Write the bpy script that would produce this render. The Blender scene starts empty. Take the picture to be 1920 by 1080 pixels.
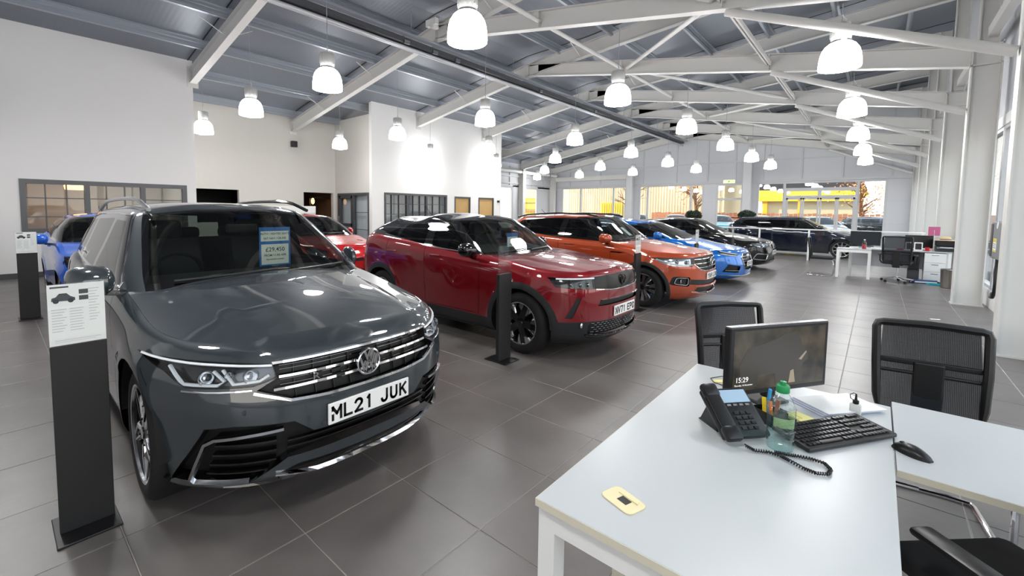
import bpy, bmesh, math, random
import numpy as np
from mathutils import Vector, Matrix
random.seed(7)
scene = bpy.context.scene
col = scene.collection

# ------------------------------------------------------------------ camera
CAM_F, CAM_CX, CAM_CY, CAM_H = 827.0, 905.0, 450.0, 1.595
_vy = np.array([1645 - CAM_CX, 402 - CAM_CY, CAM_F]); _vy /= np.linalg.norm(_vy)
_vx = -np.array([-22 - CAM_CX, 384 - CAM_CY, CAM_F]); _vx /= np.linalg.norm(_vx)
_vz = np.cross(_vx, _vy); _vz /= np.linalg.norm(_vz); _vx = np.cross(_vy, _vz)
if _vz[1] > 0: _vz = -_vz
_R = np.stack([_vx, _vy, _vz], 1)
cam_data = bpy.data.cameras.new('camera')
cam = bpy.data.objects.new('camera', cam_data); col.objects.link(cam)
cam_data.sensor_width = 36.0; cam_data.sensor_fit = 'HORIZONTAL'
cam_data.lens = CAM_F / 1920 * 36.0
cam_data.shift_x = (960 - CAM_CX) / 1920; cam_data.shift_y = (CAM_CY - 540) / 1920
cam_data.clip_start = 0.05; cam_data.clip_end = 300
_m = Matrix.Identity(4)
for r in range(3):
    _m[r][0] = _R[0, r]; _m[r][1] = -_R[1, r]; _m[r][2] = -_R[2, r]
_m[0][3], _m[1][3], _m[2][3] = 0, 0, CAM_H
cam.matrix_world = _m
scene.camera = cam

# ------------------------------------------------------------------ world, sun, exposure
LAMP_EMIT, LENS_EMIT = 22.0, 52.0
world = bpy.data.worlds.new('world'); scene.world = world; world.use_nodes = True
wn = world.node_tree; wn.nodes.clear()
w_out = wn.nodes.new('ShaderNodeOutputWorld'); w_bg = wn.nodes.new('ShaderNodeBackground')
w_tc = wn.nodes.new('ShaderNodeTexCoord'); w_sep = wn.nodes.new('ShaderNodeSeparateXYZ'); w_ramp = wn.nodes.new('ShaderNodeValToRGB')
wn.links.new(w_tc.outputs['Generated'], w_sep.inputs[0]); wn.links.new(w_sep.outputs['Z'], w_ramp.inputs[0])
w_ramp.color_ramp.elements[0].position = 0.0; w_ramp.color_ramp.elements[0].color = (1.0, 0.93, 0.84, 1)
w_ramp.color_ramp.elements[1].position = 0.6; w_ramp.color_ramp.elements[1].color = (0.72, 0.84, 1.0, 1)
wn.links.new(w_ramp.outputs[0], w_bg.inputs[0]); w_bg.inputs[1].default_value = 2.2
wn.links.new(w_bg.outputs[0], w_out.inputs[0])
sun_d = bpy.data.lights.new('sun', 'SUN'); sun_d.energy = 6.0; sun_d.angle = 0.02; sun_d.color = (1.0, 0.80, 0.55)
sun = bpy.data.objects.new('sun', sun_d); col.objects.link(sun)
sun.rotation_euler = Vector((1.0, 0.35, -0.55)).to_track_quat('-Z', 'Y').to_euler()
scene.view_settings.view_transform = 'Standard'; scene.view_settings.look = 'None'
scene.view_settings.exposure = 0.5; scene.view_settings.gamma = 1.0
scene.view_settings.use_curve_mapping = False
# ------------------------------------------------------------------ helpers
def lin(c):
    return tuple(((v / 255) / 12.92 if v / 255 <= 0.04045 else ((v / 255 + 0.055) / 1.055) ** 2.4) for v in c) + (1.0,)
MATS = {}
def mat(name, rgb=(200, 200, 200), rough=0.5, metal=0.0, coat=0.0, emit=0.0, trans=0.0, ior=1.45, alpha=1.0, spec=0.5, noise=None, bump=None, coat_rough=0.02, flake=False):
    if name in MATS: return MATS[name]
    m = bpy.data.materials.new(name); m.use_nodes = True
    nt = m.node_tree; b = nt.nodes['Principled BSDF']
    b.inputs['Base Color'].default_value = lin(rgb); b.inputs['Roughness'].default_value = rough
    b.inputs['Metallic'].default_value = metal; b.inputs['Coat Weight'].default_value = coat; b.inputs['Coat Roughness'].default_value = coat_rough
    b.inputs['IOR'].default_value = ior; b.inputs['Specular IOR Level'].default_value = spec
    if trans: b.inputs['Transmission Weight'].default_value = trans
    if alpha < 1: b.inputs['Alpha'].default_value = alpha
    if emit:
        b.inputs['Emission Color'].default_value = lin(rgb); b.inputs['Emission Strength'].default_value = emit
    if noise:   # (scale, amount)
        tc = nt.nodes.new('ShaderNodeTexCoord'); n = nt.nodes.new('ShaderNodeTexNoise'); n.inputs['Scale'].default_value = noise[0]; n.inputs['Detail'].default_value = 4
        mr = nt.nodes.new('ShaderNodeMapRange'); mr.inputs['To Min'].default_value = 1 - noise[1]; mr.inputs['To Max'].default_value = 1 + noise[1]
        mx = nt.nodes.new('ShaderNodeMix'); mx.data_type = 'RGBA'; mx.blend_type = 'MULTIPLY'; mx.inputs['Factor'].default_value = 1
        mx.inputs['A'].default_value = lin(rgb)
        nt.links.new(tc.outputs['Object'], n.inputs['Vector']); nt.links.new(n.outputs['Fac'], mr.inputs['Value']); nt.links.new(mr.outputs[0], mx.inputs['B']); nt.links.new(mx.outputs['Result'], b.inputs['Base Color'])
    if bump:    # (scale, strength)
        tc = nt.nodes.new('ShaderNodeTexCoord'); n = nt.nodes.new('ShaderNodeTexNoise'); n.inputs['Scale'].default_value = bump[0]; n.inputs['Detail'].default_value = 5
        bp = nt.nodes.new('ShaderNodeBump'); bp.inputs['Strength'].default_value = bump[1]; bp.inputs['Distance'].default_value = 0.01
        nt.links.new(tc.outputs['Object'], n.inputs['Vector']); nt.links.new(n.outputs['Fac'], bp.inputs['Height']); nt.links.new(bp.outputs[0], b.inputs['Normal'])
    MATS[name] = m
    return m

def glass_mat(name, tint=(255, 255, 255), refl=1.0, rough=0.0):
    """thin pane: clear with fresnel reflection, no refraction"""
    if name in MATS: return MATS[name]
    m = bpy.data.materials.new(name); m.use_nodes = True; nt = m.node_tree; nt.nodes.clear()
    o = nt.nodes.new('ShaderNodeOutputMaterial'); mx = nt.nodes.new('ShaderNodeMixShader')
    t = nt.nodes.new('ShaderNodeBsdfTransparent'); t.inputs[0].default_value = lin(tint)
    g = nt.nodes.new('ShaderNodeBsdfGlossy'); g.inputs['Roughness'].default_value = rough
    f = nt.nodes.new('ShaderNodeLayerWeight'); f.inputs[0].default_value = 0.5
    pw = nt.nodes.new('ShaderNodeMath'); pw.operation = 'POWER'; pw.inputs[1].default_value = 5.0; nt.links.new(f.outputs['Facing'], pw.inputs[0])
    ml = nt.nodes.new('ShaderNodeMath'); ml.operation = 'MULTIPLY_ADD'; ml.inputs[1].default_value = 0.96 * refl; ml.inputs[2].default_value = 0.04 * refl; ml.use_clamp = True
    nt.links.new(pw.outputs[0], ml.inputs[0]); nt.links.new(ml.outputs[0], mx.inputs[0]); nt.links.new(t.outputs[0], mx.inputs[1]); nt.links.new(g.outputs[0], mx.inputs[2]); nt.links.new(mx.outputs[0], o.inputs[0])
    MATS[name] = m
    return m

class MB:
    """collects simple shapes into one mesh"""
    def __init__(s): s.v = []; s.f = []
    def add(s, vs, fs):
        o = len(s.v); s.v += [tuple(p) for p in vs]; s.f += [tuple(i + o for i in f) for f in fs]; return s
    def box(s, x0, x1, y0, y1, z0, z1):
        vs = [(x, y, z) for z in (z0, z1) for y in (y0, y1) for x in (x0, x1)]
        return s.add(vs, [(0, 2, 3, 1), (4, 5, 7, 6), (0, 1, 5, 4), (2, 6, 7, 3), (0, 4, 6, 2), (1, 3, 7, 5)])
    def bbox(s, x0, x1, y0, y1, z0, z1, b=0.005):
        """box with chamfered edges"""
        bm = bmesh.new(); bmesh.ops.create_cube(bm, size=1)
        for v in bm.verts: v.co = Vector(((x0 + x1) / 2 + v.co.x * (x1 - x0), (y0 + y1) / 2 + v.co.y * (y1 - y0), (z0 + z1) / 2 + v.co.z * (z1 - z0)))
        bmesh.ops.bevel(bm, geom=list(bm.edges), offset=min(b, .45 * min(abs(x1 - x0), abs(y1 - y0), abs(z1 - z0))), segments=2, profile=0.5, affect='EDGES')
        bm.verts.index_update(); s.add([v.co[:] for v in bm.verts], [[v.index for v in f.verts] for f in bm.faces]); bm.free(); return s
    def obox(s, p0, p1, w, h, up=(0, 0, 1)):
        """box beam from p0 to p1, w across, h along up"""
        p0 = Vector(p0); p1 = Vector(p1); d = (p1 - p0).normalized(); a = d.cross(Vector(up)).normalized(); u = a.cross(d)
        vs = [p + a * (sx * w / 2) + u * (sz * h / 2) for p in (p0, p1) for sx, sz in ((-1, -1), (1, -1), (1, 1), (-1, 1))]
        return s.add(vs, [(0, 1, 2, 3)[::-1], (4, 5, 6, 7), (0, 4, 5, 1)[::-1], (1, 5, 6, 2)[::-1], (2, 6, 7, 3)[::-1], (3, 7, 4, 0)[::-1]])
    def ibeam(s, p0, p1, w, h, tf=0.02, tw=0.014, up=(0, 0, 1)):
        p0 = Vector(p0); p1 = Vector(p1); d = (p1 - p0).normalized(); a = d.cross(Vector(up)).normalized(); u = a.cross(d)
        for c, hh, ww in ((h / 2 - tf / 2, tf, w), (-h / 2 + tf / 2, tf, w), (0, h - 2 * tf, tw)): s.obox(p0 + u * c, p1 + u * c, ww, hh, u)
        return s
    def tube(s, p0, p1, r, n=12, r1=None, cap=True):
        p0 = Vector(p0); p1 = Vector(p1); d = (p1 - p0).normalized()
        a = d.orthogonal().normalized(); b = d.cross(a); r1 = r if r1 is None else r1
        vs = [p + (a * math.cos(2 * math.pi * i / n) + b * math.sin(2 * math.pi * i / n)) * rr for p, rr in ((p0, r), (p1, r1)) for i in range(n)]
        fs = [(i, (i + 1) % n, n + (i + 1) % n, n + i) for i in range(n)]
        if cap: fs += [tuple(range(n))[::-1], tuple(range(n, 2 * n))]
        return s.add(vs, fs)
    def path(s, pts, r, n=8, closed=False):
        pts = [Vector(p) for p in pts]; m = len(pts); rings = []; prev = None
        for i, p in enumerate(pts):
            if closed: d = pts[(i + 1) % m] - pts[i - 1]
            else: d = pts[min(i + 1, m - 1)] - pts[max(i - 1, 0)]
            d.normalize()
            if prev is None: a = d.orthogonal().normalized()
            else: a = (prev - d * prev.dot(d)).normalized()
            prev = a; b = d.cross(a)
            rr = r[i] if isinstance(r, (list, tuple)) else r
            rings.append([p + (a * math.cos(2 * math.pi * k / n) + b * math.sin(2 * math.pi * k / n)) * rr for k in range(n)])
        vs = [q for ring in rings for q in ring]; fs = []
        for i in range(m if closed else m - 1):
            j = (i + 1) % m
            for k in range(n): fs.append((i * n + k, i * n + (k + 1) % n, j * n + (k + 1) % n, j * n + k))
        if not closed: fs += [tuple(range(n))[::-1], tuple((m - 1) * n + k for k in range(n))]
        return s.add(vs, fs)
    def lathe(s, prof, c=(0, 0, 0), n=24, axis='z', a0=0.0, a1=2 * math.pi):
        """prof: list of (r, h)"""
        full = abs(a1 - a0 - 2 * math.pi) < 1e-6; k = n if full else n + 1; vs = []; fs = []
        for r, h in prof:
            for i in range(k):
                t = a0 + (a1 - a0) * i / n; p = (r * math.cos(t), r * math.sin(t), h)
                if axis == 'y': p = (p[0], p[2], -p[1])
                if axis == 'x': p = (p[2], p[0], p[1])
                vs.append((c[0] + p[0], c[1] + p[1], c[2] + p[2]))
        for j in range(len(prof) - 1):
            for i in range(n if full else n):
                i2 = (i + 1) % k
                fs.append((j * k + i, j * k + i2, (j + 1) * k + i2, (j + 1) * k + i))
        return s.add(vs, fs)
    def prism(s, poly, lo, hi, axis='z'):
        """poly: 2-d points; extruded along axis between lo and hi"""
        def P(a, b, h): return (a, b, h) if axis == 'z' else ((a, h, b) if axis == 'y' else (h, a, b))
        n = len(poly); vs = [P(a, b, lo) for a, b in poly] + [P(a, b, hi) for a, b in poly]
        return s.add(vs, [tuple(range(n))[::-1], tuple(range(n, 2 * n))] + [(i, (i + 1) % n, n + (i + 1) % n, n + i) for i in range(n)])
    def build(s, name, m=None, parent=None, smooth=False, loc=None, bevel=None):
        me = bpy.data.meshes.new(name); me.from_pydata(s.v, [], s.f)
        bm = bmesh.new(); bm.from_mesh(me); bmesh.ops.recalc_face_normals(bm, faces=bm.faces)
        if bevel: bmesh.ops.bevel(bm, geom=[e for e in bm.edges if e.is_manifold and e.calc_face_angle(0) > 0.5], offset=bevel, segments=2, profile=0.5, affect='EDGES')
        bm.to_mesh(me); bm.free()
        if m: me.materials.append(MATS[m] if isinstance(m, str) else m)
        if smooth:
            me.shade_smooth()
            try: me.set_sharp_from_angle(angle=math.radians(40))
            except Exception: pass
        return link(name, me, parent, loc)

def link(name, me, parent=None, loc=None):
    o = bpy.data.objects.new(name, me); col.objects.link(o)
    if parent is not None: o.parent = parent
    if loc is not None: o.location = loc
    return o
def thing(name, label, cat, loc=(0, 0, 0), rz=0.0, group=None):
    o = bpy.data.objects.new(name, None); col.objects.link(o); o.location = loc; o.rotation_euler = (0, 0, rz); o.empty_display_size = 0.1
    o['label'] = label; o['category'] = cat
    if group: o['group'] = group
    return o
def tag(o, label, cat, group=None):
    o['label'] = label; o['category'] = cat
    if group: o['group'] = group
    return o
def struct(o, label, cat='structure'):
    o['kind'] = 'structure'; o['label'] = label; o['category'] = cat; return o
def copy_tree(o, parent=None):
    c = o.copy(); col.objects.link(c); c.parent = parent
    for ch in list(o.children): copy_tree(ch, c)
    return c
def text_mesh(name, s, size, m, parent, matrix, extrude=0.001, align='CENTER', xscale=1.0, offset=0.0):
    cu = bpy.data.curves.new(name, 'FONT'); cu.body = s; cu.size = size; cu.extrude = extrude; cu.align_x = align; cu.align_y = 'CENTER'; cu.offset = offset; cu.resolution_u = 3
    t = bpy.data.objects.new(name, cu); col.objects.link(t)
    dg = bpy.context.evaluated_depsgraph_get(); me = bpy.data.meshes.new_from_object(t.evaluated_get(dg)); bpy.data.objects.remove(t); bpy.data.curves.remove(cu)
    me.materials.clear(); me.materials.append(MATS[m] if isinstance(m, str) else m)
    me.transform(matrix @ Matrix.Diagonal((xscale, 1, 1, 1)))
    me.name = name
    return link(name, me, parent)
def frame_mat(origin, xdir, ydir):
    x = Vector(xdir).normalized(); y = Vector(ydir).normalized(); z = x.cross(y)
    return Matrix(((x.x, y.x, z.x, origin[0]), (x.y, y.y, z.y, origin[1]), (x.z, y.z, z.z, origin[2]), (0, 0, 0, 1)))

# base materials
mat('white_wall', (230, 229, 227), 0.6, bump=(60, 0.03))
mat('steel_paint', (216, 215, 211), 0.42)
mat('grey_clad', (202, 204, 208), 0.5)
mat('deck', (98, 104, 116), 0.45)
mat('galv', (168, 174, 182), 0.32, metal=0.5)
mat('black_plastic', (16, 16, 17), 0.45)
mat('satin_black', (24, 24, 25), 0.35)
mat('gloss_black', (6, 6, 7), 0.08, coat=1.0)
mat('chrome', (235, 235, 238), 0.06, metal=1.0)
mat('alu', (190, 192, 196), 0.25, metal=1.0)
mat('dark_frame', (70, 71, 74), 0.4)
mat('white_desk', (186, 190, 191), 0.3)
mat('white_paint', (235, 235, 233), 0.4)
mat('paper', (236, 236, 234), 0.7)
mat('ink', (40, 40, 44), 0.7)
glass_mat('pane', (250, 252, 252))
# ------------------------------------------------------------------ setting
XL, XR, XF, YB, YFAR = -13.85, -16.4, -17.6, -5.0, 27.3     # left wall, recess wall, far-left wall, back wall, far wall
XG = 1.52                                                     # glazing line on the right
TRUSS_Y = [-0.1, 3.8, 7.7, 11.6, 15.5, 19.4, 23.3, 27.1]
def zl(x): return 5.83 + 0.176 * (x + 8.45)        # underside of left rafter
def zu(x): return 6.18 + 0.105 * (x + 3.9)         # underside of upper rafter
def zc(x): return 5.83 - 0.1716 * (x + 8.45)       # underside of lower chord
RD = 0.38                                          # rafter depth
def zdeck(x): return (zl(x) if x < -8.45 else zu(x) + (zl(-8.45) - zu(-8.45)) * max(0, 1 - (x + 8.45) / 2)) + RD + 0.22

# floor ------------------------------------------------------------
mat('grout', (176, 170, 162), 0.8)
def tile_material():
    m = bpy.data.materials.new('tile'); m.use_nodes = True; nt = m.node_tree; b = nt.nodes['Principled BSDF']
    g = nt.nodes.new('ShaderNodeNewGeometry'); n = nt.nodes.new('ShaderNodeTexNoise'); n.inputs['Scale'].default_value = 2.2; n.inputs['Detail'].default_value = 5
    oi = nt.nodes.new('ShaderNodeObjectInfo')
    cr = nt.nodes.new('ShaderNodeValToRGB'); cr.color_ramp.elements[0].position = 0.3; cr.color_ramp.elements[0].color = lin((92, 87, 84)); cr.color_ramp.elements[1].position = 0.75; cr.color_ramp.elements[1].color = lin((112, 107, 104))
    nt.links.new(g.outputs['Position'], n.inputs['Vector']); nt.links.new(n.outputs['Fac'], cr.inputs[0])
    nt.links.new(cr.outputs[0], b.inputs['Base Color'])
    n2 = nt.nodes.new('ShaderNodeTexNoise'); n2.inputs['Scale'].default_value = 9; n2.inputs['Detail'].default_value = 8; n2.inputs['Distortion'].default_value = 1.5
    bp = nt.nodes.new('ShaderNodeBump'); bp.inputs['Strength'].default_value = 0.12; bp.inputs['Distance'].default_value = 0.01
    nt.links.new(g.outputs['Position'], n2.inputs['Vector']); nt.links.new(n2.outputs['Fac'], bp.inputs['Height']); nt.links.new(bp.outputs[0], b.inputs['Normal'])
    b.inputs['Roughness'].default_value = 0.36; b.inputs['Specular IOR Level'].default_value = 0.8
    MATS['tile'] = m
tile_material()
floor = MB().box(XF - 0.3, XG + 0.1, YB, YFAR + 0.2, -0.2, -0.003).build('floor', 'grout')
struct(floor, 'dark grey tiled showroom floor', 'floor')
TSX, TSY = 0.613, 0.598
def tile_mb(x, y, hx, hy):
    c = 0.003
    vs = [(x - hx, y - hy, -0.01), (x + hx, y - hy, -0.01), (x + hx, y + hy, -0.01), (x - hx, y + hy, -0.01)]
    vs += [(x - hx, y - hy, -c / 2), (x + hx, y - hy, -c / 2), (x + hx, y + hy, -c / 2), (x - hx, y + hy, -c / 2)]
    vs += [(x - hx + c, y - hy + c, 0), (x + hx - c, y - hy + c, 0), (x + hx - c, y + hy - c, 0), (x - hx + c, y + hy - c, 0)]
    fs = [(8, 9, 10, 11)]
    for b in (0, 4):
        for i in range(4): fs.append((b + i, b + (i + 1) % 4, b + 4 + (i + 1) % 4, b + 4 + i))
    return vs, fs
def cam_px(p):
    q = _R @ (np.array(p) - np.array([0, 0, CAM_H]))
    if q[2] < 0.1: return None
    return CAM_CX + CAM_F * q[0] / q[2], CAM_CY + CAM_F * q[1] / q[2], q[2]
tiles = []
for i in range(-26, 6):
    for j in range(-10, 45):
        x = -2.015 + TSX * (i + 0.5); y = 0.972 + TSY * (j + 0.5)
        if x < XF or x > XG + 0.2 or y < YB or y > YFAR: continue
        p = cam_px((x, y, 0)); s = -1
        if p and -60 < p[0] < 1980 and 380 < p[1] < 1180: s = 1.0 / p[2] ** 2
        # floor hidden under the desk or behind the nearest car counts last
        if p and p[0] < 0: s *= .5
        tiles.append((s, x, y))
tiles.sort(reverse=True)
_v, _f = tile_mb(0, 0, TSX / 2 - 0.002, TSY / 2 - 0.002)
tm = bpy.data.meshes.new('floor_tile'); tm.from_pydata(_v, [], _f); tm.materials.append(MATS['tile'])
rest = MB()
for k, (s, x, y) in enumerate(tiles):
    if k < 300 and s > 0: link('floor_tile', tm, floor, (x, y, 0))
    else: rest.add(*tile_mb(x, y, TSX / 2 - 0.002, TSY / 2 - 0.002))
o = rest.build('floor_tiling', 'tile', floor); o['kind'] = 'stuff'

# roof ---------------------------------------------------------------
def deck_material():
    m = bpy.data.materials.new('deck_sheet'); m.use_nodes = True; nt = m.node_tree; b = nt.nodes['Principled BSDF']
    b.inputs['Base Color'].default_value = lin((122, 127, 136)); b.inputs['Roughness'].default_value = 0.42; b.inputs['Metallic'].default_value = 0.25
    g = nt.nodes.new('ShaderNodeNewGeometry'); sp = nt.nodes.new('ShaderNodeSeparateXYZ'); w = nt.nodes.new('ShaderNodeMath'); w.operation = 'SINE'; ml = nt.nodes.new('ShaderNodeMath'); ml.operation = 'MULTIPLY'; ml.inputs[1].default_value = 60
    bp = nt.nodes.new('ShaderNodeBump'); bp.inputs['Strength'].default_value = 0.05; bp.inputs['Distance'].default_value = 0.01
    nt.links.new(g.outputs['Position'], sp.inputs[0]); nt.links.new(sp.outputs['Y'], ml.inputs[0]); nt.links.new(ml.outputs[0], w.inputs[0]); nt.links.new(w.outputs[0], bp.inputs['Height']); nt.links.new(bp.outputs[0], b.inputs['Normal'])
    MATS['deck_sheet'] = m
deck_material()
XS = [-18.4, -8.45, -6.45, 2.2]
cm = MB()
for a, b in zip(XS[:-1], XS[1:]):
    za, zb = zdeck(a), zdeck(b)
    cm.add([(a, YB, za), (b, YB, zb), (b, YFAR + .3, zb), (a, YFAR + .3, za), (a, YB, za + .12), (b, YB, zb + .12), (b, YFAR + .3, zb + .12), (a, YFAR + .3, za + .12)], [(0, 1, 2, 3), (7, 6, 5, 4), (0, 4, 5, 1), (2, 6, 7, 3), (0, 3, 7, 4), (1, 5, 6, 2)])
ceiling = cm.build('ceiling', 'deck_sheet'); struct(ceiling, 'dark slate grey profiled sheet roof seen from below', 'ceiling')
# seams of the roof sheets, and Z-purlins running down the length of the hall
for k, x in enumerate([-17.5, -16.0, -14.3, -12.65, -11.0, -9.3, -7.3, -5.65, -4.15, -2.6, -1.1, 0.4]):
    z = zdeck(x); d = 0.20; sl = 0.176 if x < -8.45 else 0.1
    def P(dx, dz): return (x + dx, z + sl * dx + dz)
    prof = [P(0, 0), P(.06, 0), P(.06, -.012), P(.012, -.012), P(.012, -.075), P(.004, -.085), P(.004, -.115), P(.012, -.125), P(.012, -d + .03), P(-.05, -d + .03), P(-.05, -d + .045), P(-.062, -d + .045), P(-.062, -d), P(.0, -d), P(0, -.125), P(-.008, -.115), P(-.008, -.085), P(0, -.075)]
    MB().prism(prof, YB + .05, YFAR, 'y').build('purlin', 'galv', ceiling)
for k in range(9):                                      # sheet joints
    y = -4.1 + k * 3.9
    m_ = MB()
    for a, b in zip(XS[:-1], XS[1:]): m_.obox((a, y, zdeck(a) - .004), (b, y, zdeck(b) - .004), .025, .01)
    m_.build('sheet_joint', 'black_plastic', ceiling)

# trusses -------------------------------------------------------------
ordn = ['nearest', 'second', 'third', 'fourth', 'fifth', 'sixth', 'seventh', 'farthest']
for k, y in enumerate(TRUSS_Y):
    xw = [XL, XL, XR, XL, XL, XF, XF, XF][k]
    where = ['above the camera', 'over the grey car in front', 'over the dark red car', 'over the orange car', 'over the blue coupe', 'over the black hatchback', 'just before the far gable wall', 'against the far gable wall'][k]
    t = thing('roof_truss', 'off-white steel roof truss %s' % where, 'roof truss', (-8.45, y, 5.83), group='roof trusses')
    def L(x, z): return (x + 8.45, 0, z - 5.83)
    MB().ibeam(L(xw + .02, zl(xw) + RD / 2), L(-8.45, zl(-8.45) + RD / 2), .17, RD).build('left_rafter', 'steel_paint', t)
    MB().ibeam(L(-8.45, zl(-8.45) + RD / 2), L(1.2, zu(1.2) + RD / 2), .17, RD).build('upper_rafter', 'steel_paint', t)
    MB().ibeam(L(-8.45, zc(-8.45) + .19), L(1.09, zc(1.09) + .17), .17, .36).build('lower_chord', 'steel_paint', t)
    MB().box(-.012, .012, -.1, .1, .02, .36).box(-.35, .35, -.012, .012, -.06, .3).build('apex_plate', 'steel_paint', t)
    MB().prism([(-.15, .0), (-.02, .37), (1.45, zu(-7.0) + .03 - 5.83), (1.45, zc(-7.0) + .34 - 5.83), (.2, .1)], -.006, .006, 'y').build('gusset', 'steel_paint', t)
    MB().box(xw + 8.45, xw + 8.465, -.13, .13, zl(xw) - 5.93, zl(xw) - 5.83 + RD + .06).build('end_plate', 'steel_paint', t)
    MB().tube(L(-1.9, zc(-1.9) - .03), L(1.06, 3.42), .062, 14).build('knee_tube', 'steel_paint', t, True)
    for x in (-5.35, -1.95):
        MB().box(x + 8.45 - .008, x + 8.45 + .008, -.085, .085, zc(x) - 5.83 + .02, zc(x) - 5.83 + .34).build('stiffener', 'steel_paint', t)
    for x in (-11.2, -14.1, -6.6):
        zz = zl(x) if x < -8.45 else zu(x)
        if x > xw + .3:
            for s in (-1, 1): MB().obox((x + 8.45, s * .02, zz - 5.83 + .1), (x + 8.45 - .05, s * .55, zz - 5.83 + RD + .03), .03, .01).build('fly_brace', 'steel_paint', t)
    # column below, with its slimmer post above
    c = thing('column', 'off-white steel column by the glazed wall, %s' % ['beside the camera', 'behind the front desk', 'carrying the grey cable box', 'beside the metal bin', 'behind the metal bin', 'fourth from the far corner', 'second from the far corner', 'in the far right corner'][k], 'column', (1.265, y, 0), group='columns along the right side')
    MB().ibeam((0, 0, 0), (0, 0, 4.55), .22, .37, .018, .012, up=(1, 0, 0)).build('shaft', 'steel_paint', c)
    MB().box(-.2, .2, -.13, .13, 0, .02).build('base_plate', 'steel_paint', c)
    MB().box(-.185, .185, -.11, .11, 4.18, 4.2).box(-.185, .185, -.11, .11, 4.5, 4.52).build('cap_plate', 'steel_paint', c)
    MB().ibeam((.0, 0, 4.52), (.0, 0, zu(1.2) + RD), .17, .24, .016, .012, up=(1, 0, 0)).build('upper_post', 'steel_paint', c)
# longitudinal members
def pts_len(o, name, a, b, w, h): MB().obox(a, b, w, h).build(name, 'steel_paint', o)
st = thing('roof_bracing', 'long off-white struts and diagonal tubes tying the roof trusses together', 'bracing', (-3.6, 11.6, 5.2))
def B(x, y, dz=.15): return (x + 3.6, y - 11.6, zc(x) + dz - 5.2)
for a, b in zip(TRUSS_Y[:-1], TRUSS_Y[1:]):
    MB().tube(B(-5.35, a + .02), B(-5.35, b - .02), .045, 10).build('strut', 'steel_paint', st, True)
    MB().obox(B(-1.98, a + .02), B(-1.98, b - .02), .03, .09).obox(B(-1.92, a + .02), B(-1.92, b - .02), .03, .09).build('strut', 'steel_paint', st)
for k, (a, b) in enumerate(zip(TRUSS_Y[:-1], TRUSS_Y[1:])):
    if k % 2 == 0: MB().tube(B(-2.1, a + .05), B(-5.2, b - .05), .045, 10).build('diagonal', 'steel_paint', st, True)
    else: MB().tube(B(-5.2, a + .05), B(-2.1, b - .05), .045, 10).build('diagonal', 'steel_paint', st, True)
eb = thing('eaves_beam', 'off-white box beam running along the tops of the columns', 'beam', (1.3, 11, 4.7))
for a, b in zip(TRUSS_Y[:-1], TRUSS_Y[1:]):
    MB().box(-.06, .06, a - 11 + .12, b - 11 - .12, -.08, .08).build('beam_length', 'steel_paint', eb)
# trunking hung below the ridge
tr = thing('cable_trunking', 'long dark cable trunking with aluminium tube hung below the ridge', 'cable trunking', (-8.75, 12, 5.5))
MB().box(.02, .2, -12, 15, .06, .16).build('channel', 'dark_frame', tr)
MB().tube((.12, -12, -.05), (.12, 15, -.05), .05, 14).build('tube', mat('tube_silver', (196, 198, 202), .3, metal=.35), tr, True)
MB().box(-.04, .02, -12, 15, -.02, .1).build('rail', 'black_plastic', tr)
MB().box(.24, .4, -12, 15, .16, .2).build('tray', 'galv', tr)
for y in range(-11, 15, 2):
    MB().tube((.12, y, .15), (.12, y, zdeck(-8.6) - 5.55), .008, 6).build('hanger', 'galv', tr)
for y in (-8.6, -5.3, -4.4, -3.6, .3, 4.1):
    MB().box(.19, .25, y, y + .16, .0, .08).build('clip', 'alu', tr)
eml = thing('emergency_light', 'white box emergency light mounted at the truss apex above the red car', 'emergency light', (-8.3, 7.4, 5.75))
MB().bbox(-.2, .15, -.06, .06, .30, .46, .01).build('housing', 'white_paint', eml)
MB().bbox(.0, .12, -.09, .09, .22, .30, .01).build('lens', 'white_paint', eml)

# walls ---------------------------------------------------------------
def wall_boxes(name, boxes, label, m='white_wall'):
    q = MB()
    for b in boxes: q.box(*b)
    return struct(q.build(name, m), label, 'wall')
T = 0.16
def zt(x): return zdeck(x) + .02
# left wall with the office window opening
W1 = (0.47, 3.58, 0.98, 2.17)
wl = wall_boxes('wall_left', [(XL - T, XL, YB, W1[0], 0, zt(XL)), (XL - T, XL, W1[1], 3.8, 0, zt(XL)), (XL - T, XL, W1[0], W1[1], 0, W1[2]), (XL - T, XL, W1[0], W1[1], W1[3], zt(XL)), (XR, XL - T, 3.66, 3.8, 0, zt(XR))], 'tall white wall with the office window at left')
struct(MB().box(XL, XL + .02, YB, 3.8, 0, .12).build('baseboard_left', 'dark_frame'), 'dark grey skirting along the left wall', 'baseboard')
mat('cream_wall', (206, 203, 196), 0.6)
RV = (4.5, 5.78, 1.1, 2.2); RO = (8.07, 9.3, 0, 2.21)
wall_boxes('wall_recess', [(XR - T, XR, 3.8, RV[0], 0, zt(XR)), (XR - T, XR, RV[1], RO[0], 0, zt(XR)), (XR - T, XR, RV[0], RV[1], 0, RV[2]), (XR - T, XR, RV[0], RV[1], RV[3], zt(XR)), (XR - T, XR, RO[0], RO[1], RO[3], zt(XR)), (XR - T, XR, RO[1], 9.4, 0, zt(XR))], 'cream recessed wall with dark opening', 'cream_wall')
DR = (-16.23, -14.03, 2.2)
wall_boxes('wall_return', [(DR[1], XL - T, 9.4, 9.4 + T, 0, zt(XR)), (XR, DR[0], 9.4, 9.4 + T, 0, zt(XR)), (DR[0], DR[1], 9.4, 9.4 + T, DR[2], zt(XR))], 'cream return wall above the glazed double door', 'cream_wall')
W3 = (9.94, 13.19, 0.98, 2.22); D3 = [(13.64, 14.66), (15.2, 16.3)]
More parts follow.
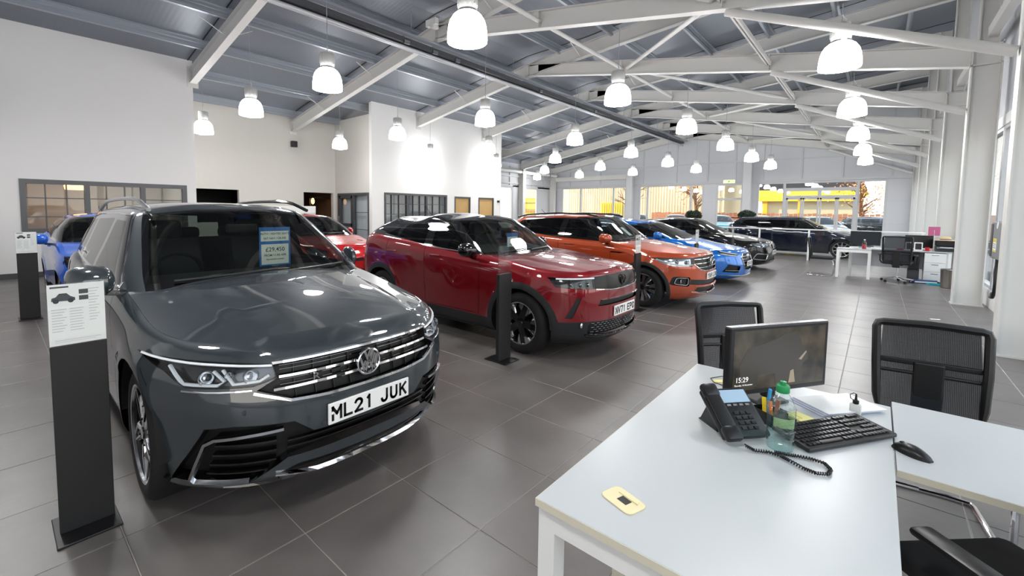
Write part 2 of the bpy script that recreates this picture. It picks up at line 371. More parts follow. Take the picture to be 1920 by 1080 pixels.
bx = [(XL - T, XL, 9.4, W3[0], 0, zt(XL)), (XL - T, XL, W3[0], W3[1], 0, W3[2]), (XL - T, XL, W3[0], W3[1], W3[3], zt(XL)), (XL - T, XL, W3[1], D3[0][0], 0, zt(XL)), (XL - T, XL, D3[0][1], D3[1][0], 0, zt(XL)), (XL - T, XL, D3[1][1], 16.83, 0, zt(XL)), (XL - T, XL, D3[0][0], D3[0][1], 2.18, zt(XL)), (XL - T, XL, D3[1][0], D3[1][1], 2.2, zt(XL)), (XF, XL - T, 16.67, 16.83, 0, zt(XR))]
wall_boxes('wall_office', bx, 'white wall with grey framed window and two doors')
wall_boxes('wall_back', [(XL - T, XG + .2, YB - T, YB, 0, 7.4)], 'plain white wall behind the viewpoint')

def glazed(name, label, origin, udir, w, h, uu, vv, fm='dark_frame', ft=.06, depth=.08, thick_u=(), glass='pane', bar=.02, cat='window'):
    """framed glazing in the plane of udir and z, uu/vv: positions of glazing bars"""
    t = bpy.data.objects.new(name, None); col.objects.link(t); t.location = origin
    t.rotation_euler = (0, 0, math.atan2(udir[1], udir[0])); struct(t, label, cat)
    f = MB().box(0, w, -depth / 2, depth / 2, h - ft, h).box(0, w, -depth / 2, depth / 2, 0, ft).box(0, ft, -depth / 2, depth / 2, ft, h - ft).box(w - ft, w, -depth / 2, depth / 2, ft, h - ft)
    f.build('window_frame', fm, t)
    for u in thick_u: MB().box(u - ft / 2, u + ft / 2, -depth / 2, depth / 2, ft, h - ft).build('mullion', fm, t)
    for u in uu: MB().box(u - bar / 2, u + bar / 2, -depth / 3, depth / 3, ft, h - ft).build('glazing_bar', fm, t)
    for v in vv: MB().box(ft, w - ft, -depth / 3, depth / 3, v - bar / 2, v + bar / 2).build('glazing_bar', fm, t)
    us = [ft] + sorted(list(uu) + list(thick_u)) + [w - ft]; vs = [ft] + sorted(vv) + [h - ft]
    for a, b in zip(us[:-1], us[1:]):
        for c, d in zip(vs[:-1], vs[1:]): MB().box(a, b, -.003, .003, c, d).build('pane', glass, t)
    return t
mat('steel_dark', (92, 94, 97), .35)
w_ = W1[1] - W1[0]; h_ = W1[3] - W1[2]
glazed('window_1', 'wide grey framed office window in the left wall', (XL - .04, W1[0], W1[2]), (0, 1), w_, h_, [.4, .75, 1.45, 1.8], [.36, .78], 'steel_dark', .1, .12, (1.1, 2.16), bar=.022)
w_ = W3[1] - W3[0]
glazed('window_2', 'grey framed office window behind the dark red car', (XL - .04, W3[0], W3[2]), (0, 1), w_, W3[3] - W3[2], [.35, .7, 1.4, 1.75, 2.45, 2.85], [.42, .82], 'dark_frame', .08, .12, (1.1, 2.1), bar=.02)
# double door in the return wall
d1 = glazed('door_1', 'grey framed glazed double door at the end of the recess', (DR[0], 9.44, 0), (1, 0), DR[1] - DR[0], DR[2], [], [], 'dark_frame', .09, .1, (1.12,), cat='door')
for a, b in ((.1, 1.06),): MB().box(a, a + .1, -.045, .045, .09, 2.1).box(b - .1, b, -.045, .045, .09, 2.1).box(a, b, -.045, .045, 2.0, 2.1).box(a, b, -.045, .045, .9, 1.02).box(a, b, -.045, .045, .09, .3).build('door_leaf', 'dark_frame', d1)
MB().tube((.16, -.09, 1.0), (.16, -.09, 1.3), .014).tube((.16, -.09, 1.02), (.16, -.03, 1.02), .01).tube((.16, -.09, 1.28), (.16, -.03, 1.28), .01).build('door_handle', 'chrome', d1, True)
for z in (.8, 1.45): MB().box(1.2, 2.1, -.02, .02, z, z + .02).build('glazing_bar', 'dark_frame', d1)
# two doors with timber blinds
mat('timber', (188, 152, 96), 0.5, noise=(3, .08))
for n, (a, b) in enumerate(D3):
    d = bpy.data.objects.new('door_%d' % (n + 2), None); col.objects.link(d); d.location = (XL - .06, a, 0); struct(d, 'timber door with dark frame, %s of the two on the white wall' % ('nearer' if n == 0 else 'farther'), 'door')
    w = b - a; h = 2.18
    MB().box(-.05, .07, 0, .07, 0, h).box(-.05, .07, w - .07, w, 0, h).box(-.05, .07, .07, w - .07, h - .07, h).build('door_frame', 'dark_frame', d)
    MB().bbox(-.02, .02, .07, w - .07, .01, h - .07, .004).build('door_leaf', 'timber', d)
    MB().tube((.03, .16, 1.0), (.03, .3, 1.0), .012).tube((.02, .16, 1.0), (.04, .16, 1.0), .012).build('door_handle', 'chrome', d, True)
# rooms behind the openings
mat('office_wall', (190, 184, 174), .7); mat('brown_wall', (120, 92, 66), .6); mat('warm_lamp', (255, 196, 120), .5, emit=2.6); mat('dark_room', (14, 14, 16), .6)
def room(name, x0, x1, y0, y1, z1, m, label):
    q = MB().box(x0 - .06, x0, y0, y1, 0, z1).box(x0, x1, y0 - .05, y0, 0, z1).box(x0, x1, y1, y1 + .05, 0, z1).box(x0, x1, y0, y1, z1, z1 + .05)
    return struct(q.build(name, m), label, 'wall')
room('wall_office_room', XR + .1, XL - T, -.6, 3.6, 2.6, 'office_wall', 'beige walls of the office behind the left window')
room('wall_office_room_2', XF + .6, XL - T, 9.62, 13.4, 2.6, 'grey_clad', 'grey walls of the office behind the second window')
room('wall_corridor', XR - 3, XR - T, 7.2, 9.55, 2.4, 'brown_wall', 'brown walls of the corridor behind the opening')
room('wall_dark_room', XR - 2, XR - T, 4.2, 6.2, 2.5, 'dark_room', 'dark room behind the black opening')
def pend(name, x, y, z, label, r=.07):
    t = thing(name, label, 'lamp', (x, y, z)); MB().lathe([(.001, .13), (r * .6, .11), (r, .02), (r * .8, -.08), (.001, -.13)], n=14).build('bulb', 'warm_lamp', t, True)
    MB().tube((0, 0, .12), (0, 0, 2.4 - z + .0), .006, 6).build('cord', 'black_plastic', t)
pend('bulb_lamp', XR - .55, 8.72, 1.88, 'warm glowing bulb hanging in the corridor opening')
for k, (y, z) in enumerate(((1.05, 2.12), (1.5, 2.0))):
    ol = thing('office_lamp', 'warm lit drum lamp in the left office, %s one' % ('nearer' if k == 0 else 'farther'), 'lamp', (XL - 1.3, y, z)); MB().lathe([(.2, 0), (.22, .1), (.2, .11), (.18, .02), (.001, .02)], n=18).build('shade', 'warm_lamp', ol, True); MB().tube((0, 0, .02), (0, 0, 2.6 - z), .008, 6).build('cord', 'black_plastic', ol)
mat('fill_panel_glow', (244, 246, 250), .5, emit=5.0)  # glow of the panels added to brighten the dark offices behind the windows
for nm, x, y, z in (('nearer', XL - 1.2, 2.4, 2.58), ('farther', XL - 1.4, 11.6, 2.58)):
    pl_ = thing('added_fill_panel', 'added light panel brightening the room behind the %s office window' % nm, 'added light', (x, y, z)); MB().box(-.32, .32, -.62, .62, -.01, .02).build('frame', 'white_paint', pl_); MB().box(-.29, .29, -.59, .59, -.014, -.01).build('diffuser', 'fill_panel_glow', pl_)
# corridor inner door frame and reception counter panels
cf = struct(MB().box(XR - .7, XR - .64, 8.62, 8.7, 0, 2.05).box(XR - .7, XR - .64, 8.62, 9.5, 2.0, 2.06).build('trim_1', 'satin_black'), 'dark door frame inside the corridor', 'trim')
rp = thing('reception_panel', 'white slatted reception counter panel in the recess', 'counter', (XR + .45, 7.55, 0))
for k in range(6): MB().bbox(-.03, .03, -1.3, .75, .28 * k + .005, .28 * k + .275, .006).build('panel_board', 'white_paint', rp)
tv = thing('wall_speaker', 'small black speaker box high on the cream wall', 'speaker', (XR + .01, 7.7, 3.86)); MB().bbox(0, .14, -.1, .1, 0, .22, .01).build('cabinet', 'satin_black', tv); MB().box(.14, .145, -.085, .085, .015, .205).build('grille', 'black_plastic', tv)
pass_ = thing('card_reader', 'small dark reader box on the wall end beside the doors', 'reader', (XL, 16.62, 2.02)); MB().bbox(0, .05, -.08, .08, -.05, .05, .008).build('case', 'satin_black', pass_); MB().box(.05, .053, -.05, .05, -.02, .03).build('window', 'gloss_black', pass_)

# far wall -------------------------------------------------------------
HZ = 3.22
fw = [(XF - .1, -16.85, 0, HZ), (-12.05, -11.25, 0, HZ), (-7.45, -6.85, 0, HZ), (-5.45, -4.85, 0, HZ), (.3, XG + .1, 0, HZ), (XF - .1, XG + .1, HZ + .0, 7.6)]
_q = MB()
for a, b, c, d in fw: _q.box(a, b, YFAR, YFAR + .12, c, d)
wf = struct(_q.build('wall_far', 'grey_clad'), 'grey clad gable wall at the far end', 'wall')
mat('clad_trim', (196, 197, 199), .4)
for x in (-16.2, -13.9, -11.0, -9.0, -7.3, -5.9, -4.6, -2.95, -1.35, .38): MB().box(x - .04, x + .04, YFAR - .05, YFAR, HZ + .1, 7.4).build('cladding_post', 'clad_trim', wf)
MB().box(XF, XG, YFAR - .06, YFAR, 4.33, 4.4).build('cladding_rail', 'clad_trim', wf)
MB().box(XF, XG, YFAR - .1, YFAR, HZ, HZ + .12).build('head_rail', 'clad_trim', wf)
MB().box(XF, -11.4, YFAR - .25, YFAR - .06, 3.66, 3.95).build('lintel_beam', 'steel_paint', wf)
for a, b in ((-7.45, -6.85), (.3, 1.1), (-5.45, -4.85)):
    for z in (1.15, 2.2): MB().box(a + .02, b - .02, YFAR - .012, YFAR, z, z + .02).build('panel_joint', 'clad_trim', wf)
glazed('window_3', 'tall far window at left of the gable wall', (-16.85, YFAR + .05, 0), (1, 0), 4.8, HZ, [], [], 'clad_trim', .09, .12, (1.5, 3.9))
glazed('window_4', 'tall far window beside the middle column', (-11.25, YFAR + .05, 0), (1, 0), 3.8, HZ, [], [], 'clad_trim', .09, .12, (.55, 3.1))
d4 = glazed('door_4', 'single glazed fire exit door in the gable wall', (-6.85, YFAR + .05, 0), (1, 0), 1.4, HZ, [], [2.35], 'clad_trim', .12, .12, bar=.12, cat='door')
glazed('window_5', 'wide glazed front around the entrance doors', (-4.85, YFAR + .05, 0), (1, 0), 5.15, HZ, [], [], 'clad_trim', .1, .12, (1.22, 4.12))
d5 = bpy.data.objects.new('door_5', None); col.objects.link(d5); d5.location = (-3.62, YFAR - .02, 0); struct(d5, 'white framed automatic entrance doors in the gable wall', 'door')
MB().box(0, 2.9, -.07, .07, 2.72, 2.88).box(0, .1, -.07, .07, 0, 2.72).box(2.8, 2.9, -.07, .07, 0, 2.72).box(.1, 2.8, -.06, .06, 2.38, 2.5).box(1.38, 1.52, -.06, .06, 2.5, 2.72).build('door_frame', 'clad_trim', d5)
for k, x in enumerate((.1, .78, 1.47, 2.14)):
    w = .66; MB().box(x, x + .07, -.03, .03, .02, 2.38).box(x + w - .07, x + w, -.03, .03, .02, 2.38).box(x, x + w, -.03, .03, 2.3, 2.38).box(x, x + w, -.03, .03, .02, .14).build('door_leaf', 'clad_trim', d5)
    MB().box(x + .07, x + w - .07, -.004, .004, .14, 2.3).build('pane', 'pane', d5)
es = thing('exit_sign', 'green and yellow lit exit sign above the far fire door', 'exit sign', (-6.15, YFAR - .14, 3.3)); mat('exit_face', (225, 240, 150), .5, emit=1.2); mat('exit_green', (40, 160, 70), .5, emit=.6)
MB().bbox(-.3, .3, -.03, .03, -.1, .1, .01).build('case', 'white_paint', es); MB().box(-.27, .27, -.035, -.03, -.08, .08).build('face', 'exit_face', es)
MB().prism([(-.06, -.05), (.0, -.05), (.02, .0), (.08, .02), (.0, .06), (-.05, .03)], -.038, -.035, 'y').build('pictogram', 'exit_green', es); MB().prism([(.1, -.01), (.17, -.01), (.17, -.04), (.23, .0), (.17, .04), (.17, .01), (.1, .01)], -.038, -.035, 'y').build('arrow', 'exit_green', es)
for x, lab in ((-11.62, 'round-edged grey post between the two far windows'), (-5.2, 'grey post beside the fire exit door')):
    c = thing('gable_post', lab, 'column', (x, YFAR - .52, 0)); MB().bbox(-.2, .2, -.14, .14, 0, 4.3 if x < -8 else 4.3, .02).build('casing', 'clad_trim', c); MB().box(-.24, .24, -.18, .18, 0, .1).build('base', 'clad_trim', c)

# far-left corner of the hall -------------------------------------------
wq = MB()
for a, b, c, d in ((16.83, 20.9, 0, HZ), (20.9, 22.6, 0, .3), (22.6, 23.6, 0, HZ), (23.6, 25.4, 0, .3), (25.4, YFAR, 0, HZ), (16.83, YFAR, HZ - .1, zt(XF))): wq.box(XF - .14, XF, a, b, c, d)
fl = struct(wq.build('wall_far_left', 'grey_clad'), 'grey clad side wall in the far left corner', 'wall')
for z in (3.3, 3.75, 4.2): MB().box(XF, XF + .1, 16.83, YFAR, z, z + .1).build('cladding_rail', 'clad_trim', fl)
for y in (18.1, 20.7, 22.2, 24.6, 26.0): MB().box(XF, XF + .06, y, y + .09, HZ, zl(XF) + .2).build('cladding_post', 'clad_trim', fl)
glazed('window_6', 'far left side window with the yellow sign outside', (XF - .07, 23.6, .3), (0, 1), 1.8, HZ - .4, [], [], 'clad_trim', .09, .1)
glazed('window_7', 'narrow far left side window beyond the office wall', (XF - .07, 20.9, .3), (0, 1), 1.7, HZ - .4, [], [], 'clad_trim', .09, .1)
for y, lab in ((19.4, 'grey side column nearest the office wall end'), (23.3, 'grey side column between the far left windows'), (26.95, 'grey corner column where the far walls meet')):
    c = thing('side_column', lab, 'column', (XF + .22, y, 0)); MB().ibeam((0, 0, 0), (0, 0, zl(XF + .2)), .28, .36, .02, .014, up=(1, 0, 0)).build('shaft', 'steel_paint', c); MB().box(-.2, .2, -.16, .16, 0, .02).build('base_plate', 'steel_paint', c)
dp = thing('duct_pipe', 'thick white pipe along the top of the far left wall', 'pipe', (XF + .5, 22, 4.05)); MB().tube((0, -5.1, 0), (0, 4.9, 0), .1, 14).build('pipe', 'white_paint', dp, True)
for y in (-2.6, .8, 4.0): MB().tube((0, y, 0), (0, y + .06, 0), .108, 14).build('collar', 'dark_frame', dp, True)

# glazed right side -------------------------------------------------------
rw = MB().box(XG, XG + .15, YB, YFAR, 0, .3).box(XG, XG + .15, YB, YFAR, 3.12, 3.3)
r_ = struct(rw.build('wall_right', 'white_paint'), 'white upstand and head beam of the glazed right side', 'wall')
MB().box(XG + .02, XG + .14, YB, YFAR, 3.3, 7.6).build('upper_cladding', 'grey_clad', r_)
for a, b, n in zip(TRUSS_Y[:-1], TRUSS_Y[1:], range(8)):
    wh = ['beside the camera', 'behind the desks', 'behind the grey cable box', 'by the metal bin', 'behind the far desks', 'near the far corner', 'in the far corner'][n]
    glazed('window_%d' % (8 + n), 'tall glazing bay on the right side %s' % wh, (XG + .07, a + .02, .3), (0, 1), b - a - .04, 2.82, [], [], 'clad_trim', .06, .1, (1.3, 2.6))
# ------------------------------------------------------------------ pendant lamps
mat('lamp_glow', (252, 252, 252), .3, emit=LAMP_EMIT); mat('lamp_housing', (176, 176, 174), .4, metal=.3)
dome_prof = [(.105, .345), (.135, .335), (.175, .30), (.207, .25), (.228, .18), (.238, .10), (.242, .02), (.238, .0)]
lens_prof = [(.238, .0), (.17, -.012), (.1, -.03), (.05, -.038), (.001, -.04)]
mat('lens_glow', (252, 252, 252), .3, emit=LENS_EMIT)
def lamp_meshes():
    a = MB().lathe(dome_prof, n=20).build('shade', 'lamp_glow', None, True)
    q = MB().lathe([(.001, .60), (.09, .60), (.118, .59), (.122, .56), (.122, .44), (.116, .40), (.108, .345), (.001, .345)], n=20)
    for k in range(12):
        t = k * math.pi / 6; q.obox((.12 * math.cos(t), .12 * math.sin(t), .42), (.12 * math.cos(t), .12 * math.sin(t), .57), .012, .012, (math.cos(t), math.sin(t), 0))
    b = q.build('housing', 'lamp_housing', None, True)
    c = MB().lathe([(.108, .345), (.116, .345), (.116, .365), (.108, .365)], n=20).build('collar', 'alu', None, True)
    d = MB().lathe(lens_prof, n=20).build('lens', 'lens_glow', None, True)
    ms = [a.data, b.data, c.data, d.data]
    for o in (a, b, c, d): bpy.data.objects.remove(o)
    return ms
LM = lamp_meshes()
rows = [(-0.1, [-.5, -3.75, -7.0, -10.25]), (3.92, [-.5, -3.78, -7.05, -10.3, -13.6]), (7.92, [-.5, -3.73, -7.03, -10.38, -13.5]), (11.85, [-.5, -3.71, -6.9, -10.33, -13.42]), (15.72, [-.5, -3.72, -6.82, -10.05, -13.25]), (19.75, [-.48, -3.74, -6.9, -10.08, -13.28]), (23.5, [-.47, -3.7, -6.82, -10.06, -13.32, -16.35])]
rown = ['row over the camera', 'nearest row in view', 'second row in view', 'third row in view', 'fourth row in view', 'fifth row in view', 'farthest row']
posn = ['first', 'second', 'third', 'fourth', 'fifth', 'sixth']
for ri, (y, xs) in enumerate(rows):
    for ci, x in enumerate(sorted(xs)):
        zb = 3.6; yy = y
        if ri == 1 and x < -13: x, yy, zb = -14.02, 4.07, 3.63      # just inside the recess, past the wall end
        t = thing('pendant_lamp', 'lit dome pendant lamp, %s from left in the %s' % (posn[ci], rown[ri]), 'pendant lamp', (x, yy, zb), group='dome pendant lamps in rows')
        for nm, me in zip(('shade', 'housing', 'collar', 'lens'), LM): link(nm, me, t)
        top = (zc(x) if -8.3 < x < 1 else zdeck(x)) - zb
        MB().tube((0, 0, .6), (0, 0, top), .006, 6).build('cable', 'galv', t)
        MB().path([(0.02, 0, .6), (.05, 0, .64), (.02, 0, .68), (0, 0, .72)], .005, 5).build('flex', 'white_paint', t)
# ------------------------------------------------------------------ car surfaces
def pchip(xs, ys):
    xs = np.array(xs, float); ys = np.array(ys, float)
    if xs[0] > xs[-1]: xs, ys = xs[::-1], ys[::-1]
    h = np.diff(xs); d = np.diff(ys) / h; m = np.zeros(len(xs))
    for i in range(1, len(xs) - 1):
        if d[i - 1] * d[i] > 0: w1 = 2 * h[i] + h[i - 1]; w2 = h[i] + 2 * h[i - 1]; m[i] = (w1 + w2) / (w1 / d[i - 1] + w2 / d[i])
    m[0], m[-1] = d[0], d[-1]
    def f(x):
        x = np.clip(np.asarray(x, float), xs[0], xs[-1]); i = np.clip(np.searchsorted(xs, x) - 1, 0, len(h) - 1)
        t = (x - xs[i]) / h[i]
        return (2 * t**3 - 3 * t**2 + 1) * ys[i] + (t**3 - 2 * t**2 + t) * h[i] * m[i] + (-2 * t**3 + 3 * t**2) * ys[i + 1] + (t**3 - t**2) * h[i] * m[i + 1]
    return f

def cspline(xs, ys):
    """natural cubic spline"""
    xs = np.array(xs, float); ys = np.array(ys, float)
    if xs[0] > xs[-1]: xs, ys = xs[::-1], ys[::-1]
    n = len(xs); h = np.diff(xs); A = np.eye(n); r = np.zeros(n)
    for i in range(1, n - 1): A[i, i - 1], A[i, i], A[i, i + 1] = h[i - 1], 2 * (h[i - 1] + h[i]), h[i]; r[i] = 6 * ((ys[i + 1] - ys[i]) / h[i] - (ys[i] - ys[i - 1]) / h[i - 1])
    M = np.linalg.solve(A, r)
    def f(x):
        x = np.clip(np.asarray(x, float), xs[0], xs[-1]); i = np.clip(np.searchsorted(xs, x) - 1, 0, n - 2); a = (xs[i + 1] - x) / h[i]; b = (x - xs[i]) / h[i]
        return a * ys[i] + b * ys[i + 1] + ((a**3 - a) * M[i] + (b**3 - b) * M[i + 1]) * h[i]**2 / 6
    return f

class Shell:
    """half car surface: horizontal slices with rounded nose and tail; (a, z): a runs from the nose centre along the side to the tail centre"""
    def __init__(s, xf, xr, w, ztop, zbot, Df, nf, Dr, nr, rt=.05, rb=.06, zref=.6):
        s.xf, s.xr, s.w, s.ztop, s.zbot = xf, xr, w, ztop, zbot
        s.Df, s.nf, s.Dr, s.nr, s.rt, s.rb = Df, nf, Dr, nr, rt, rb
        th = np.linspace(0, np.pi / 2, 600); W = float(w(xf(zref) - Df, zref))
        def arc(D, n):
            x = -D * (1 - np.cos(th) ** (2 / n)); y = W * np.sin(th) ** (2 / n)
            return np.concatenate([[0], np.cumsum(np.hypot(np.diff(x), np.diff(y)))])
        s.th = th; s.af = arc(Df, nf); s.ar = arc(Dr, nr); s.Af = s.af[-1]; s.Ar = s.ar[-1]
        s.Ls = float((xf(zref) - Df) - (xr(zref) + Dr)); s.A = s.Af + s.Ls + s.Ar
        s.ta = np.linspace(0, s.A, 400); z = np.full(400, float(zref))
        for _ in range(8):
            x, y = s._xy(s.ta, z, np.full(400, rt)); z = np.asarray(s.ztop(x, y))
        s.tz = z
    def _xy(s, a, z, ins):
        a = np.asarray(a, float); z = np.asarray(z, float)
        xf, xr = s.xf(z), s.xr(z); xs, xe = xf - s.Df, xr + s.Dr
        fr = a < s.Af; re = a > s.Af + s.Ls
        thf = np.interp(a, s.af, s.th); thr = np.interp(s.A - a, s.ar, s.th)
        cf, sf = np.cos(thf).clip(0) ** (2 / s.nf), np.sin(thf).clip(0) ** (2 / s.nf)
        cr, sr = np.cos(thr).clip(0) ** (2 / s.nr), np.sin(thr).clip(0) ** (2 / s.nr)
        x = np.where(fr, xf - s.Df * (1 - cf) - ins * cf, np.where(re, xr + s.Dr * (1 - cr) + ins * cr, xs + (xe - xs) * ((a - s.Af) / s.Ls)))
        k = np.where(fr, sf, np.where(re, sr, 1.0))
        return x, (s.w(x, z) - ins) * k
    def ztop_a(s, a): return np.interp(a, s.ta, s.tz)
    def P(s, a, z):
        a = np.atleast_1d(np.asarray(a, float)); z = np.atleast_1d(np.asarray(z, float))
        dz = np.clip(s.ztop_a(a) - z, 0, s.rt); ins = s.rt - np.sqrt(np.clip(s.rt**2 - (s.rt - dz)**2, 0, None))
        x, y = s._xy(a, z, ins)
        if s.rb:
            db = np.clip(z - s.zbot(x), 0, s.rb); ib = s.rb - np.sqrt(np.clip(s.rb**2 - (s.rb - db)**2, 0, None)); ins = ins + ib
            x, y = s._xy(a, z, ins)
        return np.stack([x, y, z], -1)
    def N(s, a, z):
        e = .006; a = np.clip(np.asarray(a, float), .012, s.A - .012)
        du = s.P(np.asarray(a) + e, z) - s.P(np.maximum(np.asarray(a) - e, 1e-5), z); dv = s.P(a, np.asarray(z) + e) - s.P(a, np.asarray(z) - e)
        n = np.cross(du, dv); l = np.linalg.norm(n, axis=-1, keepdims=True); return n / np.maximum(l, 1e-9)
    # inverse helpers for authoring
    def ay(s, y, z, rear=False):
        n = s.nr if rear else s.nf
        x = (s.xr(z) + s.Dr * .4) if rear else (s.xf(z) - s.Df * .4)
        k = min(abs(y) / float(s.w(x, z)), 1.0); th = math.asin(k ** (n / 2)); t = float(np.interp(th, s.th, s.ar if rear else s.af))
        return s.A - t if rear else t
    def ax(s, x, z):
        xf, xr = float(s.xf(z)), float(s.xr(z)); xs, xe = xf - s.Df, xr + s.Dr
        if x > xs: return float(np.interp(math.acos(min(1, max(0, 1 - (xf - x) / s.Df)) ** (s.nf / 2)), s.th, s.af))
        if x < xe: return s.A - float(np.interp(math.acos(min(1, max(0, 1 - (x - xr) / s.Dr)) ** (s.nr / 2)), s.th, s.ar))
        return s.Af + s.Ls * (x - xs) / (xe - xs)
    def X(s, pts): return [(s.ax(x, z), z) for x, z in pts]
    def Y(s, pts, rear=False): return [(s.ay(y, z, rear), z) for y, z in pts]

def inpoly(px, py, poly):
    poly = np.asarray(poly); x0, y0 = poly[:, 0], poly[:, 1]; x1, y1 = np.roll(x0, -1), np.roll(y0, -1)
    px = np.asarray(px)[:, None]; py = np.asarray(py)[:, None]
    c = ((y0 > py) != (y1 > py)) & (px < (x1 - x0) * (py - y0) / np.where(y1 == y0, 1e-12, y1 - y0) + x0)
    return c.sum(1) % 2 == 1

def flat_cut(verts, faces, polys):
    """2-d mesh cut along all polygon edges -> verts, faces"""
    bm = bmesh.new()
    for a, z in verts: bm.verts.new((a, z, 0))
    bm.verts.ensure_lookup_table()
    for f in faces: bm.faces.new([bm.verts[i] for i in f])
    for poly in polys:
        n = len(poly); pa = np.array(poly); lo, hi = pa.min(0) - .01, pa.max(0) + .01
        near = []
        for f in bm.faces:
            c = f.calc_center_median()
            if lo[0] - .2 < c.x < hi[0] + .2 and lo[1] - .2 < c.y < hi[1] + .2: near.append(f)
        for i in range(n):
            p, q = poly[i], poly[(i + 1) % n]; dx, dy = q[0] - p[0], q[1] - p[1]; L = math.hypot(dx, dy)
            if L < 1e-7: continue
            nx, ny = -dy / L, dx / L; ax0, ax1 = min(p[0], q[0]) - 1e-4, max(p[0], q[0]) + 1e-4; ay0, ay1 = min(p[1], q[1]) - 1e-4, max(p[1], q[1]) + 1e-4
            sel = []
            for f in near:
                if not f.is_valid: continue
                xs = [v.co.x for v in f.verts]; ys = [v.co.y for v in f.verts]
                if max(xs) < ax0 or min(xs) > ax1 or max(ys) < ay0 or min(ys) > ay1: continue
                d = [nx * (x - p[0]) + ny * (y - p[1]) for x, y in zip(xs, ys)]
                if max(d) > 1e-6 and min(d) < -1e-6: sel.append(f)
            if not sel: continue
            g = set(sel)
            for f in sel: g.update(f.edges); g.update(f.verts)
            r = bmesh.ops.bisect_plane(bm, geom=list(g), dist=1e-7, plane_co=(p[0], p[1], 0), plane_no=(nx, ny, 0))
            near = [f for f in near if f.is_valid] + [e for e in r['geom'] if isinstance(e, bmesh.types.BMFace)]
            near = list(dict.fromkeys(near))
    bm.verts.index_update()
    vs = np.array([(v.co.x, v.co.y) for v in bm.verts]); fs = [[v.index for v in f.verts] for f in bm.faces]
    bm.free()
    return vs, fs

def region_obj(name, shell, vs, fs, sel, m, parent, side='both', off=0.0, label=None, solid=0.0):
    """mesh of the chosen flat faces mapped onto the shell"""
    used = sorted({i for k in sel for i in fs[k]})
    if not used: return None
    idx = {u: k for k, u in enumerate(used)}; a = vs[used, 0]; z = vs[used, 1]
    P = shell.P(a, z); N = shell.N(a, z)
    if off: P = P + N * off
    V = []; F = []; NN = []
    for sg in ((-1, 1) if side == 'both' else ((-1,) if side == 'R' else (1,))):
        o = len(V); V += [(p[0], p[1] * sg, p[2]) for p in P]; NN += [(n[0], n[1] * sg, n[2]) for n in N]
        for k in sel:
            f = [idx[i] + o for i in fs[k]]
            F.append(f if sg > 0 else f[::-1])
    if solid:
        n0 = len(V); bm = bmesh.new()
        for v in V: bm.verts.new(v)
        bm.verts.ensure_lookup_table()
        for f in F:
            try: bm.faces.new([bm.verts[i] for i in f])
            except ValueError: pass
        ee = [e for e in bm.edges if len(e.link_faces) == 1]; bv = [(e.verts[0].index, e.verts[1].index) for e in ee]; bm.free()
        V += [(v[0] - n[0] * solid, v[1] - n[1] * solid, v[2] - n[2] * solid) for v, n in zip(V[:n0], NN[:n0])]; NN += NN[:n0]
        for i, j in bv: F.append((i, j, j + n0, i + n0))
    me = bpy.data.meshes.new(name); me.from_pydata(V, [], F); me.materials.append(MATS[m] if isinstance(m, str) else m)
    me.shade_smooth()
    if not solid: me.normals_split_custom_set_from_vertices(NN)
    else:
        try: me.set_sharp_from_angle(angle=math.radians(35))
        except Exception: pass
    o = link(name, me, parent)
    if label: o['label'] = label
    return o

def patch(name, shell, poly, m, parent, off=.003, side='both', step=.04, solid=0.0, label=None):
    """a separate skin over a polygon in (a, z)"""
    pa = np.array(poly); a0, z0 = pa.min(0); a1, z1 = pa.max(0)
    if side == 'both' and a0 > .015 and a1 < shell.A - .015:
        patch(name, shell, poly, m, parent, off, 'L', step, solid, label); side = 'R'
    na, nz = max(2, int((a1 - a0) / step) + 1), max(2, int((z1 - z0) / step) + 1)
    A = np.linspace(a0, a1, na); Z = np.linspace(z0, z1, nz)
    v = [(a, z) for z in Z for a in A]; f = [(j * na + i, j * na + i + 1, (j + 1) * na + i + 1, (j + 1) * na + i) for j in range(nz - 1) for i in range(na - 1)]
    vs, fs = flat_cut(v, f, [poly]); c = np.array([vs[k].mean(0) for k in fs]); inside = inpoly(c[:, 0], c[:, 1], poly)
    return region_obj(name, shell, vs, fs, [k for k in range(len(fs)) if inside[k]], m, parent, side, off, label, solid)

